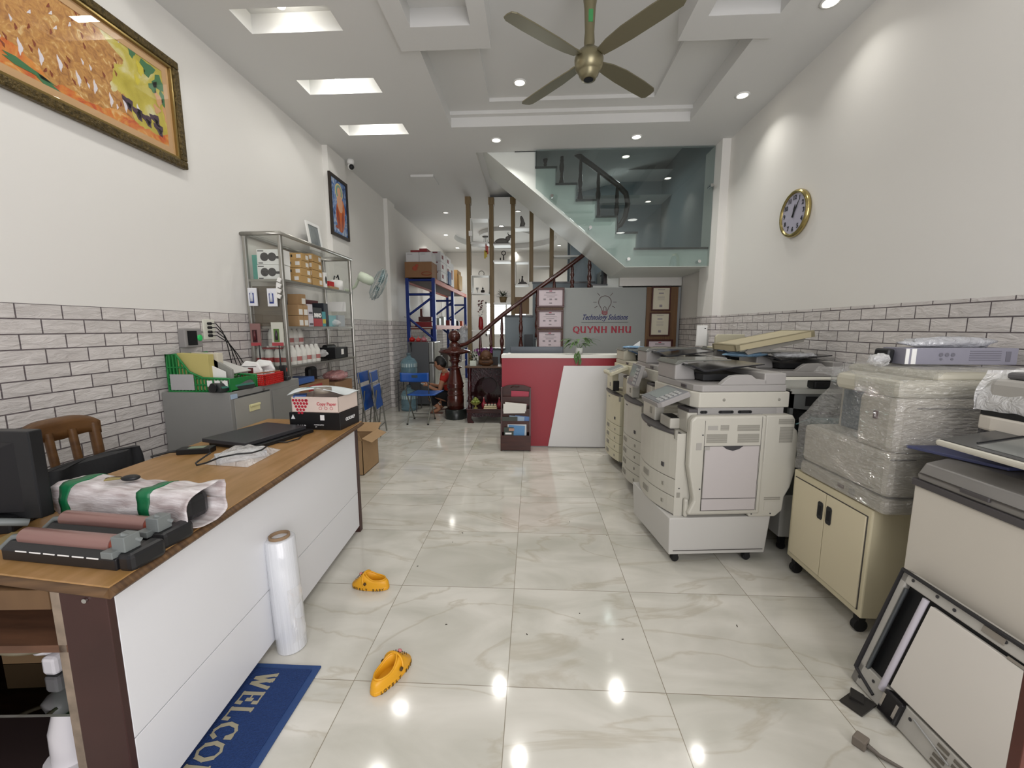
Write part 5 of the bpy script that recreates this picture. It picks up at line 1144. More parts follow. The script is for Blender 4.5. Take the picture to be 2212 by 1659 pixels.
# blister packs hanging on the end glass
def hang(px, py, w, h, cols, label, band=None):
    p = at_y(px, py, SY0-0.012); t = thing('hanging_pack', label, 'package', p, group='packs taped on the end glass')
    G().box(-w/2, w/2, -0.008, 0.006, 0, h).build('card', mat('pack '+cols[0], cols[0], 0.5), t, bev=0.001)
    G().box(-w*0.3, w*0.18, -0.010, -0.008, h*0.16, h*0.72).build('print', mat('print '+cols[1], cols[1], 0.5), t)
    g = G(); g.lathe((-w*0.05,-0.012,h*0.25),[(0.0001,-0.0),(0.012,0),(0.012,0.05),(0.005,0.08),(0.0001,0.085)],10,rot=None); g.build('item', mat('item '+cols[2], cols[2], 0.3), t)
    if band: G().box(-w/2, w/2, -0.011, -0.008, 0, h*0.14).build('band', mat('band '+band, band, 0.5), t)
hang(548, 661, 0.075, 0.15, ('dfe0e4','2f3f86','c9cdd6'), 'white and blue pack hanging at the wall side of the end glass')
hang(590, 662, 0.08, 0.15, ('dfe0e4','2f3f86','c9cdd6'), 'white and blue pack hanging beside the near shelf post')
hang(555, 747, 0.085, 0.19, ('8d6c68','3c2024','5a2a2c'), 'red and brown memory card pack hanging low on the end glass', 'b04a50')
hang(602, 747, 0.10, 0.20, ('c9c9bd','5d7a42','3a2f38'), 'green and white card pack hanging low beside the near post', 'b04a50')
t = thing('key_charms', 'bundle of small white tags hanging on the near shelf post', 'tags', at_y(603, 640, SY0-0.02)); g = G()
for k in range(4): g.ob((0.004*k,0,-0.0+0.045*k),(0.03,0.012,0.034),(0,0.5,0))
g.build('tag', PAPER, t); g = G(); g.ob((-0.02,0,0.03),(0.015,0.004,0.17),(0,0.15,0)); g.build('strip', PAPER, t)
# toner bottles
BW = mat('white bottle plastic', 'd5d4cd', 0.35)
def bottle(loc, label, band='a83a3a'):
    t = thing('toner_bottle', label, 'bottle', loc, group='white toner bottles in the display')
    G().lathe((0,0,0),[(0.0001,0),(0.036,0),(0.038,0.01),(0.038,0.10),(0.036,0.125),(0.022,0.155),(0.018,0.165),(0.018,0.175),(0.0001,0.178)],18).build('bottle', BW, t)
    G().lathe((0,0,0),[(0.0385,0.035),(0.0385,0.075)],18).build('label', mat('bottle label '+band, band, 0.5), t)
    return t
b0 = None; k = 0
for row, (zz, xx) in enumerate(((z3+0.001, 0.265), (z3+0.165, 0.15))):
    if row == 1: tag(G().box(SX0+0.08, SX0+0.24, SY0+0.03, SY0+0.62, z3+0.152, z3+0.164).build('red_tray', mat('dark red tray', '8a2a2c', 0.4)), 'dark red board carrying the rear row of toner bottles', 'tray')
    for j in range(7 if row == 0 else 6):
        o_ = ['first', 'second', 'third', 'fourth', 'fifth', 'sixth', 'seventh'][j]
        bottle((SX0+xx-(0.14 if row == 0 and j < 0 else 0), SY0+0.08+j*0.083, zz), o_+(' toner bottle of the front row, counted from the near post' if row == 0 else ' toner bottle on the dark red board, counted from the near post'), 'b9b4ae' if (j+row) % 2 else 'a86a66')
for j in range(3): bottle((SX0+0.20-0.085*j, SY0+0.07, z3+0.001), ('toner bottle behind the end glass beside the near post', 'middle toner bottle behind the end glass', 'toner bottle behind the end glass at the wall side')[j])
crumple((SX0+0.22, SY0+0.76, z3+0.07), 0.065, FILM, 'plastic_bag', 'clear bag of bottles right of the toner bottles', 'bag', 12)
t = thing('black_parts_box', 'black printer part with a white label on the lowest visible glass shelf', 'printer part', (SX0+0.2, SY0+1.06, z3+0.001))
g = G(); g.box(-0.09,0.10,-0.14,0.16,0,0.12); g.cyl((-0.04,-0.1,0.12),(-0.04,0.1,0.12),0.03); g.build('part_body', BLACK, t, bev=0.006); G().box(0.10,0.101,-0.01,0.05,0.04,0.10).build('label', PAPER, t)
# bottom of the display: red and brown cartons
item('carton', mat('brown red carton', '8c6a4a', 0.6), 'brown and red carton on the lowest shelf of the display', 'box', 0.18, 0.42, SH[3]-0.0+0.0, 0.26, 0.60, 0.42, pic=lambda o, w, d, h: G().box(w/2, w/2+0.002, -0.1, 0.15, h*0.7, h*0.95).build('red_print', mat('carton red print', 'a03434', 0.5), o))
item('carton', mat('brown carton', '8b6b4d', 0.7), 'brown carton under the pink film on the lowest display shelf', 'box', 0.18, 1.05, SH[3], 0.26, 0.42, 0.36)
crumple((SX0+0.22, SY0+1.05, SH[3]+0.42), 0.12, film_mat('pink film', 'c98a8a', 0.5, 0.2, 20, 0.8), 'pink_film', 'crumpled pinkish film on the carton in the display bottom', 'film', 3, (1,1.4,0.45))
item('blue_pack', mat('dim blue pack', '3c5fa0', 0.5), 'flat blue pack near the bottom of the display, nearest the cabinet', 'package', 0.2, 0.3, SH[3]+0.43, 0.2, 0.3, 0.05)
item('black_roller', BLACK, 'black round part leaning at the back of the display bottom', 'printer part', 0.12, 0.72, SH[3], 0.08, 0.14, 0.55, bev=0.03)

# ================================================================ folded blue chairs, open carton, film roll, mat, clogs
STEEL = mat('grey steel tube', '77776f', 0.35, 0.7); CHB = mat('blue chair plastic', '1b4c98', 0.38)
def folded_chair(loc, rz, label):
    t = thing('folding_chair', label, 'chair', loc, rz, 'folded blue chairs leaning by the display')
    lean = -0.10
    g = G(); g.ob((0.0,0,0.76),(0.012,0.36,0.13),(0,lean,0)); g.build('backrest', CHB, t, bev=0.005)
    g = G(); g.ob((0.035,0,0.50),(0.016,0.34,0.30),(0,lean,0)); g.build('seat', CHB, t, bev=0.006)
    for s_ in (-1,1):
        g = G(); g.tube([(0.09,s_*0.17,0.0),(0.0,s_*0.17,0.82)],0.009,8); g.build('leg', STEEL, t)
        g = G(); g.tube([(-0.01,s_*0.15,0.0),(0.06,s_*0.15,0.60)],0.009,8); g.build('leg', STEEL, t)
    g = G(); g.tube([(0.07,-0.17,0.12),(0.07,0.17,0.12)],0.007,6); g.build('cross_bar', STEEL, t)
    return t
folded_chair((-2.02, 5.12, 0), 0.12, 'folded blue chair leaning beyond the display shelf, nearer the aisle')
folded_chair((-2.13, 5.05, 0), 0.05, 'folded blue chair leaning next to the display shelf, nearer the wall')
t = thing('open_carton', 'open brown cardboard box on the floor behind the desk end', 'box', (-1.93, 3.62, 0), 0.0)
g = G(); w, d, h, e = 0.36, 0.38, 0.33, 0.005
g.box(0,w,0,e,0,h); g.box(0,w,d-e,d,0,h); g.box(0,e,0,d,0,h); g.box(w-e,w,0,d,0,h); g.box(0,w,0,d,0,e); g.build('carton_body', CARD, t)
g = G(); g.ob((w+0.045,d/2,h+0.005),(0.10,d,0.004),(0,0.35,0)); g.build('flap', CARD, t); g = G(); g.ob((w/2,-0.06,h+0.07),(w,0.004,0.17),(0.7,0,0)); g.build('flap', CARD, t); g = G(); g.ob((w/2,d+0.05,h+0.03),(w,0.14,0.004),(0.5,0,0)); g.build('flap', CARD, t)
# stretch film roll
STF = mat('stretch film wound thick', 'd6d8dc', 0.12, var=0.10, vs=3, stretch=(30,30,0.4), coat=0.6, bump=0.25, bs=6)
t = thing('stretch_film_roll', 'tall roll of clear stretch film standing on the floor before the desk', 'film roll', (-1.035, 1.565, 0), rot=(0.0, -0.035, 0))
G().lathe((0,0,0),[(0.035,0.004),(0.058,0.0),(0.060,0.005),(0.0595,0.26),(0.058,0.495),(0.055,0.50),(0.040,0.50)],32).build('film', STF, t)
G().lathe((0,0,0),[(0.034,0.0),(0.040,0.0),(0.040,0.512),(0.033,0.512),(0.033,0.0)],32).build('core', mat('cardboard core', '8a7258', 0.7), t)
LF = film_mat('loose stretch film', 'ffffff', 0.16, 0.08, 18, 1.0, (1,1,0.3))
def tail(u, v):
    x = -0.055-0.115*u+0.01*math.sin(v*9); y = -0.01-0.12*u*u-0.05*u; top = 0.32-0.12*u; bot = 0.22-0.04*u
    z = top+(bot-top)*v; return (x, y+0.01*math.sin(8*v+6*u), z)
def tail2(u, v):
    x = -0.15-0.03*u+0.012*math.sin(u*9+v*3); return (x+0.02*v, -0.17-0.03*v, 0.21-0.205*u)
def tail3(u, v): a = -0.9+0.9*u; return (0.062*math.cos(a)+0.01*u*math.sin(v*9), 0.062*math.sin(a)*1.02, 0.05+0.24*v)
g = G(); g.surf(tail, 16, 6); g.surf(tail2, 16, 3); g.surf(tail3, 8, 12); g.build('loose_end', LF, t)
# mat
MB_ = mat('blue looped mat', '1d3a70', 0.9, var=0.25, vs=220, bump=0.6, bs=220); ME = mat('blue mat border', '2a4678', 0.8, var=0.1, vs=100)
t = thing('door_mat', 'blue welcome mat on the floor beside the desk', 'mat', (-1.025, 1.458, 0))
g = G(); g.box(-0.175,0.175,-1.0,0,0,0.008); g.build('rubber_edge', ME, t, bev=0.002)
g = G(); g.box(-0.150,0.150,-0.975,-0.025,0.006,0.012); g.build('pile', MB_, t, bev=0.002)
g = G(); word(g, 'WELCOME', (-0.048, -0.058, 0.0122), (0,-1,0), (1,0,0), 0.076, 0.054, 0.0155, 0.012, 0.0012); g.build('lettering', mat('tan mat lettering', '9c957f', 0.9), t)
# clogs
YW = mat('yellow foam clog', 'd69a1e', 0.45); YD = mat('dark hole', '4a3510', 0.8); PKC = mat('pink charm', 'c07a78', 0.4)
def clog(loc, rz, label):
    t = thing('clog', label, 'shoe', loc, rz, 'yellow clogs')
    L = 0.20; n_ = 40
    out = []
    for k in range(n_):
        a = 2*PI*k/n_; y = math.cos(a); s_ = (y+1)/2; w = 0.033+0.013*s_; out.append((math.copysign(abs(math.sin(a))**0.75, math.sin(a))*w, y*L/2))
    g = G(); g.prism([(x*1.08, y*1.03) for x, y in out], 'z', 0, 0.02); sole = g.build('sole', YW, t, bev=0.005)
    # one foam skin: side wall, rolled collar and toe hood with an oval opening
    oc = (0.0, -0.028); orx, ory = 0.028, 0.055
    def height(y):
        s_ = (y+L/2)/L
        return 0.047+0.004*math.cos(s_*PI)+0.030*math.exp(-((s_-0.66)/0.20)**2)-0.016*max(0, s_-0.80)/0.2
    rows = []
    for f in (0.0, 0.25, 0.5, 0.75): rows.append([(x*(1.05-0.06*f), y*(1.02-0.02*f), 0.018+(height(y)*0.72-0.018)*f) for x, y in out])
    def opening(k, q):
        a = 2*PI*k/n_; x = orx*math.sin(a)*q; y = oc[1]+ory*math.cos(a)*q; return (x, y, height(y)*(0.98 if q > 0.9 else 0.98)+0.002)
    for f in (0.15, 0.45, 0.75, 1.0):
        row = []
        for k in range(n_):
            X0, Y0 = out[k]; ox_, oy_, oz_ = opening(k, 1.0); e = math.sin(f*PI/2); 
            x = X0*0.98+(ox_-X0*0.98)*f**1.3; y = Y0+(oy_-Y0)*f**1.3; z0 = height(Y0)*0.72; row.append((x, y, z0+(max(height(y), z0)*1.0-z0)*e+0.002*f))
        rows.append(row)
    rows.append([(x*0.90, oc[1]+(y-oc[1])*0.92, z-0.006) for x, y, z in rows[-1]])
    rows.append([(x*0.92, oc[1]+(y-oc[1])*0.95+0.004, 0.024) for x, y, z in rows[-1]])
    vs = [p for r in rows for p in r]
    g = G(); g._a(vs, [(j*n_+k, j*n_+(k+1) % n_, (j+1)*n_+(k+1) % n_, (j+1)*n_+k) for j in range(len(rows)-1) for k in range(n_)], 0, True)
    up = g.build('upper', YW, t)
    G().prism([(x*0.93, y*0.95) for x, y in out], 'z', 0.019, 0.024).build('footbed', YW, t)
    g = G(); g.tube([(x*1.06, y*1.0, z+0.002) for x, y, z in rows[-3]], 0.0035, 6, closed=True); g.build('collar', YW, t)
    g = G()
    def band_(a): y = 0.016+0.014*math.sin(a); return (0.046*math.cos(a), y, 0.030+(height(y)-0.026)*math.sin(a)**0.7)
    g.tube([band_(PI*k/16) for k in range(17)], 0.005, 6); g.build('strap', YW, t)
    for s_ in (-1, 1): g = G(); g.lathe((s_*0.047, 0.008, 0.042), [(0.0001,0.004),(0.0075,0.003),(0.008,-0.002)], 12, rot=(0, s_*PI/2, 0)); g.build('rivet', YD, t)
    def topz(x, y):
        yn = max(-1, min(1, y/(L/2))); w = (0.033+0.013*(yn+1)/2)*math.sqrt(max(0.02, 1-yn*yn))**0.75; u = min(1, abs(x)/w); return height(y)*(0.72+0.28*math.sqrt(max(0, 1-u*u)))
    g = G()
    for y in (0.046, 0.058, 0.070, 0.081):
        for x in (-0.022, -0.011, 0.0, 0.011, 0.022):
            if abs(x) > 0.016 and y > 0.08: continue
            g.sph((x, y, topz(x, y)+0.0008), 0.0024, (1,1,0.6), 8)
    g.build('vent_hole', YD, up)
    G().sph((0.0, 0.056, topz(0, 0.056)+0.004), 0.010, (1,0.8,0.5), 10).build('charm', PKC, t)
    g = G()
    for sgn in (-1, 1):
        for k, ch in enumerate('LOVELY BABY'):
            a = 0.62+0.185*k if sgn < 0 else 0.62+0.185*(10-k)
            c0, s0 = math.cos(a), math.sin(a); xx = sgn*abs(s0)**0.75*(0.033+0.013*(c0+1)/2)*1.09; yy = c0*L/2*1.03
            nx_, ny_ = sgn*abs(s0), c0*0.5; nl = math.hypot(nx_, ny_); nx_ /= nl; ny_ /= nl
            g.text(ch, 0.017, frame_mtx((xx+nx_*0.001, yy+ny_*0.001, 0.003), (-ny_, nx_, 0), (nx_, ny_, 0)), ext=0.001, bold=0.0005)
    g.build('lettering', mat('olive lettering', '6b4f14', 0.7), sole)
    return t
clog((-0.853, 1.985, 0), math.radians(82), 'yellow foam clog lying sideways farther up the floor')
clog((-0.553, 1.43, 0), math.radians(-22), 'yellow foam clog nearer the camera, opening towards the viewer')
# crumbs of dirt on the floor
g = G(); rr = random.Random(3)
for (a_, b_) in ((978,1171),(1082,1119),(964,1349),(1252,1325),(1311,1157),(1592,1352),(1230,1127),(902,1223),(999,1151),(1138,1370),(1345,1381)):
    p = at_z(a_, b_, 0.001); g.ob(p, (rr.uniform(.004,.012), 0.003, 0.003), (0,0,rr.random()*3))
tag(g.build('floor_crumbs', mat('dark crumbs', '3b362c', 0.8)), 'scattered dark crumbs on the tiles', 'crumbs', kind='stuff')
# ================================================================ reception counter
CY = 4.62
CR_ = mat('crimson laminate', '962531', 0.35); CWH = mat('pale grey white laminate', 'e2e1e0', 0.3); CTOP = mat('cream counter top', 'e3e2da', 0.35)
t = thing('reception_counter', 'reception counter with crimson front and slanted white panel', 'counter', (0.4, CY, 0))
x0, x1 = -0.345-0.4, 1.22-0.4
G().box(x0, x1, 0.0, 0.03, 0.0, 1.03).build('front_panel', CR_, t)
G().prism([(0.185-0.4, 0.012), (1.22-0.4, 0.012), (1.22-0.4, 0.945), (0.352-0.4, 0.945)], 'y', -0.014, -0.001).build('white_inlay', CWH, t, bev=0.002)
G().box(x0, x1, -0.002, 0.004, 0.0, 0.012).build('kick_strip', MGREY, t)
G().box(x0-0.004, x1, -0.012, 0.26, 1.03, 1.068).build('counter_top', CTOP, t, bev=0.003)
G().box(x0, x0+0.02, 0.03, 0.60, 0.0, 1.03).build('side_panel', CWH, t); G().box(x1-0.02, x1, 0.03, 0.60, 0.0, 1.03).build('side_panel', CWH, t)
G().box(x0+0.02, x1-0.02, 0.06, 0.60, 0.70, 0.73).build('work_surface', CWH, t)
t = thing('desk_screen', 'wide dark grey screen top showing above the reception counter', 'monitor', (0.06, 5.02, 0.735))
G().box(-0.33, 0.31, -0.02, 0.02, 0.05, 0.405).build('screen', mat('blue grey screen', '4a525a', 0.3), t, bev=0.004); G().box(-0.1,0.1,-0.08,0.08,0,0.012).build('foot', BLACK, t); G().box(-0.03,0.03,-0.02,0.03,0,0.1).build('stem', BLACK, t)
# potted plant on the counter
LEAF = mat('plant leaf green', '5a7a45', 0.5, var=0.25, vs=20); POT = mat('small white pot', 'd6d8d2', 0.4)
def leafblade(g, base, d, L, w, droop=0.5, m=0, seg=5):
    base = Vector(base); d = Vector(d).normalized(); side = d.cross(Vector((0,0,1)))
    side = side.normalized() if side.length > 1e-3 else Vector((1,0,0)); vs = []
    for i in range(seg+1):
        f = i/seg; p = base+d*(L*f)+Vector((0,0,-droop*L*f*f)); ww = w*math.sin(PI*min(0.97, 0.08+f*0.9))
        vs += [p-side*ww+Vector((0,0,0.15*ww)), p, p+side*ww+Vector((0,0,0.15*ww))]
    g._a(vs, [(3*i, 3*i+1, 3*i+4, 3*i+3) for i in range(seg)]+[(3*i+1, 3*i+2, 3*i+5, 3*i+4) for i in range(seg)], m, True)
rr = random.Random(11)
t = thing('potted_plant', 'trailing green potted plant on the reception counter', 'plant', (0.53, CY+0.09, 1.069))
G().lathe((0,0,0),[(0.0001,0),(0.035,0),(0.045,0.07),(0.040,0.07),(0.038,0.06),(0.0001,0.06)],20).build('pot', POT, t)
g = G()
for k in range(62):
    a = rr.uniform(0, 2*PI); e = rr.uniform(0.1, 1.2); d = Vector((math.cos(a)*1.5, math.sin(a)*0.6-0.15, e)); r0 = rr.uniform(0.02, 0.17)
    b = Vector((0,0,0.06))+d.normalized()*r0; b.z = 0.05+min(b.z, 0.12)
    leafblade(g, b, (d.x, d.y, d.z*0.3), rr.uniform(0.06, 0.12), rr.uniform(0.010, 0.018), rr.uniform(0.2, 0.9))
for k in range(10): leafblade(g, (rr.uniform(-.07,.03), -0.10, rr.uniform(-0.05,0.05)), (rr.uniform(-.5,.5), -0.3, -0.7), 0.07, 0.014, 0.2)
fo = g.build('foliage', LEAF, t)
g = G()
for k in range(8): a = rr.uniform(0,2*PI); g.tube([(0,0,0.05),(0.06*math.cos(a),0.03*math.sin(a)-0.02,0.11),(0.17*math.cos(a),0.08*math.sin(a)-0.05,0.10)],0.002,4)
g.build('stem', LEAF, t)
tag(G().ob((0,0,0.004),(0.05,0.03,0.008)).ob((0.02,0.01,0.008),(0.03,0.02,0.01),(0.3,0,0.5)).build('crumpled_tissue', PAPER, loc=(-0.28, CY+0.05, 1.069)), 'small crumpled tissue at the left end of the counter top', 'tissue')
# magazine rack
MR = wood_mat('dark mahogany veneer', '46231a', '331710', 0.35, (2, 2, 14), 2.0)
t = thing('magazine_rack', 'dark mahogany magazine rack standing before the reception counter', 'magazine rack', (-0.182, 4.44, 0))
w = 0.16
for s_ in (-1, 1):
    g = G(); g.prism([(0,0),(0.16,0),(0.16,0.70),(0.12,0.70),(0.0,0.18)], 'x', s_*w-0.008, s_*w+0.008); g.build('side_panel', MR, t)
g = G(); g.prism([(-w,0),(w,0),(w,0.70),(0.09,0.725),(0,0.732),(-0.09,0.725),(-w,0.70)], 'y', 0.15, 0.162); g.build('back_panel', MR, t)
tiers = [(0.0, 0.0, 0.18), (0.035, 0.20, 0.335), (0.07, 0.35, 0.47), (0.105, 0.50, 0.60)]
for (y, za, zb_) in tiers:
    g = G(); g.box(-w+.008, w-.008, y, y+0.01, za+0.012, zb_); g.build('tier_front', MR, t)
g = G(); g.tube([(-0.06,0.148,0.70),(-0.03,0.14,0.715),(0.0,0.142,0.705),(0.04,0.14,0.712)],0.006,5); g.build('carved_ornament', MR, t)
def mag(nm, x, y, z, w_, h_, rz, col, label, cat='magazine', tilt=0.0, th=0.006):
    o = G().ob((0,0,h_/2),(w_,th,h_)).build(nm, mat('cover '+col, col, 0.35), loc=(-0.182+x, 4.44+y, z)); o.rotation_euler = (0, tilt, rz); return tag(o, label, cat, 'printed matter in the rack')
mag('magazine', 0.04, 0.128, 0.505, 0.20, 0.155, 0, 'a8354a', 'crimson brochure in the top pocket of the magazine rack', tilt=0.04)
for k, (x, z, ti, lb_) in enumerate(((-0.005,0.452,0.08,'rear white leaflet of the bundle in the second pocket of the rack'),(-0.02,0.440,0.03,'middle white leaflet of the bundle in the second pocket'),(-0.015,0.425,-0.02,'front white leaflet of the bundle in the second pocket'))):
    mag('leaflet', x, 0.058-0.012*k, z, 0.24, 0.085, 0, 'dcd9d2', lb_, 'leaflet', tilt=ti, th=0.008)
for k, (x, z, ti, c, lb_) in enumerate(((0.06,0.215,0.30,'5f7fb4','blue magazine slanting right in the third pocket of the rack'),(-0.0,0.215,0.22,'9db0c4','pale blue magazine in the middle of the third pocket'),(-0.065,0.21,0.0,'3c3f38','dark magazine with a peach print at the left of the third pocket'))):
    mag('magazine', x, 0.064-0.012*k, z, 0.17, 0.175, 0, c, lb_, tilt=ti*0.35)
for k, (x, z, ti, c, lb_) in enumerate(((0.015,0.03,0.0,'cfd3d6','white backed magazine in the lowest pocket of the rack'),(0.0,0.03,0.05,'5b8bb8','blue magazine in the lowest pocket of the rack'),(-0.075,0.02,0.0,'38413b','dark magazine with white lettering in the lowest pocket'))):
    o = mag('magazine', x, 0.034-0.010*k, z, 0.21-0.045*k*(k > 1)*0.5-0.03*k, 0.27-0.01*k, 0, c, lb_, tilt=ti)
    if k == 2: G().box(-0.04, 0.03, -0.005, -0.003, 0.17, 0.19).build('white_print', WT, o); G().box(0.0, 0.06, -0.005, -0.003, 0.21, 0.24).build('peach_print', mat('peach print', 'b08a78', 0.5), o)

# ================================================================ altar
AW = mat('deep red lacquered wood', '3b1216', 0.18, var=0.35, vs=14, coat=0.5); CARV = mat('carved dark red wood', '33101a', 0.25, var=0.5, vs=30, bump=0.8, bs=50)
t = thing('altar_cabinet', 'small deep red lacquered altar cabinet left of the counter', 'altar', (-0.655, 5.78, 0))
w = 0.275
g = G(); g.box(-w-0.01, w, -0.02, 0.45, 0.15, 0.21); g.box(-w-0.02, w, -0.03, 0.46, 0.195, 0.215); g.build('plinth_table', AW, t, bev=0.008)
for s_ in (-1, 1):
    g = G(); g.prism([(s_*w-s_*0.0,0.15),(s_*(w-0.06),0.15),(s_*(w-0.05),0.06),(s_*(w-0.09),0.0),(s_*(w+0.0),0.0),(s_*(w+0.01),0.05)], 'y', -0.01, 0.05); g.build('carved_foot', AW, t, bev=0.006)
g = G(); g.prism([(-w+.05,0.15),(w-.05,0.15),(w-.05,0.10),(0.1,0.085),(0,0.11),(-0.1,0.085),(-w+.05,0.10)], 'y', 0.0, 0.02); g.build('carved_apron', CARV, t)
g = G(); g.box(-w, -w+0.02, 0.08, 0.42, 0.215, 0.80); g.box(w-0.02, w, 0.08, 0.42, 0.215, 0.80); g.box(-w, w, 0.40, 0.42, 0.215, 0.80); g.build('case', AW, t)
g = G(); g.box(-w-0.03, w+0.02, 0.0, 0.45, 0.80, 0.825); g.build('top_board', mat('brown altar top', '57402f', 0.35), t, bev=0.005)
for s_ in (-1, 1):
    g = G(); g.lathe((s_*(w-0.025), 0.075, 0.215), [(0.03,0),(0.03,0.03),(0.018,0.05),(0.03,0.09),(0.034,0.14),(0.02,0.18),(0.03,0.2),(0.03,0.38),(0.018,0.40),(0.032,0.44),(0.022,0.48),(0.034,0.52),(0.034,0.585)], 14); g.build('turned_column', AW, t)
g = G(); n_ = 24; P_ = [(-w+.05, 0.79), (w-.05, 0.79), (w-.05, 0.45)]+[(0.19*math.cos(PI*k/n_), 0.45+0.22*math.sin(PI*k/n_)) for k in range(n_+1)]+[(-w+.05, 0.45)]
g.prism(P_, 'y', 0.09, 0.11); g.build('carved_arch', CARV, t)
g = G(); g.lathe((0,0.39,0.50),[(0.0001,0.0),(0.10,0.0),(0.115,0.01)],28,rot=(PI/2,0,0)); g.build('back_disc', mat('dark red carved disc', '3e1720', 0.3), t)
# items
t = thing('fruit_bowl', 'footed bowl heaped with green fruit on the altar', 'fruit bowl', (-0.815, 5.80, 0.216))
G().lathe((0,0,0),[(0.035,0),(0.03,0.01),(0.012,0.02),(0.012,0.045),(0.05,0.06),(0.075,0.085),(0.078,0.088),(0.07,0.082),(0.0001,0.065)],24).build('dish', mat('yellow green dish', '8f8a4c', 0.25), t)
rr = random.Random(4)
fr_ = None
for k, (a, r, z) in enumerate([(i*1.05, 0.042, 0.098) for i in range(6)]+[(0.5+i*2.1, 0.022, 0.125) for i in range(3)]+[(0,0,0.145)]):
    o = G().sph((0,0,0),0.022,(1,1,0.92),14).build('green_fruit', mat('yellow green fruit', '7f8a42', 0.35), loc=(-0.815+r*math.cos(a), 5.80+r*math.sin(a), 0.216+z))
    tag(o, 'yellow green round fruit heaped in the altar bowl', 'fruit', 'fruits in the altar bowl')
t = thing('offering_tray', 'cream tray of small cups on the altar plinth', 'tray', (-0.60, 5.80, 0.216))
g = G(); g.box(-0.095,0.095,-0.04,0.04,0,0.012); g.box(-0.09,0.09,-0.035,0.04,0.02,0.036); g.build('tray', mat('cream ceramic', 'cfc3a0', 0.3), t, bev=0.003)
for k in range(4):
    o = thing('small_cup', 'small pale cup in the row on the altar tray', 'cup', (-0.665+k*0.044, 5.79, 0.253), group='cups on the altar tray')
    G().lathe((0,0,0),[(0.012,0),(0.017,0.005),(0.018,0.03),(0.015,0.03),(0.0001,0.01)],14).build('cup_body', mat('pale grey cup', 'b9b2a0', 0.3), o); G().sph((0,0,0.036),0.012,(1,1,0.7),8).build('red_lid', mat('dim red', '7c2c2c', 0.4), o)
for x, lb_ in ((-0.70, 'red glass flask left of the cups on the altar'), (-0.475, 'glowing red glass flask right of the cups on the altar')):
    t = thing('red_flask', lb_, 'flask', (x, 5.84, 0.216), group='red flasks on the altar'); G().lathe((0,0,0),[(0.02,0),(0.034,0.02),(0.036,0.06),(0.014,0.10),(0.011,0.13),(0.0001,0.135)],16).build('glass_body', mat('red glass', '7c2430', 0.1, emit='b02030', es=0.03), t); G().sph((0,0,0.145),0.010,n=8).build('stopper', mat('pinkish stopper', 'cc8a88', 0.3), t)  # faint red glow put into the flask glass by emission
t = thing('flower_pot', 'white square pot with green leaves and small flowers on the altar top', 'potted plant', (-0.85, 5.88, 0.826))
G().box(-0.045,0.045,-0.04,0.04,0,0.075).build('pot', mat('pale square pot', 'b9c0b4', 0.4), t, bev=0.004)
g = G(); rr = random.Random(8)
for k in range(60):
    a = rr.uniform(0,2*PI); leafblade(g, (rr.uniform(-.05,.05), rr.uniform(-.04,.04), 0.07+rr.uniform(0,0.13)), (math.cos(a), math.sin(a), rr.uniform(-.2,.8)), rr.uniform(0.03,0.06), 0.012, 0.5)
g.build('foliage', mat('dark leaf green', '34502f', 0.5, var=0.3, vs=20), t)
g = G()
for k in range(7): g.sph((rr.uniform(-.07,.05), rr.uniform(-.05,.02), 0.14+rr.uniform(0,.08)), 0.011, (1,1,.6), 8)
g.build('white_flower', mat('white petals', 'cfd0c4', 0.5), t)
t = thing('statuette', 'brown wooden bust of a laughing figure on the altar top', 'statue', (-0.67, 5.90, 0.826))
WB = mat('carved brown wood', '5a3a22', 0.55, var=0.3, vs=20)
g = G(); g.sph((0,0,0.05),0.105,(1.05,0.6,0.55),24); g.sph((0,0,0.14),0.078,(1.05,0.9,1.08),24); g.sph((0,-0.065,0.125),0.014,(1.1,1,0.9),10); g.sph((-0.085,0,0.12),0.022,(0.5,0.7,1.5),10); g.sph((0.085,0,0.12),0.022,(0.5,0.7,1.5),10)
for s_ in (-1,1): g.sph((s_*0.035,-0.062,0.15),0.011,(1.3,0.5,0.5),8); g.sph((s_*0.04,-0.055,0.11),0.022,(1,0.7,0.9),10)
b = g.build('bust', WB, t)
g = G(); g.tube([(0.035*math.cos(a), -0.074+0.01*abs(math.cos(a)), 0.092-0.014*math.sin(a)) for a in [PI*k/10 for k in range(11)]],0.004,5); g.tube([(0.09*math.cos(a), -0.062*math.sin(a), 0.05) for a in [PI*k/12 for k in range(13)]],0.006,5); g.build('carved_lines', mat('dark carving', '2e1c10', 0.6), b)
tag(G().box(-0.04,0.04,-0.01,0.01,0,0.12).build('dark_box', mat('dark brown box', '2d2422', 0.5), loc=(-0.545,6.02,0.826)), 'small dark box behind the bust on the altar top', 'box')
t = thing('orchid', 'purple orchid sprays above the altar', 'flowers', (-0.79, 6.12, 0.826))
G().lathe((0,0,0),[(0.0001,0),(0.035,0),(0.04,0.06),(0.0001,0.06)],16).build('vase', mat('grey vase', '8b8b88', 0.3), t)
g = G(); g.tube([(0,0,0.05),(0.0,-0.02,0.16),(0.06,-0.04,0.22),(0.14,-0.05,0.23)],0.003,5); g.tube([(0,0,0.05),(-0.01,-0.02,0.15),(-0.06,-0.04,0.17)],0.003,5); g.build('stem', mat('stem green', '4a5f38', 0.5), t)
g = G(); rr = random.Random(21)
for k in range(30):
    c = Vector((0.0+rr.uniform(-.07,.19), -0.05+rr.uniform(-.03,.03), 0.19+rr.uniform(-.04,.05)))
    for j in range(5):
        a = 2*PI*j/5+k; leafblade(g, c, (math.cos(a), -0.3, math.sin(a)), 0.024, 0.010, 0.1, seg=3)
g.build('petals', mat('purple petals', '8a2f86', 0.5), t)

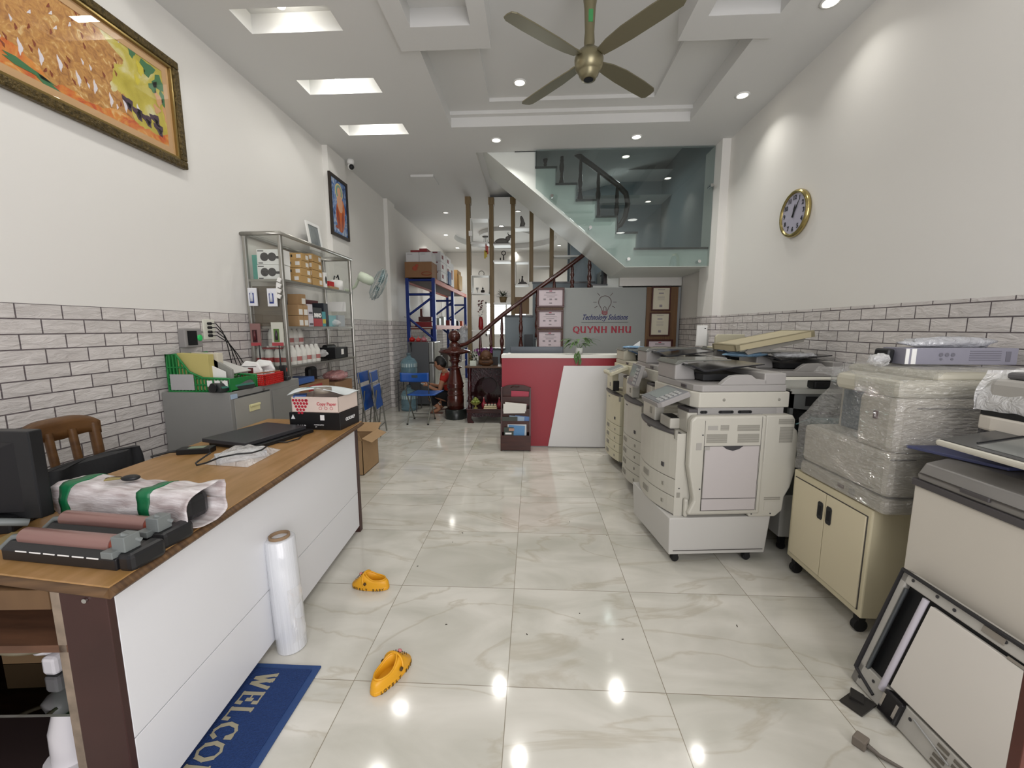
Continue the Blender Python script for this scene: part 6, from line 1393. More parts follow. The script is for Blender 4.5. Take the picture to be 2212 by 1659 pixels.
# ================================================================ blue folding chair, water bottles, fridge
t = thing('folding_chair', 'open blue folding chair standing before the fridge', 'chair', (-1.62, 5.83, 0))
ox_, oy_ = -1.62, 5.83
def loc_(x, y, z): return (x-ox_, y-oy_, z)
g = G()
def bk(u, v): x = -1.862+0.41*u; return loc_(x, 5.66+0.03*math.sin(PI*u)*1.0, 0.745-0.008*math.sin(PI*u)-0.128*v)
g.surf(bk, 14, 5); br_ = g.build('backrest', CHB, t, solid=0.014)
g = G(); g.surf(lambda u, v: (bk(0.38+0.22*u, 0.25+0.3*v)[0], bk(0.5, 0)[1]-0.009, bk(0.5, 0.22+0.3*v)[2]), 3, 2); g.build('grip_hole', mat('olive grip hole', '2f4048', 0.6), br_)
g = G(); g.box(-0.025,0.025,5.66-oy_+0.016,5.66-oy_+0.02,0.615,0.63); 
g = G()
def seat(u, v): x = -1.77+0.40*u; return loc_(x+0.05*v, 5.66+0.36*v, 0.425+0.004*math.cos(2*PI*u)+0.01*v)
g.surf(seat, 10, 10); g.build('seat', CHB, t, solid=0.016)
for s_, fx, bx_ in ((-1, -1.772, -1.784), (1, -1.475, -1.468)):
    xb = -1.80 if s_ < 0 else -1.475
    g = G(); g.tube([loc_(fx, 5.64, 0.01), loc_(fx+(-0.0), 5.90, 0.40), loc_(xb+0.03, 5.98, 0.43)], 0.009, 8); g.build('leg', STEEL, t)
    g = G(); g.tube([loc_(bx_, 6.03, 0.01), loc_(xb, 5.74, 0.43), loc_(xb-0.0, 5.68, 0.74)], 0.009, 8); g.build('leg', STEEL, t)
    for yy in (5.64, 6.03): g = G(); g.cyl(loc_(fx if yy < 5.8 else bx_, yy, 0), loc_(fx if yy < 5.8 else bx_, yy, 0.02), 0.013, n=10); g.build('rubber_foot', RUBBER, t)
g = G(); g.tube([loc_(-1.772,5.70,0.10), loc_(-1.475,5.70,0.10)],0.007,6); g.tube([loc_(-1.782,5.98,0.09), loc_(-1.47,5.98,0.09)],0.007,6); g.build('cross_bar', STEEL, t)
WBM = mat('pale blue water bottle', '8fb6c4', 0.08, trans=0.55, alpha=0.75, ior=1.3)
def wbottle(loc, label):
    t = thing('water_bottle', label, 'water bottle', loc, group='large water bottles')
    G().lathe((0,0,0),[(0.0001,0.0),(0.12,0.0),(0.135,0.02),(0.135,0.07),(0.128,0.085),(0.135,0.10),(0.135,0.17),(0.128,0.185),(0.135,0.20),(0.135,0.27),(0.10,0.33),(0.04,0.36),(0.032,0.38),(0.032,0.42),(0.0001,0.42)],28).build('bottle_body', WBM, t)
    G().lathe((0,0,0),[(0.034,0.39),(0.036,0.39),(0.036,0.43),(0.0001,0.43)],16).build('cap', mat('dull bottle cap', '55666d', 0.4), t)
    G().lathe((0,0,0),[(0.1355,0.20),(0.1355,0.26)],20).build('label', mat('pale water label', 'b7c4c4', 0.5), t)
wbottle((-2.06, 6.70, 0.0), 'large water bottle standing on the floor behind the blue chair'); wbottle((-2.05, 6.72, 0.53), 'large water bottle on the small rack above the floor bottle')
t = thing('bottle_rack', 'small dark metal rack carrying the upper water bottle', 'rack', (-2.05, 6.72, 0))
g = G(); g.box(-0.15,0.15,-0.15,0.15,0.505,0.525); g.build('shelf', DGREY, t)
for x in (-.148,.148):
    for y in (-.148,.148): g = G(); g.tube([(x,y,0),(x,y,0.51)],0.008,6); g.build('leg', DGREY, t)
FR = mat('grey fridge side', '55575a', 0.4); FRD = mat('silver fridge door', 'a3a5a2', 0.25, 0.6)
t = thing('refrigerator', 'silver grey two door refrigerator standing under the blue rack', 'refrigerator', (-2.16, 7.05, 0))
G().box(0, 0.36, 0, 0.5, 0.03, 1.13).build('cabinet', FR, t, bev=0.01)
def door(z0, z1):
    n_ = 8; P_ = [(0.365, 0.0)]+[(0.365+0.055*math.sin(PI*k/(2*n_))+0.06*1, 0.0+0.5*0+0.03-0.03*math.cos(0)+0.0+0.5*k/n_*0+(-0.0)) for k in range(0)]
    g = G(); pts = [(0.365,0.0),(0.44,0.0),(0.465,0.03),(0.475,0.25),(0.465,0.47),(0.44,0.5),(0.365,0.5)]; g.prism(pts, 'z', z0, z1); d = g.build('door', FRD, t, bev=0.012)
    g = G(); g.box(0.36,0.47,-0.002,0.004,z0-0.006,z0+0.006); g.build('handle', DGREY, d)
door(0.06, 0.755); door(0.775, 1.13)
for k, (x, c, r, lb_) in enumerate(((0.06,'b0201c',0.05,'red lantern ornament at the left of the fridge top'),(0.17,'c04a4a',0.042,'pinkish red round ornament in the middle of the fridge top'),(0.27,'b4707a',0.05,'pink glossy ornament at the right of the fridge top'))):
    t = tag(G().sph((0,0,r*0.8),r,(1.1,1.1,0.8),20).lathe((0,0,r*1.3),[(0.02,0),(0.008,0.02),(0.003,0.05)],8).build('ornament', mat('gloss '+c, c, 0.12), loc=(-2.16+x, 7.12, 1.131)), lb_, 'ornament')
tag(G().box(-0.18,0.16,-0.05,0.10,0,0.006).build('red_cloth', mat('dark red cloth', '7a1c1c', 0.7), loc=(-1.97,7.1,1.131-0.001+0.0)), 'dark red cloth under the ornaments on the fridge', 'cloth')
tag(G().tube([(0,0,0.0),(0.0,0.0,-0.06),(0.01,0,-0.16)],[0.022,0.008,0.005],8).build('hanging_brush', BLACK, loc=(-2.10,7.035,1.12)), 'thin black handle hanging down the fridge side', 'brush')

# ================================================================ blue and orange storage rack
RB = mat('blue rack steel', '1c3480', 0.4); RO = mat('orange rack beam', 'a84a30', 0.5)
RX0, RX1, RY0, RY1, RZ_ = -2.30, -1.815, 7.62, 11.2, 2.27
t = thing('storage_rack', 'tall blue and orange steel storage rack along the left wall', 'rack', (RX0, RY0, 0))
w, L_ = RX1-RX0, RY1-RY0
for y in (0, L_/2, L_):
    for x in (0, w):
        g = G(); g.box(x-0.03,x+0.03,y-0.03,y+0.03,0,RZ_); g.build('upright', RB, t)
    g = G()
    for z0_, z1_ in ((1.75,2.2),):
        pass
    def br(a, b): g.tube([a, b], 0.022, 4)
    br((0,y,2.24),(w,y,2.24)); br((0,y,1.98),(w,y,1.98)); br((w,y,1.95),(0,y,1.60)); br((0,y,1.55),(w,y,1.15)); br((w,y,1.0),(0,y,0.6)); g.build('brace', RB, t)
for z in (2.21, 1.37, 0.5):
    if z > 1: g = G(); g.box(w-0.01,w+0.035,0,L_,z-0.03,z+0.05); g.build('beam', RO, t)
    g = G(); g.box(-0.02,0.02,0,L_,z-0.03,z+0.03); g.build('beam', RO, t)
    g = G(); g.box(0,w,0,L_,z+0.0,z+0.012); g.build('deck', mat('dull rack deck', '5d5350', 0.6) if z > 2 else mat('pale rack deck', 'b9b4ab', 0.5), t)
WB_ = mat('white carton', 'd4d3d4', 0.6)
def rbox(x, y, z, w_, d_, h_, m_, label, mark=None):
    o = G().box(0,w_,0,d_,0,h_).build('carton', m_, loc=(x,y,z), bev=0.003); tag(o, label, 'box', 'cartons on the blue rack')
    if mark == 'bird':
        g = G(); g.sph((w_*0.38,-0.002,h_*0.58),0.055,(0.9,0.05,0.8),12); g.sph((w_*0.45,-0.002,h_*0.75),0.03,(1,0.05,1),10); g.tube([(w_*0.8+0.09*math.cos(a),-0.002,h_*0.25+0.03*math.sin(a)) for a in [2*PI*k/20 for k in range(20)]],0.006,4,closed=True); g.build('orange_print', mat('rust print', 'a34a34', 0.6), o)
    if mark == 'lab':
        g = G(); g.box(w_,w_+0.002,d_*0.2,d_*0.5,h_*0.3,h_*0.7); g.box(w_*0.35,w_*0.75,-0.002,0,h_*0.82,h_*0.95); g.build('print', mat('dim red print', '7d4248', 0.6), o)
    if mark == 'line':
        g = G(); g.box(w_*0.1,w_*0.5,-0.002,0,h_*0.78,h_*0.82); g.build('print', LINE, o)
    return o
zt = 2.285
rbox(-2.34,7.62,zt,0.50,0.42,0.28,mat('brown kraft carton', '8d6848', 0.7),'large brown carton with a rust print at the near end of the rack top','bird')
rbox(-2.32,7.66,zt+0.285,0.24,0.36,0.17,WB_,'left white carton stacked on the large brown one','line'); rbox(-2.075,7.66,zt+0.285,0.23,0.36,0.17,WB_,'right white carton stacked on the large brown one','line')
rbox(-2.24,7.68,zt+0.46,0.16,0.3,0.035,mat('flat red box', '8f2b30', 0.5),'flat red box on the white cartons of the rack'); rbox(-2.07,7.66,zt+0.46,0.14,0.3,0.06,mat('flat red box'),'second flat red box, right one, on the white cartons')
for r_ in range(3):
    for c_ in range(2): rbox(-2.02,8.12+c_*0.52,zt+r_*0.185,0.24,0.48,0.18,WB_,('bottom','middle','top')[r_]+' white carton of the '+('nearer' if c_ == 0 else 'farther')+' column on the rack','lab')
rbox(-2.27,8.12,zt,0.24,1.0,0.54,WB_,'tall white carton at the wall side of the rack top')
rbox(-1.86,8.75,zt,0.10,0.30,0.26,mat('blue carton', '3d5a86', 0.5),'blue carton standing before the white ones on the rack')
rbox(-2.1,9.2,zt,0.30,0.36,0.50,WB_,'tall white carton farther along the rack top','lab')
rbox(-2.1,10.0,zt,0.30,0.5,0.46,mat('tan carton', 'a37e4c', 0.6),'tall tan carton near the far end of the rack top'); rbox(-1.84,10.05,zt,0.08,0.4,0.35,mat('pale tan carton', 'bd9a66', 0.6),'pale tan flat carton at the far end of the rack top')
zm = 1.385
def rthing(x, y, z, w_, d_, h_, c, label, cat, bev=0.01): return tag(G().box(0,w_,0,d_,0,h_).build(label.split()[-1] if False else 'stored_item', mat('stored '+c, c, 0.4), loc=(x,y,z), bev=bev), label, cat, 'goods on the middle rack deck')
rthing(-2.22,7.75,zm,0.32,0.25,0.10,'7c1d22','dark red tin on the near end of the middle rack deck','tin'); rthing(-2.16,7.78,zm+0.105,0.25,0.2,0.09,'4d2320','dark brown box on the red tin of the middle deck','box'); rthing(-2.16,7.9,zm+0.2,0.05,0.05,0.15,'5c2a22','upright brown block on the middle rack deck','block')
rthing(-1.98,8.2,zm,0.12,0.18,0.18,'9aa29a','grey green clear box on the middle rack deck','box'); rthing(-1.95,8.6,zm,0.10,0.2,0.22,'b3b8b2','pale grey box on the middle rack deck','box'); rthing(-1.95,9.1,zm,0.12,0.2,0.15,'8b2f2b','red box in the middle of the middle rack deck','box'); rthing(-1.93,9.6,zm,0.10,0.3,0.2,'5b4634','brown box on the middle rack deck beyond the middle upright','box'); rthing(-1.93,10.2,zm,0.10,0.2,0.16,'17171b','black bag shape on the middle rack deck','box',0.03); rthing(-1.90,10.7,zm,0.08,0.15,0.16,'c05d3a','orange box at the far end of the middle rack deck','box')
rthing(-2.2,7.8,0.512,0.35,0.6,0.3,'2a2a2e','dark box on the low rack deck','box'); rthing(-2.15,8.7,0.512,0.35,0.6,0.4,'6e6862','grey box on the low rack deck behind the newel post','box'); rthing(-2.1,9.7,0.512,0.3,0.7,0.35,'3a2f3a','dark plum box on the low rack deck','box')
crumple((-1.165, 7.02, 1.20), 0.15, film_mat('silver grey film', 'b5b9bb', 0.6, 0.15, 14, 1.0), 'hanging_plastic_bag', 'crumpled silver plastic bag hanging beside the first partition post', 'bag', 4, (0.8,0.6,1.3))
tag(G().tube([(0,0,0.0),(0,0,0.95)],0.008,6).build('white_cord', WHITE, loc=(-1.16-0.0, 6.12, 1.335)), 'thin white cord above the newel ball', 'cord') if False else None
g = G(); g.tube([(0.01,0,0.25),(0.06,0.02,0.24),(0.07,0.05,0.05),(0.06,0.08,-0.25)],0.006,6); tag(g.build('wall_cable', DGREY, loc=(XL+0.0, 7.8, 1.33)), 'thin dark cable running down the brick wall by the fridge', 'cable')

# ================================================================ person squatting behind the newel post
t = thing('person', 'person with short black hair in a red T-shirt squatting behind the newel post', 'person', (-1.40, 6.62, 0))
SK = mat('skin', 'a8785c', 0.55); HAIR = mat('black hair', '14110f', 0.5); TS = mat('red T-shirt', 'b02a20', 0.8); PT = mat('black trousers', '141315', 0.85)
def skin(name, verts, edges, m_, parent, sub=2, root=0):
    me = bpy.data.meshes.new(name); me.from_pydata([v[0] for v in verts], edges, []); me.update(); o = bpy.data.objects.new(name, me); COL.objects.link(o); o.parent = parent
    md = o.modifiers.new('skin', 'SKIN'); lay = me.skin_vertices[0].data if me.skin_vertices else None
    if lay is None:
        bm_ = __import__('bmesh').new(); bm_.from_mesh(me); bm_.verts.layers.skin.verify(); bm_.to_mesh(me); bm_.free(); lay = me.skin_vertices[0].data
    for i, v in enumerate(verts): r = v[1]; lay[i].radius = (r if isinstance(r, tuple) else (r, r)); lay[i].use_root = (i == root)
    md.use_smooth_shade = True; s_ = o.modifiers.new('sub', 'SUBSURF'); s_.levels = sub; s_.render_levels = sub; me.materials.append(m_); return o
# facing left (-x); hips low
V = [((0.10,0,0.27),(0.14,0.13)), ((0.075,0,0.38),(0.13,0.115)), ((0.04,0,0.50),(0.13,0.10)), ((0.0,0,0.60),(0.14,0.09)), ((-0.03,0,0.665),0.05), ((-0.055,0,0.71),0.048),
     ((-0.005,-0.16,0.595),0.055), ((-0.05,-0.21,0.47),0.043), ((-0.07,-0.215,0.37),0.036), ((-0.19,-0.17,0.40),0.030), ((-0.285,-0.13,0.445),0.022),
     ((-0.005,0.16,0.595),0.055), ((-0.06,0.21,0.47),0.043), ((-0.08,0.21,0.38),0.036), ((-0.20,0.12,0.41),0.030), ((-0.29,0.02,0.455),0.022),
     ((0.08,-0.10,0.24),0.095), ((-0.25,-0.17,0.335),0.066), ((-0.20,-0.17,0.20),0.055), ((-0.09,-0.16,0.075),0.038), ((-0.16,-0.165,0.035),0.033), ((-0.23,-0.17,0.022),0.022),
     ((0.08,0.10,0.24),0.095), ((-0.25,0.17,0.335),0.066), ((-0.20,0.17,0.20),0.055), ((-0.09,0.16,0.075),0.038), ((-0.16,0.165,0.035),0.033), ((-0.23,0.17,0.022),0.022)]
E_ = [(0,1),(1,2),(2,3),(3,4),(4,5),(3,6),(6,7),(7,8),(8,9),(9,10),(3,11),(11,12),(12,13),(13,14),(14,15),(0,16),(16,17),(17,18),(18,19),(19,20),(20,21),(0,22),(22,23),(23,24),(24,25),(25,26),(26,27)]
body = skin('body', V, E_, SK, t)
def headf(u, v):
    a = 2*PI*u; th = PI*v; x = math.sin(th)*math.cos(a); y = math.sin(th)*math.sin(a); z = -math.cos(th)
    f = 1.0; px = x*0.092; py_ = y*0.074; pz = z*0.115
    if x < 0:
        px *= 0.93; px -= 0.022*math.exp(-((z+0.12)/0.16)**2)*math.exp(-(y/0.20)**2)   # nose
        px -= 0.008*math.exp(-((z+0.48)/0.10)**2)*math.exp(-(y/0.35)**2); px += 0.008*math.exp(-((z-0.08)/0.12)**2)
    if z < -0.3: py_ *= 0.90+0.2*(1+z); px += 0.012*(z+0.3)*(1 if x > 0 else 0)*-1
    return (-0.095+px, py_, 0.80+pz)
R10 = Matrix.Translation((-0.07,0,0.74)) @ Matrix.Rotation(-0.22, 4, 'Y') @ Matrix.Translation((0.07,0,-0.74))
g = G(); g.T = R10; g.surf(headf, 32, 24); hd = g.build('head', SK, t)
g = G(); g.T = R10
def hairf(u, v):
    a = 2*PI*u; p = Vector(headf(u, 0.46+0.54*v)); c = Vector((-0.095,0,0.80)); d = (p-c); lim = 0.46
    k = 1.10 if math.cos(a) > -0.55 else (1.10 if v > 0.32 else 0.97)
    return c+d*k+Vector((0.006, 0, 0))
g.surf(hairf, 32, 14); 
g.sph((-0.065,0,0.795),0.088,(0.95,0.86,1.0),20)
g.build('hair', HAIR, t)
g = G(); g.T = R10
for s_ in (-1,1): g.sph((-0.085,s_*0.074,0.795),0.020,(0.7,0.35,1.1),10)
g.build('ear', SK, hd)
g = G(); g.T = R10
for s_ in (-1,1): g.sph((-0.175,s_*0.030,0.815),0.010,(0.5,1.1,0.5),8)
g.build('eye', BLACK, hd); g = G(); g.T = R10; g.tube([(-0.187,-0.018,0.748),(-0.192,0,0.750),(-0.187,0.018,0.748)],0.004,6); g.build('mouth', mat('lips', '8a4f46', 0.5), hd)
V2 = [((0.085,0,0.34),(0.155,0.135)), ((0.06,0,0.43),(0.145,0.125)), ((0.03,0,0.53),(0.145,0.11)), ((0.0,0,0.605),(0.135,0.095)), ((-0.015,0,0.64),(0.06,0.06)), ((-0.005,-0.165,0.59),0.068), ((-0.035,-0.205,0.50),0.062), ((-0.005,0.165,0.59),0.068), ((-0.035,0.205,0.50),0.062)]
skin('t_shirt', V2, [(0,1),(1,2),(2,3),(3,4),(3,5),(5,6),(3,7),(7,8)], TS, t)
V3 = [((0.11,0,0.28),(0.165,0.14)), ((0.09,-0.10,0.245),0.105), ((-0.08,-0.14,0.31),0.088), ((-0.25,-0.17,0.34),0.078), ((-0.205,-0.17,0.21),0.066), ((-0.13,-0.165,0.12),0.055), ((0.09,0.10,0.245),0.105), ((-0.08,0.14,0.31),0.088), ((-0.25,0.17,0.34),0.078), ((-0.205,0.17,0.21),0.066), ((-0.13,0.165,0.12),0.055)]
skin('trousers', V3, [(0,1),(1,2),(2,3),(3,4),(4,5),(0,6),(6,7),(7,8),(8,9),(9,10)], PT, t)
for s_, nm in ((-1, 'hand'), (1, 'hand')):
    w0 = Vector((-0.285,-0.13,0.445)) if s_ < 0 else Vector((-0.29,0.02,0.455)); d = Vector((-0.8, 0.45, 0.15)) if s_ < 0 else Vector((-0.75,-0.55,0.12)); d.normalize()
    up = Vector((0,0,1)); sd = d.cross(up).normalized()
    vs = [(w0, 0.021), (w0+d*0.035, (0.030,0.014)), (w0+d*0.07, (0.036,0.013))]; es = [(0,1),(1,2)]
    for k in range(4):
        b = w0+d*0.075+up*(0.024-0.016*k); L = (0.062,0.072,0.068,0.052)[k]; i = len(vs)
        vs += [(b, 0.0085), (b+d*L*0.45+sd*0.006, 0.008), (b+d*L*0.75+sd*0.022, 0.0072), (b+d*L*0.8+sd*0.040, 0.006)]; es += [(2,i),(i,i+1),(i+1,i+2),(i+2,i+3)]
    i = len(vs); vs += [(w0+d*0.03+up*0.03, 0.011), (w0+d*0.055+up*0.048+sd*0.01, 0.0095), (w0+d*0.08+up*0.055+sd*0.02, 0.008)]; es += [(1,i),(i,i+1),(i+1,i+2)]
    skin('hand', vs, es, SK, t, 1)
t2 = thing('bowl', 'small steel bowl held in the squatting person\'s hands', 'bowl', (-1.40-0.365, 6.62-0.05, 0.435))
G().lathe((0,0,0),[(0.0001,0),(0.03,0.0),(0.055,0.025),(0.065,0.045),(0.062,0.045),(0.05,0.025),(0.0001,0.006)],24).build('bowl_body', mat('steel bowl', 'b9bdc0', 0.15, 0.9), t2)
for s_ in (-1,1): tag(G().box(-0.10,0.12,-0.045,0.045,0,0.012).tube([(-0.05,-0.045,0.01),(-0.05,-0.02,0.05),(-0.05,0.02,0.05),(-0.05,0.045,0.01)],0.008,6).build('sandal', mat('brown sandal', '6b4436', 0.6), loc=(-1.56, 6.62+s_*0.165, 0.0), bev=0.004), ('near' if s_ < 0 else 'far')+' brown sandal under the squatting person', 'sandal', 'sandals of the squatting person')
for k, r in (): pass
# ornaments on the partition shelves
DK = mat('dark bronze', '2a2622', 0.4, 0.4); STN = mat('grey stone carving', '6d6a66', 0.6)
def orn(px, py, z, label, fn, m_=DK, cat='ornament', Y=7.05):
    p = at_y(px, py, Y); t = thing('ornament', label, cat, (p.x, Y, z)); g = G(); fn(g); g.build('figure', m_, t); return t
def ox(g):
    g.sph((0,0,0.055),0.06,(1.9,0.8,0.85),16); g.sph((0.10,0,0.10),0.035,(1.2,0.8,1.2),12); g.sph((0.14,0,0.135),0.03,(1.4,0.8,0.8),12); g.tube([(0.12,-0.02,0.155),(0.10,-0.045,0.175),(0.115,-0.06,0.19)],[0.006,0.005,0.002],6); g.tube([(0.12,0.02,0.155),(0.10,0.045,0.175),(0.115,0.06,0.19)],[0.006,0.005,0.002],6); g.box(-0.12,0.13,-0.04,0.04,0,0.03); g.tube([(-0.11,0,0.06),(-0.13,0,0.03),(-0.12,0,0.01)],0.006,5)
orn(1084, 531, zB3, 'dark lying ox figurine on its white shelf in the partition', ox, STN)
def eagle(g): g.lathe((0,0,0),[(0.045,0),(0.05,0.02),(0.03,0.05)],10); g.tube([(0,0,0.04),(0.005,0,0.10),(-0.01,0,0.16),(-0.02,0,0.19)],[0.04,0.032,0.026,0.012],10); g.sph((0.02,0,0.07),0.03,(1,0.8,1.2),8)
orn(1128, 495, zC2, 'grey stone eagle carving high in the third partition bay', eagle, STN)
def clockfig(g): g.tube([(0.032*math.cos(a),0,0.13+0.032*math.sin(a)) for a in [2*PI*k/18 for k in range(18)]],0.008,6,closed=True); g.cyl((0,0,0),(0,0,0.10),0.012,0.008); g.cyl((0,0,0),(0,0,0.015),0.025)
orn(1088, 566, zB2, 'small ring topped figurine in the second partition bay', clockfig)
orn(1081, 566, zB2, 'tiny dark post figurine left of the ring figurine', lambda g: g.cyl((0,0,0),(0,0,0.055),0.012,0.008))
def boat(g): g.prism([(-0.09,0.0),(0.09,0.0),(0.06,0.04),(0.02,0.05),(0.0,0.12),(-0.015,0.12),(-0.03,0.05),(-0.07,0.03)], 'y', -0.02, 0.02); g.tube([(-0.05,0,0.02),(-0.055,0,0.10)],0.005,5); g.sph((-0.005,0,0.13),0.016,n=8)
orn(1129, 617, zC, 'dark fisherman boat figurine on the third bay box shelf', boat)
orn(1043, 635, zA, 'small dark seated figurine in the first bay box shelf', lambda g: (g.sph((0,0,0.03),0.034,(1,0.8,0.9),12), g.sph((0,0,0.075),0.016,n=8), g.cyl((0,0,0.08),(0,0,0.105),0.005)))
orn(1031, 635, zA, 'pale goblet ornament left of the seated figurine', lambda g: g.lathe((0,0,0),[(0.02,0),(0.005,0.01),(0.006,0.04),(0.02,0.07),(0.022,0.09)],12), mat('clear grey ornament', '9a9a98', 0.3))
p = at_y(1040, 598, 7.05)
t = thing('ornament', 'round arched photo stand on top of the first bay box shelf', 'ornament', (p.x, 7.05, p.z+0.002)); g = G(); g.tube([(0.045*math.cos(a),0,0.05+0.045*math.sin(a)) for a in [math.radians(-30+k*12) for k in range(21)]],0.006,6); g.box(-0.045,0.045,-0.012,0.012,0,0.01); g.build('arch', STN, t)
def tabl(g): g.lathe((0,0,0.10),[(0.0001,0.0),(0.05,0.0),(0.055,0.015),(0.0001,0.02)],16); [g.tube([(x,0,0),(x*0.7,0,0.10)],0.004,5) for x in (-0.03,0.0,0.03)]
orn(1049, 528, zA3, 'small dark round table ornament in the first bay frame shelf', tabl, STN)
# paper charms under the first bay shelf
t = thing('paper_charms', 'red and yellow paper charms hanging under the first bay shelf', 'charms', (at_y(1050, 531, 7.04).x, 7.04, zA3-0.024))
for x, z, c, h in ((0.0,-0.12,'a34a44',0.12),(0.025,-0.15,'b8564c',0.13),(-0.02,-0.22,'b8a22c',0.13),(0.005,-0.20,'c4b040',0.1)):
    g = G(); g.box(x-0.012,x+0.012,-0.002,0.002,z,z+h); g.tube([(x,0,z+h),(x,0,0)],0.001,4); g.build('charm', mat('charm '+c, c, 0.6), t)
# potted bushy plant
p = at_y(1087, 656, 7.05)
t = thing('potted_plant', 'bushy grey green plant in a brown pot on the partition shelf', 'plant', (p.x, 7.05, zB))
G().lathe((0,0,0),[(0.0001,0),(0.045,0),(0.06,0.06),(0.065,0.10),(0.055,0.10),(0.0001,0.09)],18).build('pot', mat('olive brown pot', '6b5a3c', 0.6), t)
g = G(); rr = random.Random(31)
for k in range(170):
    a = rr.uniform(0,2*PI); e = rr.uniform(0.0,1.3); d = Vector((math.cos(a)*math.cos(e)*1.3, math.sin(a)*math.cos(e)*0.9, math.sin(e)*0.9+0.1)); leafblade(g, Vector((0,0,0.09))+d*rr.uniform(0.02,0.09), d, rr.uniform(0.05,0.09), 0.006, 0.3, seg=2)
g.build('foliage', mat('grey green foliage', '4c5644', 0.7), t)
t = thing('vase', 'tall red vase with dark red flowers on the lowest first bay shelf', 'vase', (at_y(1039, 714, 7.05).x, 7.05, zA2))
G().lathe((0,0,0),[(0.0001,0),(0.035,0),(0.045,0.05),(0.038,0.16),(0.028,0.22),(0.022,0.22),(0.0001,0.2)],20).build('vase_body', mat('red lacquer vase', '8f1e22', 0.2), t)
g = G()
for k in range(40): a = rr.uniform(0,2*PI); z = 0.22+rr.uniform(0,0.22); leafblade(g, (0.02*math.cos(a),0.02*math.sin(a),z), (math.cos(a),math.sin(a),0.8), rr.uniform(0.03,0.06), 0.010, 0.4, seg=3)
g.build('leaves', mat('dim green leaves', '4d5a3c', 0.6), t)
g = G()
for k in range(16): a = rr.uniform(0,2*PI); g.sph((0.05*math.cos(a)*rr.random()*1.4,0.03*math.sin(a),0.30+rr.uniform(0,0.19)),0.013,n=8)
g.build('blossoms', mat('dark red blossoms', '5e2a2e', 0.6), t)
t = thing('sensor', 'small white sensor fixed on the first partition post', 'sensor', (at_y(1016, 505, 6.9).x, 6.93, at_y(1016, 505, 6.9).z)); G().box(-0.03,0.03,-0.02,0.01,-0.03,0.05).build('box', WHITE, t, bev=0.004)
tag(G().box(-0.11,0.12,-0.1,0.1,0,0.32).tube([(0,0,0.32),(0.0,0,0.38),(-0.03,0,0.44)],[0.03,0.02,0.008],8).build('dark_box', mat('dark brown lacquer box', '241c1c', 0.3), loc=(at_y(1316, 620, 6.6).x, 6.6, 1.966)), 'dark box with a curved handle on the ledge above the logo board', 'box')
t = thing('speaker_box', 'dark speaker box standing on the steps left of the brown panel', 'speaker', (at_y(1139, 750, 6.7).x, 6.7, 1.02)); G().box(-0.05,0.09,-0.08,0.08,0,0.24).build('case', mat('dark slate case', '23282c', 0.4), t); 
# ================================================================ copiers
CW1 = mat('copier white', 'b9b6ab', 0.42, var=0.03, vs=4); CW2 = mat('copier yellowed white', 'c9c4ab', 0.45, var=0.06, vs=4); CG = mat('copier warm grey', '9b9895', 0.45)
CDK = mat('copier dark grey trim', '4c494a', 0.4); GAP = mat('panel gap', '4a4642', 0.8); LCD = mat('grey green display', '8b9290', 0.12); CPN = mat('control panel grey', '77787a', 0.4)
GRILLE = mat('vent slot grey', '8c897f', 0.7); CLINE = mat('light key grey', 'a9a9a7', 0.5); SMK = mat('smoky black tray', '232326', 0.15)
CG2 = mat('light grey cassette slide', 'b4b2ac', 0.45)
def grille(g, x0, x1, y, z0, z1, n, m=0):
    for k in range(n): z = z0+(z1-z0)*(k+0.5)/n; g.box(x0, x1, y-0.0015, y, z-(z1-z0)/n*0.28, z+(z1-z0)/n*0.28, m)
def castor(parent, x, y, r=0.025, z=0.0):
    g = G(); g.cyl((x, y-0.012, r), (x, y+0.012, r), r, n=16); g.box(x-0.015, x+0.015, y-0.016, y+0.016, r, z+0.055); g.build('castor', RUBBER, parent)
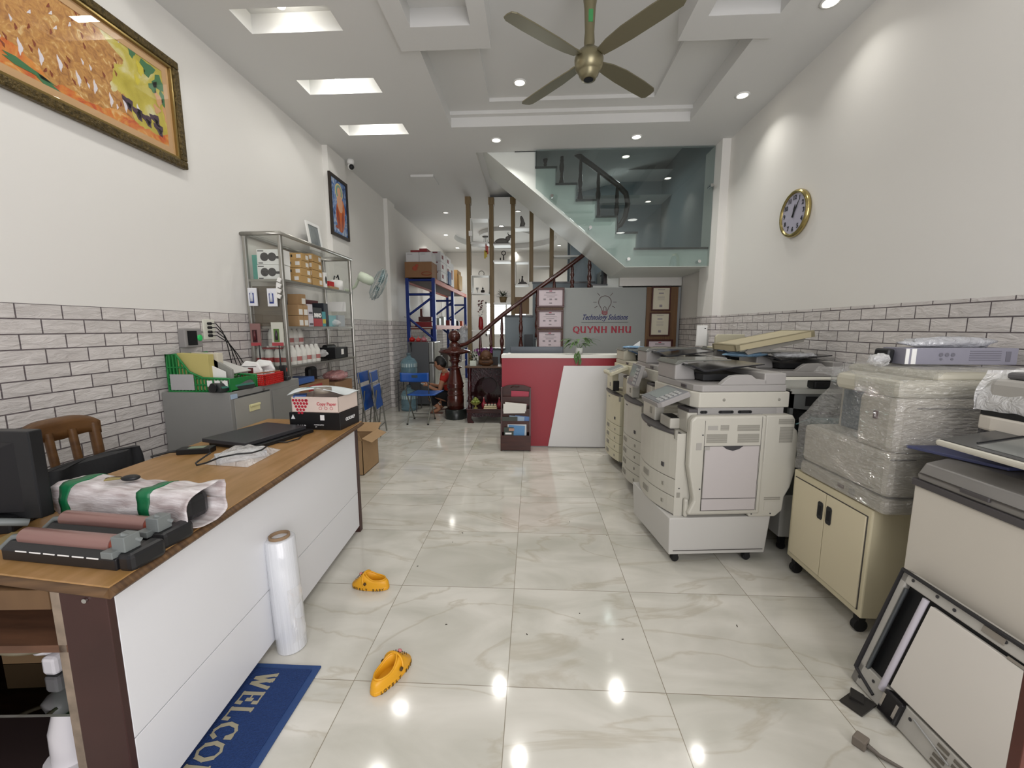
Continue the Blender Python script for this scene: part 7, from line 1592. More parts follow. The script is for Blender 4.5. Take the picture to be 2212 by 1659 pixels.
def copier(loc, rz, label, w=0.56, d=0.60, zb=0.29, zt=0.775, drawers=2, white=CW1, grey=CG, base='box', detail=True, panel='flat', adf=True, dark_tray=SMK, hs=1.02, curve=0.06, group='office copiers on the right'):
    """front at x=0 facing -x, near side at y=0; zb base top, zt top of the front doors, hs top of the scanner"""
    t = thing('copier', label, 'copier', loc, rz, group)
    # main cabinet
    g = G(); g.box(0.02, d, 0.0, w, zb, zt+0.0); g.build('cabinet', white, t, bev=0.004)
    if base == 'box':
        g = G(); g.prism([(-0.025,0.0),(0.56,0.0),(0.545,0.47),(-0.02,0.50)], 'z', 0.055, zb-0.006) if False else g._a([(-0.022,-0.02,0.06),(0.545,-0.02,0.06),(0.54,0.5,0.06),(-0.045,0.52,0.06),(-0.035,-0.035,zb),(0.555,-0.035,zb+0.004),(0.55,0.5,zb),(-0.06,0.53,zb)], [(3,2,1,0),(4,5,6,7),(0,1,5,4),(1,2,6,5),(2,3,7,6),(3,0,4,7)])
        g.build('base_cover', mat('white base board', 'bdbbb6', 0.45), t, bev=0.006)
        g = G(); g.box(0.0,0.53,-0.0265,-0.022,0.085,0.0875); g.box(-0.01, 0.0, -0.0, 0.0, 0.1, 0.1); g.build('base_seam', GAP, t)
        for x, y in ((0.03,0.02),(0.46,0.02),(0.05,0.46),(0.46,0.46)): castor(t, x, y, 0.022, 0.02)
    else:
        g = G(); g.box(0.04, d-0.03, 0.03, w-0.03, 0.05, zb); g.build('base_frame', BLACK, t)
        for x, y in ((0.08,0.05),(0.5,0.05),(0.08,w-.05),(0.5,w-.05)): castor(t, x, y, 0.022, 0.02)
    # bowed front: door and drawers
    dh = 0.105 if base == 'box' else (zt-0.30-zb)/max(1, drawers)
    zd = zb+0.005+drawers*dh
    def bow(y): return -curve*math.sin(PI*min(1, max(0, y/w)))**0.9
    ysn = [w*k/14 for k in range(15)]
    def front(nm, z0, z1, m_, off=0.0, y0=0.0, y1=None, top_in=0.0):
        y1 = w if y1 is None else y1
        ys = [y0+(y1-y0)*k/12 for k in range(13)]
        P_ = [(bow(y)-off, y) for y in ys]+[(0.03, y1), (0.03, y0)]
        g = G(); g.prism(P_, 'z', z0, z1); return g.build(nm, m_, t, bev=0.003)
    dr = front('front_door', zd+0.003, zt-0.012, white)
    front('top_ledge', zt-0.010, zt, CDK, 0.006)
    for k in range(drawers):
        q = front('paper_drawer', zb+0.008+k*dh, zb+0.004+(k+1)*dh, white, 0.0)
        zc = zb+(k+0.55)*dh; xx = bow(w*0.5)
        g = G(); g.box(xx-0.004, xx+0.0, w*0.43, w*0.57, zc-0.012, zc+0.022); g.build('handle', GRILLE, q)
        g = G(); g.box(bow(w*0.16)-0.003, bow(w*0.16)+0.003, w*0.14, w*0.18, zc-0.01, zc+0.01); g.build('size_tag', GRILLE, q)
    if detail:
        g = G(); g.box(bow(w*.18)-0.003, bow(w*.18)+0.004, w*0.15, w*0.21, zd+0.05, zd+0.075); g.build('model_plate', DGREY, dr)
        g = G(); g.box(bow(w*.5)-0.0025, bow(w*.5)+0.004, w*0.44, w*0.52, zd+0.25, zd+0.256); g.build('name_mark', DGREY, dr)
        g = G(); g.box(-0.012, 0.004, -0.002, 0.012, zd+0.24, zd+0.29); g.build('door_grip', GRILLE, dr)
    # near side
    if detail == 'full':
        X0, X1 = 0.035, d
        g = G(); g.box(0.0, 0.05, -0.004, 0.0, zb, zt); g.build('corner_strip', white, t, bev=0.001)
        # bulging right hand unit
        P_ = [(0.06,zb+0.03),(0.445,zb+0.03),(0.445,0.87),(0.0,0.87),(-0.0,0.80),(0.02,0.56),(0.055,0.46)]
        P_ = [(0.075,zb+0.025),(0.075,0.30+0.03),(0.105,0.40),(0.085,0.50),(0.065,0.60),(0.065,0.86),(0.09,0.885),(0.49,0.885),(0.49,zb+0.025)]
        g = G(); g.prism([(x-0.015,z-0.0) for x,z in P_], 'y', -0.055, 0.0); sd = g.build('side_unit', white, t, bev=0.012)
        P_ = [(0.46,zb+0.005),(0.57,zb+0.005),(0.61,0.33),(0.615,0.41),(0.645,0.47),(0.665,0.56),(0.665,0.76),(0.655,0.80),(0.64,0.81),(0.64,0.86),(0.625,0.885),(0.475,0.885),(0.475,0.62),(0.455,0.62),(0.45,0.40),(0.42,0.33),(0.41,zb+0.02),(0.42,zb+0.005)]
        g = G(); g.prism(P_, 'y', -0.048, 0.25); ex = g.build('rear_unit', white, t, bev=0.008)
        g = G(); y = -0.0555
        g.prism([(0.135,0.715),(0.235,0.715),(0.255,0.70),(0.29,0.69),(0.325,0.70),(0.345,0.715),(0.44,0.715),(0.44,0.415),(0.135,0.415)], 'y', y-0.003, y); g.build('bypass_door', mat('faint mauve white', 'b5afad', 0.45), sd, bev=0.001)
        g = G(); g.box(0.13,0.44,y-0.003,y,0.345,0.412); g.build('lower_door', mat('faint mauve white'), sd, bev=0.001)
        g = G(); g.prism([(0.232,0.717),(0.348,0.717),(0.325,0.700),(0.29,0.690),(0.255,0.700)], 'y', y-0.0045, y-0.001); g.build('grip_recess', DGREY, sd)
        g = G(); g.box(0.13,0.445,y-0.001,y+0.0,0.717,0.8635); g.box(0.128,0.1295,y-0.0012,y,0.34,0.86); g.box(0.4465,0.448,y-0.0012,y,0.34,0.88); g.box(0.13,0.445,y-0.0012,y,0.7155,0.7172); g.box(0.128,0.445,y-0.0035,y,0.4125,0.4145); g.box(0.13,0.44,y-0.0035,y,0.343,0.3448)
        g = G(); g.box(0.128,0.1295,y-0.0012,y,0.34,0.86); g.box(0.4465,0.448,y-0.0012,y,0.34,0.88); g.box(0.13,0.445,y-0.0012,y,0.7155,0.7172); g.box(0.13,0.44,y-0.0038,y,0.4122,0.4142); g.box(0.13,0.44,y-0.0035,y,0.343,0.3446); g.box(0.13,0.1312,y-0.0035,y,0.345,0.715); g.box(0.4402,0.4414,y-0.0035,y,0.345,0.715); g.build('panel_seam', GAP, sd)
        for q_ in ((0.14,0.255,y,0.735,0.785,9),(0.315,0.435,y,0.735,0.785,9),(0.215,0.262,y,0.805,0.835,5),(0.31,0.435,y,0.80,0.835,6)): g = G(); grille(g, *q_); g.build('vent', GRILLE, sd)
        g = G(); g.box(0.145,0.20,y-0.001,y,0.808,0.832); g.box(0.085,0.115,y-0.001,y,0.695,0.735); g.box(0.13,0.16,y-0.004,y,0.695,0.715); g.build('grey_patch', mat('grey patch', '9e9b94', 0.6), sd)
        y2 = -0.0485
        for q_ in ((0.545,0.63,y2,0.835,0.865,5),(0.555,0.63,y2,0.73,0.82,14),(0.497,0.59,y2,0.395,0.415,2)): g = G(); grille(g, *q_); g.build('vent', GRILLE, ex)
        g = G(); g.box(0.50,0.585,y2-0.001,y2,0.335,0.385); g.build('pale_patch', mat('dull patch', 'b7b4aa', 0.6), ex)
        g = G()
        for x, z, yy in ((0.118,0.78,y),(0.462,0.78,y2),(0.118,0.47,y),(0.462,0.47,y2),(0.43,zb+0.025,y2),(0.54,zb+0.025,y2),(0.025,0.455,-0.004)): G().lathe((x, yy-0.0005, z),[(0.0001,0.001),(0.0045,0.001)],10,rot=(PI/2,0,0)).build('screw', DGREY, sd)
        g = G(); g.box(0.012,0.032,-0.006,-0.003,0.40,0.43); g.build('lock_plate', GRILLE, t, bev=0.002)
        g = G(); g.box(0.05,0.075,-0.03,-0.0,zb+0.0,zb+0.11); g.build('side_foot', white, t, bev=0.012)
    elif detail:
        g = G(); g.box(0.05, d-0.02, -0.006, 0.0, zb+0.05, zt-0.03); g.build('side_cover', white, t, bev=0.004)
    # tower and exit gap
    g = G(); g.box(0.30, d, 0.0, w, zt, hs-0.10); g.build('inner_tower', grey, t)
    g = G(); g.box(0.055, 0.17, 0.005, 0.14, zt, hs-0.125); tw = g.build('front_column', white, t, bev=0.01)
    g = G(); g.box(0.06, 0.30, 0.0, 0.15, hs-0.125, hs-0.108); g.build('column_cap', CDK, t, bev=0.003)
    if detail == 'full':
        g = G(); g.box(0.11, 0.56, -0.002, 0.16, hs-0.145, hs-0.10); cb = g.build('cross_beam', mat('mid grey beam', '908e8b', 0.5), t, bev=0.003)
        g = G()
        for x0_, x1_ in ((0.13,0.155),(0.235,0.305),(0.345,0.41)):
            g.cyl((x0_, -0.0035, hs-0.123), (x0_, -0.002, hs-0.123), 0.0085, n=12); g.cyl((x1_, -0.0035, hs-0.123), (x1_, -0.002, hs-0.123), 0.0085, n=12); g.box(x0_, x1_, -0.0035, -0.002, hs-0.1315, hs-0.1145)
        g.build('slot_hole', BLACK, cb)
        g = G(); g.box(0.0, 0.075, 0.10, 0.25, zt+0.001, zt+0.065); ot = g.build('staple_box', white, t, bev=0.008)
        G().box(0.01,0.07,0.11,0.24,zt+0.062,zt+0.067).build('dark_top', BLACK, ot)
    g = G(); g.box(-0.005, 0.06, w*0.58, w*0.95, zt+0.001, hs-0.11); q = g.build('left_column', white, t, bev=0.008)
    if detail: G().box(-0.008, -0.004, w*0.66, w*0.72, zt+0.04, zt+0.08).build('hinge_cover', GRILLE, q)
    # scanner bed
    g = G(); c = 0.045
    g.prism([(0.115,0.0),(d+0.03,0.0),(d+0.03,w),(0.10,w),(0.06,w-0.05),(0.085,0.05)], 'z', hs-0.10, hs-0.012); sc = g.build('scanner_bed', white, t, bev=0.006)
    if detail == 'full':
        g = G()
        for x in (0.255, 0.57): g.lathe((x, -0.0005, hs-0.055),[(0.0001,0.002),(0.0075,0.002),(0.0085,0)],14,rot=(PI/2,0,0))
        g.build('round_plug', GRILLE, sc)
    g = G(); g.prism([(0.135,0.01),(d+0.015,0.01),(d+0.015,w-0.005),(0.10,w-0.005),(0.075,w-0.06),(0.105,0.06)], 'z', hs-0.012, hs+0.026); lid = g.build('platen_lid', grey, t, bev=0.005)
    G().box(0.093, 0.103, 0.13, 0.19, hs-0.004, hs+0.014).build('lid_grip', CDK, lid)
    if adf:
        # document feeder: hopper at the far (left) end, tray over the lid
        g = G(); g.prism([(w, hs+0.026), (w-0.0, hs+0.115), (w-0.04, hs+0.145), (w-0.10, hs+0.145), (w-0.17, hs+0.10), (w-0.19, hs+0.05), (w-0.19, hs+0.026)], 'x', 0.10, 0.50) if False else None
        g.prism([(0.085,hs+0.026),(0.085,hs+0.115),(0.10,hs+0.140),(0.15,hs+0.140),(0.205,hs+0.085),(0.215,hs+0.026)], 'y', w-0.30, w-0.03); g.build('feeder_head', grey, t, bev=0.008)
        g = G(); g.prism([(0.075,hs+0.125),(0.10,hs+0.148),(0.28,hs+0.150),(0.43,hs+0.150),(0.43,hs+0.143),(0.30,hs+0.143),(0.14,hs+0.138),(0.09,hs+0.118)], 'y', w-0.31, w-0.02); g.build('feeder_cover', mat('olive grey gloss', '6b6c66', 0.2), t, bev=0.004)
        g = G(); g.prism([(0.12,hs+0.120),(0.20,hs+0.088),(0.23,hs+0.088),(0.42,hs+0.112),(0.56,hs+0.128),(0.56,hs+0.134),(0.42,hs+0.121),(0.23,hs+0.100),(0.20,hs+0.098),(0.13,hs+0.130)], 'y', 0.13, w-0.06); g.build('document_tray', dark_tray, t, bev=0.002)
        g = G(); g.box(0.21,0.46,0.16,w-0.08,hs+0.035,hs+0.07); g.build('feeder_inside', BLACK, t)
        g = G(); g.prism([(0.235,hs+0.026),(0.265,hs+0.055),(0.30,hs+0.078),(0.34,hs+0.082),(0.41,hs+0.082),(0.44,hs+0.060),(0.50,hs+0.054),(0.50,hs+0.026)], 'y', 0.012, 0.05); g.build('output_guard', grey, t, bev=0.004)
        g = G(); g.box(0.485, d+0.01, 0.012, w-0.06, hs+0.026, hs+0.092); g.build('feeder_end', grey, t, bev=0.006)
    # control panel
    pr = G()
    if panel == 'flat': T_ = Matrix.Translation((-0.02, w*0.30, hs-0.045)) @ Matrix.Rotation(math.radians(0), 4, 'Z') @ Matrix.Rotation(math.radians(-21), 4, 'Y')
    else: T_ = Matrix.Translation((-0.03, w*0.34, hs-0.06)) @ Matrix.Rotation(math.radians(-74), 4, 'Y')
    a_ = 0.095 if detail == 'full' else 0.09; b_ = 0.145 if panel != 'up' else 0.13
    g = G(); g.T = T_; g.prism([(-a_,-b_+.02),(-a_+.02,-b_),(a_,-b_),(a_,b_),(-a_+.02,b_),(-a_,b_-.02)], 'z', -0.03, 0.0); cp = g.build('control_panel', (MGREY if detail == 'full' else white) if panel != 'up' else grey, t, bev=0.004)
    g = G(); g.T = T_; g.box(-a_+0.008,a_-0.006,-b_+0.008,b_-0.008,0.0,0.003); g.build('panel_face', CPN if white is CW1 else mat('beige panel face', 'bdb9a6', 0.4), cp)
    g = G(); g.T = T_; g.box(-0.055,0.075,-0.04,b_-0.03,0.003,0.0045); g.build('display', LCD, cp)
    g = G(); g.T = T_
    for r_ in range(5):
        for c_ in range(3): g.box(-0.07+r_*0.028,-0.052+r_*0.028,-b_+0.022+c_*0.028,-b_+0.040+c_*0.028,0.003,0.006)
    g.build('key', CLINE, cp)
    g = G(); g.tube([(0.06, w*0.30, hs-0.05), (0.0, w*0.30, hs-0.07)], 0.03, 8); g.build('panel_neck', grey, t)
    return t
copier((0.815, 2.29, 0), math.radians(5), 'nearest white office copier with white base board and tilted grey control panel', detail='full')
copier((0.85, 3.13, 0), math.radians(0.5), 'middle white copier with upright grey screen and four drawers', w=0.58, zb=0.10, zt=0.775, drawers=4, base='frame', panel='up', hs=1.05)
copier((0.825, 3.83, 0), math.radians(3), 'farthest yellowed beige copier next to the reception counter', w=0.55, zb=0.09, zt=0.735, drawers=4, base='frame', white=CW2, grey=mat('beige grey', 'b4b0a0', 0.45), hs=1.02, dark_tray=mat('blue grey tray', '35475f', 0.2), curve=0.04)
t = thing('black_part', 'black plastic part standing on the ledge of the beige copier', 'machine part', (0.845, 4.20, 0.736)); G().box(-0.03,0.03,-0.06,0.06,0,0.10).box(-0.02,0.01,0.0,0.06,0.10,0.14).build('block', BLACK, t, bev=0.006); G().cyl((0,0.03,0.14),(0,0.03,0.165),0.018).build('knob', BLACK, t)
tag(G().ob((0,0,0.005),(0.12,0.20,0.01)).build('paper_pack', WHITE, loc=(1.02, 3.40, 0.95), bev=0.001), 'white paper pack inside the output gap of the middle copier', 'paper') if False else None
# second row against the wall
copier((1.63, 2.98, 0), math.radians(0), 'copier of the rear row with long black tray under a beige tray', w=0.55, d=0.545, zb=0.12, zt=0.77, drawers=3, base='frame', hs=1.03, detail=True)
copier((1.63, 3.75, 0), math.radians(0), 'rear row copier near the far end, with blue grey feeder tray', w=0.55, d=0.545, zb=0.12, zt=0.77, drawers=3, base='frame', hs=1.03, dark_tray=mat('blue grey tray'))
# opened machine with bare metal inside
ZN = mat('zinc plated sheet', '86898a', 0.35, 0.6); TEALP = mat('dusty teal part', '5f8688', 0.5); DKM = mat('dark machinery', '2a2c2e', 0.6)
t = thing('dismantled_copier', 'dismantled copier showing metal frame and cables, between the front copier and wrapped printer', 'copier', (1.50, 2.43, 0))
w = 0.52; d = 0.58
g = G(); g.box(0,d,0,w,0.10,0.36); g.build('lower_cabinet', mat('grey white steel', 'b5b3ad', 0.5), t, bev=0.006)  # lower cabinet in one even greyish white
g = G(); g.box(0.0,0.02,0.0,0.02,0.36,1.0); g.box(d-.02,d,0,.02,0.36,1.0); g.box(0.0,0.02,w-.02,w,0.36,1.0); g.box(d-.02,d,w-.02,w,0.36,1.0); g.box(0,d,0.02,0.03,0.36,0.62); g.box(0,d,w-.03,w,0.36,1.0); g.box(0,d,0,w,0.60,0.615); g.build('metal_frame', ZN, t)
g = G(); g.prism([(0.0,0.90),(d,0.84),(d,0.98),(0.0,1.00)], 'y', 0.0, 0.012); sidep = g.build('side_plate', ZN, t)
g = G()
for x, z, s_ in ((0.12,0.94,0.035),(0.40,0.91,0.03),(0.50,0.95,0.012),(0.5,0.88,0.012)): g.box(x-s_,x+s_,-0.003,0.0,z-s_*0.8,z+s_*0.8)
g.build('punched_hole', BLACK, sidep)
g = G(); g.box(-0.01,d,-0.01,w,1.0,1.012); g.box(0,d,-0.01,0.0,0.985,1.0); g.build('top_plate', mat('pale steel lip', 'b9bab4', 0.35, 0.4), t)
g = G(); g.box(0.25,d-.02,-0.005,0.10,1.035,1.065); g.build('cream_board', mat('cream plastic strip', 'cfc7a6', 0.5), t, bev=0.003); g = G(); g.box(-0.05,d-.04,-0.02,0.06,1.066,1.075); g.build('cream_board', mat('white strip', 'cdcbc0', 0.5), t)
g = G(); g.box(0.12,0.26,-0.01,0.06,1.012,1.06); g.build('black_block', BLACK, t, bev=0.01)
g = G(); g.box(0.30,d-0.02,-0.006,0.02,0.985,1.034); bp_ = g.build('port_plate', mat('port plate', 'b7b8b2', 0.4, 0.3), t)
g = G()
for k in range(4): g.box(0.33+k*0.02,0.342+k*0.02,-0.008,-0.006,1.005,1.015)
g.box(0.43,0.52,-0.008,-0.006,1.0,1.02); g.build('port', BLACK, bp_)
g = G(); g.box(0.14,0.40,0.0,0.12,0.78,0.84); g.build('teal_unit', TEALP, t, bev=0.008)
g = G(); g.box(0.30,0.55,-0.005,0.1,0.70,0.80); g.build('grey_unit', mat('blue grey unit', '69747a', 0.45), t, bev=0.006); g = G(); g.box(0.33,0.40,-0.008,-0.004,0.73,0.76); g.box(0.44,0.51,-0.008,-0.004,0.715,0.735); g.build('dark_slot', BLACK, t)
rr = random.Random(5); g = G()
for k in range(26): x = rr.uniform(0.03,0.55); z = rr.uniform(0.62,0.9); g.ob((x, rr.uniform(0.02,0.2), z), (rr.uniform(.02,.08), rr.uniform(.02,.1), rr.uniform(.015,.06)), (rr.uniform(-.4,.4),0,rr.uniform(-.4,.4)))
g.build('internal_parts', DKM, t)
g = G()
for k in range(18): x = rr.uniform(0.03,0.55); z = rr.uniform(0.60,0.88); r = rr.uniform(.008,.022); g.cyl((x, -0.004, z), (x, 0.05, z), r, n=12)
g.build('gear', mat('pale grey gear', '8f9390', 0.5), t)
for k in range(7):
    x = rr.uniform(0.0,0.3); z = rr.uniform(0.65,0.9); g = G(); g.tube([(x, -0.01, z), (x+0.08, -0.02, z+0.04), (x+0.16, -0.02, z-0.02), (x+0.25, -0.0, z+0.03)], 0.004, 5); g.build('loose_wire', (DKM, TEALP, mat('white wire', 'b9bab8', 0.5))[k % 3], t)
g = G(); g.box(0.0,0.55,0.03,0.1,0.36,0.60); g.build('dark_inside', DKM, t)
for x, y in ((0.05,0.05),(0.5,0.05),(0.05,.45),(0.5,.45)): castor(t, x, y, 0.022, 0.05)
# beige trays and film bags on the rear copiers
BEI = mat('beige plastic tray', 'b5ab8c', 0.5)
t = thing('beige_tray', 'large beige plastic tray tilted on top of the rear copier', 'tray', (1.46, 3.02, 1.195), rot=(0.0, -0.19, 0.04))
g = G(); g.box(0,0.56,0,0.03,0,0.045); g.box(0,0.56,0.33,0.36,0,0.045); g.box(0,0.03,0,0.36,0,0.045); g.box(0.53,0.56,0,0.36,0,0.045); g.box(0,0.56,0,0.36,0.037,0.045); g.build('tray_rim', BEI, t, bev=0.002)
g = G(); g.prism([(0.08,-0.02),(0.18,0.03),(0.55,0.035),(0.50,-0.03),(0.10,-0.045)], 'y', 0.04, 0.05) ; g.prism([(0.10,0.0),(0.17,0.03),(0.50,0.03),(0.44,0.0)], 'y', -0.06, -0.052) if False else None; g.build('grey_flap', mat('warm grey flap', '8f8c84', 0.5), t)
t = thing('small_beige_part', 'beige grey cover part lying on the rear row copiers by the wall', 'machine part', (1.62, 3.74, 1.186)); G().prism([(0,0),(0.30,0),(0.26,0.03),(0.25,0.12),(0.02,0.12),(0,0.10)], 'y', 0.0, 0.03).build('cover', mat('pale beige part', 'b9b49c', 0.5), t, bev=0.006); G().box(-0.02,0.42,-0.04,0.12,-0.004,0.01).build('base_part', mat('pale beige part'), t, bev=0.003)
t = thing('upright_sheet', 'white plastic panel standing upright on the rear copiers by the wall', 'panel', (1.62, 4.16, 1.186), rot=(0.0,0,0.05)); G().box(0,0.10,0,0.02,0,0.20).build('sheet', WHITE, t, bev=0.003); G().box(0.07,0.085,-0.002,0,0.165,0.175).build('mark', DGREY, t); G().prism([(0.02,0),(0.12,0),(0.02,0.12)], 'x', 0.11, 0.125).build('support', mat('grey support', 'a9a8a5', 0.5), t)
tag(crumple((1.60, 3.18, 1.165), 0.09, film_mat('blue and clear film', '88b4d8', 0.6, 0.15, 16, 1.0), 'film_bag', None, None, 6, (1.6,0.8,0.22)), 'blue and clear film bag lying under the beige tray', 'bag')
tag(crumple((1.92, 3.12, 1.165), 0.10, film_mat('greyish film', 'c9cbd0', 0.6, 0.15, 16, 1.0), 'film_bag', None, None, 8, (1.5,0.9,0.2)), 'grey clear film bag right of the blue one under the beige tray', 'bag')
tag(crumple((1.0, 4.12, 1.175), 0.06, film_mat('blue and clear film'), 'film_bag', None, None, 10, (1.8,1.2,0.2)), 'blue clear film on the feeder of the beige copier', 'bag')
tag(G().prism([(0,0),(0.10,0),(0.10,0.07)], 'y', -0.001, 0.001).build('paper_corner', PAPER, loc=(0.98, 4.20, 1.165)), 'white paper corner sticking up behind the beige copier', 'paper')
tag(G().box(0,0.8,0,0.42,0.0,1.14).build('dark_cabinet', mat('dark grey board', '4b4d4f', 0.4), loc=(1.38, 4.42, 0.0), bev=0.004), 'dark grey cabinet top behind the copiers near the counter', 'cabinet')

# ---------------------------------------------------------------- cream cabinet with wrapped printer
CRM = mat('cream painted steel', 'cfc6a8', 0.42, var=0.03); CRF = mat('cream cabinet front', 'd3c9ac', 0.42)
t = thing('steel_cabinet', 'cream two door steel cabinet on castors under the wrapped printer', 'cabinet', (1.455, 1.735, 0))
g = G(); g.box(0,0.60,0,0.53,0.085,0.59); g.build('body', CRM, t, bev=0.006)
g = G(); g.box(-0.003,0.0,0.02,0.51,0.115,0.555); g.build('door_gap', GAP, t)
for y0_, y1_, hy in ((0.024,0.263,0.235),(0.267,0.506,0.295)):
    g = G(); g.box(-0.008,0,y0_,y1_,0.119,0.551); dd = g.build('door', CRF, t, bev=0.002)
    g = G(); g.prism([(hy-0.018,0.42),(hy-0.012,0.41),(hy+0.012,0.41),(hy+0.018,0.42),(hy+0.018,0.49),(hy+0.012,0.50),(hy-0.012,0.50),(hy-0.018,0.49)], 'x', -0.012, -0.008); h_ = g.build('handle', BLACK, dd, bev=0.002)
    G().box(-0.0125,-0.0118,hy-0.009,hy+0.009,0.43,0.48).build('grip_cup', mat('deep black recess', '060606', 0.7), h_)
for x, y in ((0.03,0.04),(0.03,0.49),(0.56,0.04),(0.56,0.49)): castor(t, x, y, 0.03, 0.04)
WPM = mat('grey beige printer shell', 'b4afa2', 0.42, var=0.03)
t = thing('wrapped_printer', 'big grey beige printer wrapped in clear film on the cream cabinet', 'printer', (1.445, 1.675, 0.592))
W_, D_ = 0.54, 0.64
g = G(); g.box(0,D_,0,W_,0,0.07); g.build('base', mat('printer base', 'a8a396', 0.45), t, bev=0.02)
g = G(); g.box(0.002,D_,0.002,W_-.002,0.073,0.27); g.build('lower_body', WPM, t, bev=0.025)
g = G(); g.box(0.002,D_,0.002,0.20,0.26,0.50); g.build('right_column', WPM, t, bev=0.03)
g = G(); g.box(0.17,D_,0.15,W_-.01,0.26,0.50); g.build('rear_body', WPM, t, bev=0.01)
g = G(); g.box(0.155,0.172,0.19,W_-.05,0.10,0.46); g.build('recess_panel', mat('blue grey recess', '6d7780', 0.3), t)
g = G(); g.prism([(0.0,0.0),(0.0,0.33),(0.03,0.375),(0.18,0.50),(D_,0.50),(D_,0.0)], 'z', 0.49, 0.562); g.box(0.16,D_,0.02,0.50,0.55,0.592); tp_ = g.build('top_cover', mat('pale beige top', 'bdb9a9', 0.4), t, bev=0.025)
g = G(); g.box(0.22,0.42,0.14,0.36,0.592,0.594); g.build('top_plate', mat('grey top plate', '9c998c', 0.4), tp_)
g = G(); g.cyl((-0.003,0.17,0.035),(0.002,0.17,0.035),0.018,n=20); g.build('round_badge', mat('grey badge', '8f8c84', 0.4), t); g = G(); g.box(-0.003,0.002,0.22,0.255,0.03,0.045); g.build('logo_plate', mat('dull brown plate', '6a5a55', 0.4), t)
g = G(); g.ob((-0.004,0.09,0.41),(0.008,0.02,0.035)); g.build('dark_sticker', mat('dark maroon sticker', '4a2a2e', 0.5), t, bev=0.003)
g = G(); g.box(0.32,0.42,-0.004,0.004,0.30,0.39); g.build('side_vent', mat('dark vent', '35322e', 0.6), t, bev=0.02)
g = G(); g.box(0.08,0.55,-0.003,0.0,0.452,0.455); g.box(0.0,0.10,-0.003,0.0,0.24,0.243); g.build('side_seam', GAP, t)
# the film: a loosely stretched hull
WRAP = film_mat('stretch wrap film', 'ffffff', 0.10, 0.05, 8, 2.5, (2,2,8), fres=0.15, gloss=0.20)
hull = [(-0.012,-0.012),(D_+0.01,-0.012),(D_+0.01,W_+0.01),(-0.012,W_+0.01)]
def wrapf(u, v):
    # around: perimeter parameter u, height v
    per = [( -0.012,-0.012),(-0.012,W_+.01),(D_+.01,W_+.01),(D_+.01,-0.012)]
    s_ = u*4; k = int(s_) % 4; f = s_-int(s_); a = Vector(per[k]); b = Vector(per[(k+1) % 4]); p = a.lerp(b, f); z = 0.02+0.55*v
    if v > 0.5:
        pull = (v-0.5)*2
        # the far front corner is pulled in to the set-back upper body
        if p.x < 0.17 and p.y > 0.20: q_ = min(1, (p.y-0.20)/0.2)*min(1, pull*1.6); p.x = p.x+(0.12-p.x)*q_*0.95
        if p.y > W_-0.04: p.y -= 0.03*pull
    n_ = noise.noise(Vector((p.x*9, p.y*9, z*16)))*0.006
    c = Vector((D_/2, W_/2)); d_ = (p-c).normalized(); p = p+d_*(0.004+n_)
    return (p.x, p.y, z)
g = G(); g.surf(wrapf, 80, 26)
def wtop(u, v): x = 0.01+(D_-0.01)*u; y = 0.0+(W_-0.02)*v; return (x, y, (0.572 if x < 0.15 else 0.600)+0.004*noise.noise(Vector((x*14, y*14, 3)))+(-0.03 if u < 0.001 else 0))
g.surf(wtop, 24, 20); g.build('stretch_wrap', WRAP, t)
# cartons on the wrapped printer
SB = mat('silver grey carton', '8b8a96', 0.5)
t = thing('long_carton', 'long silver grey carton lying on the wrapped printer', 'box', (1.70, 1.96, 1.196), rz=-0.03)
g = G(); g.box(0,0.47,0,0.13,0,0.075); g.build('carton_body', SB, t, bev=0.002)
g = G(); g.box(0.0,0.015,-0.002,0.0,0.002,0.072); g.box(0.025,0.045,-0.002,0,0.002,0.072); g.build('white_band', WHITE, t)
g = G()
for x in (0.15,0.175,0.20): g.lathe((x,-0.0015,0.045),[(0.0001,0),(0.009,0)],14,rot=(PI/2,0,0)); 
for x in (0.152,0.198): g.lathe((x,-0.0015,0.025),[(0.0001,0),(0.006,0)],10,rot=(PI/2,0,0))
for k in range(5): g.box(0.27,0.40,-0.0015,0,0.02+k*0.01,0.023+k*0.01)
g.box(0.42,0.44,-0.0015,0,0.015,0.06); g.build('print', mat('darker grey print', '6f6e78', 0.6), t)
tag(G().ob((0,0,0.035),(0.035,0.08,0.07),(0,0.1,0)).build('black_part', BLACK, loc=(1.67,2.04,1.196), bev=0.01), 'black part beside the left end of the long carton', 'machine part')
tag(G().box(0,0.08,0,0.08,0,0.06).build('brown_carton', mat('reddish brown carton', '6e4630', 0.7), loc=(1.76,2.10,1.196), bev=0.002), 'small reddish brown carton at the back edge of the wrapped printer', 'box')
tag(crumple((1.95, 2.03, 1.295), 0.105, film_mat('greyish film'), 'film_bag', None, None, 14, (2.0,0.5,0.25)), 'clear film bag resting on the long silver carton', 'bag')
tag(crumple((1.62, 2.0, 1.215), 0.035, film_mat('clear film'), 'film_bag', None, None, 15, (1.2,1,0.8)), 'small white film crumple at the left end of the long carton', 'bag')

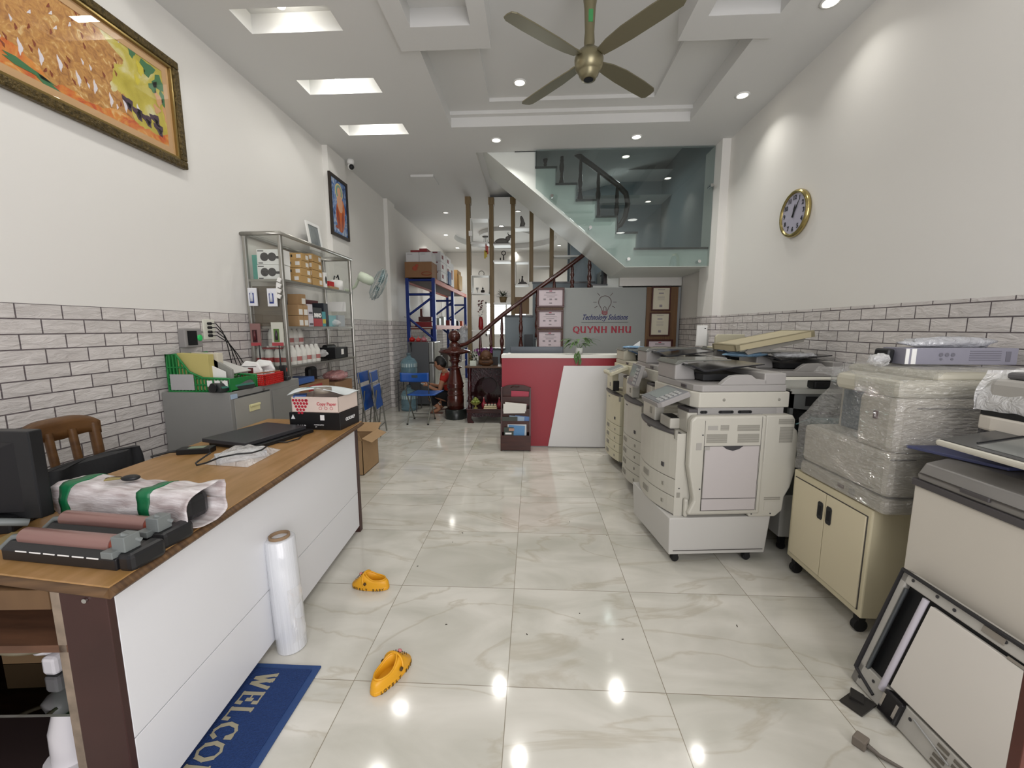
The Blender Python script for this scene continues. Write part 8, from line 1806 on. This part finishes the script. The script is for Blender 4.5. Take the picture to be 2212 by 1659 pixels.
# ---------------------------------------------------------------- near machine at the right edge
t = thing('large_copier', 'large white copier at the right edge with bubble wrapped top', 'copier', (1.45, 0.60, 0))
L_ = 0.965
g = G(); g.prism([(0,0.05),(0.0,0.775),(0.62,0.775),(0.62,0.05)], 'y', 0.0, L_); g.build('cabinet', mat('near copier white', 'd0cabf', 0.45), t, bev=0.006)
g = G(); g.box(-0.008,0.63,-0.01,L_+0.006,0.775,0.80); g.build('dark_band', CDK, t, bev=0.003)
g = G(); g.prism([(0.0,0.80),(-0.005,0.82),(0.02,0.865),(0.10,0.885),(0.62,0.885),(0.62,0.80)], 'y', 0.0, L_-0.01); tr_ = g.build('exit_tray', mat('glossy grey tray', '817e7a', 0.25), t, bev=0.006)
G().box(-0.012,-0.002,L_-0.26,L_-0.17,0.815,0.83).build('latch', CDK, tr_, bev=0.003); G().box(-0.008,0.0,0.1,L_-0.02,0.826,0.8285).build('seam', GAP, tr_)
g = G(); g.prism([(0.10,L_-0.30),(0.25,L_-0.15),(0.33,L_-0.18),(0.20,L_-0.36)], 'z', 0.884, 0.888); g.build('hollow', mat('dark tray hollow', '4e4b48', 0.3), tr_)
g = G(); g.box(0.32,0.62,0.0,L_-0.03,0.885,1.02); g.build('rear_tower', DGREY, t)
g = G()
for k in range(6): g.tube([(0.14+0.02*k, L_-0.10, 0.945-0.008*k), (0.16+0.02*k, 0.2, 0.945-0.008*k)], 0.004, 4)
g.box(0.12,0.32,0.1,L_-0.08,0.94,0.95); g.build('output_ribs', CDK, t)
g = G(); g.prism([(0.17,L_-0.02),(0.16,L_-0.07),(0.16,0.0),(0.62,0.0),(0.62,L_-0.02)], 'z', 1.00, 1.055); g.build('scanner_bed', mat('near copier white'), t, bev=0.008)
g = G(); g.box(0.165,0.62,0.0,L_-0.03,1.055,1.075); g.build('black_band', BLACK, t)
g = G(); g.box(0.17,0.62,0.0,L_-0.035,1.075,1.185); ad_ = g.build('feeder', mat('warm grey feeder', 'a5a29c', 0.4), t, bev=0.02)
g = G(); g.box(0.62-.42,0.62,0.0,L_-0.06,1.186,1.21); g.build('feeder_top', mat('dark grey feeder top', '5d5c5e', 0.4), t, bev=0.008)
def bub(u, v):
    y = L_-0.02-v*0.55; a = PI*0.5*u; x = 0.155+0.16*(1-math.cos(a)); z = 1.075+0.145*math.sin(a)
    return (x+0.008*noise.noise(Vector((y*18, z*18, 1))), y+0.01*noise.noise(Vector((x*20, z*20, 5))), z+0.006*noise.noise(Vector((x*20, y*20, 9))))
def bub2(u, v):
    x = 0.155+u*0.45; z = 1.07+v*0.145; return (x, L_-0.012-0.03*v*v+0.012*noise.noise(Vector((x*18, z*18, 3))), z)
def bub3(u, v):
    x = 0.30+u*0.30; y = L_-0.03-v*0.55; return (x, y, 1.222+0.008*noise.noise(Vector((x*20, y*20, 2))))
g = G(); g.surf(bub, 16, 44); g.surf(bub2, 30, 12); g.surf(bub3, 18, 34); g.build('bubble_wrap', film_mat('bubble wrap', 'ffffff', 0.38, 0.12, 22, 1.0), t)
T_ = Matrix.Translation((0.10, L_-0.29, 0.995)) @ Matrix.Rotation(math.radians(-10), 4, 'Y')
g = G(); g.T = T_; g.box(-0.13,0.13,-0.22,0.21,-0.022,0.0); cp = g.build('control_panel', mat('cream panel shell', 'c9c5b8', 0.35), t, bev=0.008)
g = G(); g.T = T_; g.box(-0.12,0.125,-0.21,0.20,0.0,0.003); g.build('panel_face', mat('glossy dark panel', '4a4a4a', 0.2), cp)
g = G(); g.T = T_; g.box(-0.10,0.10,-0.15,0.10,0.003,0.0045); g.build('display', mat('dull display', '7b7d7a', 0.15), cp)
g = G(); g.T = T_; g.box(-0.08,0.10,0.115,0.12,0.003,0.006); g.build('pen_slot', BLACK, cp)
g = G(); g.tube([(0.08,L_-0.29,0.985),(0.2,L_-0.29,0.985)],0.03,8); g.build('panel_arm', CDK, t)
for x, y in ((0.06,0.08),(0.06,0.88),(0.55,0.08),(0.55,0.88)): castor(t, x, y, 0.025, 0.02)
g = G(); g.prism([(0.0,0.38),(0.0,0.40),(0.001,0.44)], 'y', 0.1, 0.2); 
g = G(); g.surf(lambda u, v: (-0.004-0.030*math.sin(PI*u)*(1-v), 0.20+0.55*u, 0.50-0.25*(1-u)*0+(-0.03)*math.sin(PI*u)*v-0.0+0.0*(u)), 16, 3); g.build('grip_scoop', mat('ribbed grey scoop', '8b877d', 0.5), t) if False else None
# blue tray of the wrapped printer
tag(G().prism([(0.0,0.225),(0.46,0.225),(0.46,0.0),(0.10,-0.04)], 'z', 0, 0.012).build('blue_tray', mat('slate blue plastic', '44496b', 0.45), loc=(1.49,1.44,0.888), bev=0.003), 'slate blue plastic tray between wrapped printer and near copier', 'tray')
# leaning scanner frame
FRM = mat('scuffed grey white frame', 'bab7b0', 0.5, var=0.1, vs=14); PLT = mat('matt white backing sheet', 'dad5cd', 0.6)
t = thing('scanner_frame', 'removed scanner frame with white sheet leaning on the near copier', 'machine part', (1.272, 0.86, 0.0), rot=(0.0, 0.30, -0.0))
H_ = 0.485; Wd = 0.645
# local: y along, z up the slope, -x faces the room
g = G(); e = 0.055
g.box(-0.02,0.012,0,Wd,0,0.085); g.box(-0.02,0.012,0,Wd,H_-0.045,H_); g.box(-0.02,0.012,Wd-0.03,Wd,0,H_); g.box(-0.02,0.012,0,0.03,0,H_); g.build('frame', FRM, t, bev=0.004)
g = G(); g.box(0.0,0.01,0.03,Wd-0.03,0.05,H_-0.03); g.build('inner_plate', BLACK, t)
g = G(); g.tube([(-0.022,Wd-0.004,0.05),(-0.022,Wd-0.004,H_-0.004),(-0.022,0.0,H_-0.004)],0.008,6); g.tube([(-0.022,Wd-0.004,0.05),(-0.022,Wd-0.10,0.02)],0.006,6); g.build('rubber_edge', mat('charcoal seal', '2c2b2e', 0.5), t)
g = G(); g.box(-0.022,-0.002,0.02,Wd-0.135,0.095,H_-0.06); g.build('white_sheet', PLT, t, bev=0.002)
g = G(); g.tube([(-0.022,Wd-0.115,0.06),(-0.022,Wd-0.115,H_-0.05)],0.010,10); g.build('lamp_tube', mat('pale lilac tube', 'c5c0c9', 0.25), t)
g = G(); g.tube([(-0.018,Wd-0.04,0.08),(-0.018,Wd-0.04,H_-0.06)],0.007,8); g.build('guide_rod', mat('dark steel rod', '62676a', 0.3, 0.7), t)
g = G()
for y, z in ((Wd-0.05,H_-0.02),(Wd-0.14,H_-0.02),(Wd-0.2,H_-0.026),(0.30,H_-0.02),(0.2,H_-0.02),(Wd-0.08,0.06),(Wd-0.23,0.06),(0.3,0.05),(Wd-0.03,0.03)): G().lathe((-0.0205,y,z),[(0.0001,0.001),(0.006,0.001)],10,rot=(0,-PI/2,0)).build('screw', DGREY, t)
g = G(); g.box(-0.024,-0.02,0.30,0.36,H_-0.032,H_-0.012); g.box(-0.024,-0.02,0.18,0.28,H_-0.058,H_-0.05); g.box(-0.024,-0.02,0.0,0.16,H_-0.04,H_-0.012); g.build('slot', mat('slot shade', '8d867c', 0.6), t)
g = G()
for r_ in range(4):
    for c_ in range(6): g.box(-0.022,-0.02,0.04+c_*0.05,0.075+c_*0.05,0.012+r_*0.018,0.022+r_*0.018)
g.build('lattice_hole', mat('brown grey hole', '6f6a60', 0.7), t)
g = G(); g.tube([(-0.0225,Wd-0.24,0.07),(-0.0225,0.28,0.045)],0.003,5); g.build('wire', CLINE, t)
g = G(); g.box(-0.035,0.0,Wd-0.205,Wd-0.135,-0.0,0.085); hg = g.build('hinge', mat('black hinge', '1d1c1e', 0.25), t, bev=0.006); g = G(); g.box(-0.037,-0.034,Wd-0.20,Wd-0.19,0.02,0.07); g.box(-0.037,-0.034,Wd-0.15,Wd-0.14,0.02,0.07); g.build('hinge_pin', CHROME, hg)
tag(G().ob((0,0,0.006),(0.10,0.07,0.006),(0,0,0.5)).ob((0.01,0.02,0.012),(0.05,0.04,0.01),(0.2,0,0.9)).build('hinge_plate', mat('dark metal plate', '3a3836', 0.4, 0.4), loc=(1.195, 1.39, 0.0)), 'dark metal hinge plate lying on the floor at the scanner frame', 'machine part')
# adapter on the floor and maroon board
t = thing('plug_adapter', 'small grey plug with cable lying on the floor at bottom right', 'plug', (1.085, 1.235, 0.0), 0.6)
G().box(-0.02,0.02,-0.018,0.018,0,0.032).build('plug_body', mat('warm grey plug', '7b7268', 0.5), t, bev=0.004); g = G(); g.tube([(0.0,-0.018,0.016),(0.0,-0.05,0.01),(0.02,-0.12,0.005),(0.05,-0.22,0.004)],[0.008,0.006,0.004,0.004],6); g.build('cable', mat('grey cable', '6e675f', 0.5), t)
tag(G().box(0.0,0.30,-0.02,0.0,0.0,0.95).build('maroon_board', mat('red brown door board', '52261b', 0.5, var=0.25, vs=4), loc=(0.876, 0.700, 0.0), bev=0.002), 'red brown board edge at the bottom right corner of the photo', 'board')
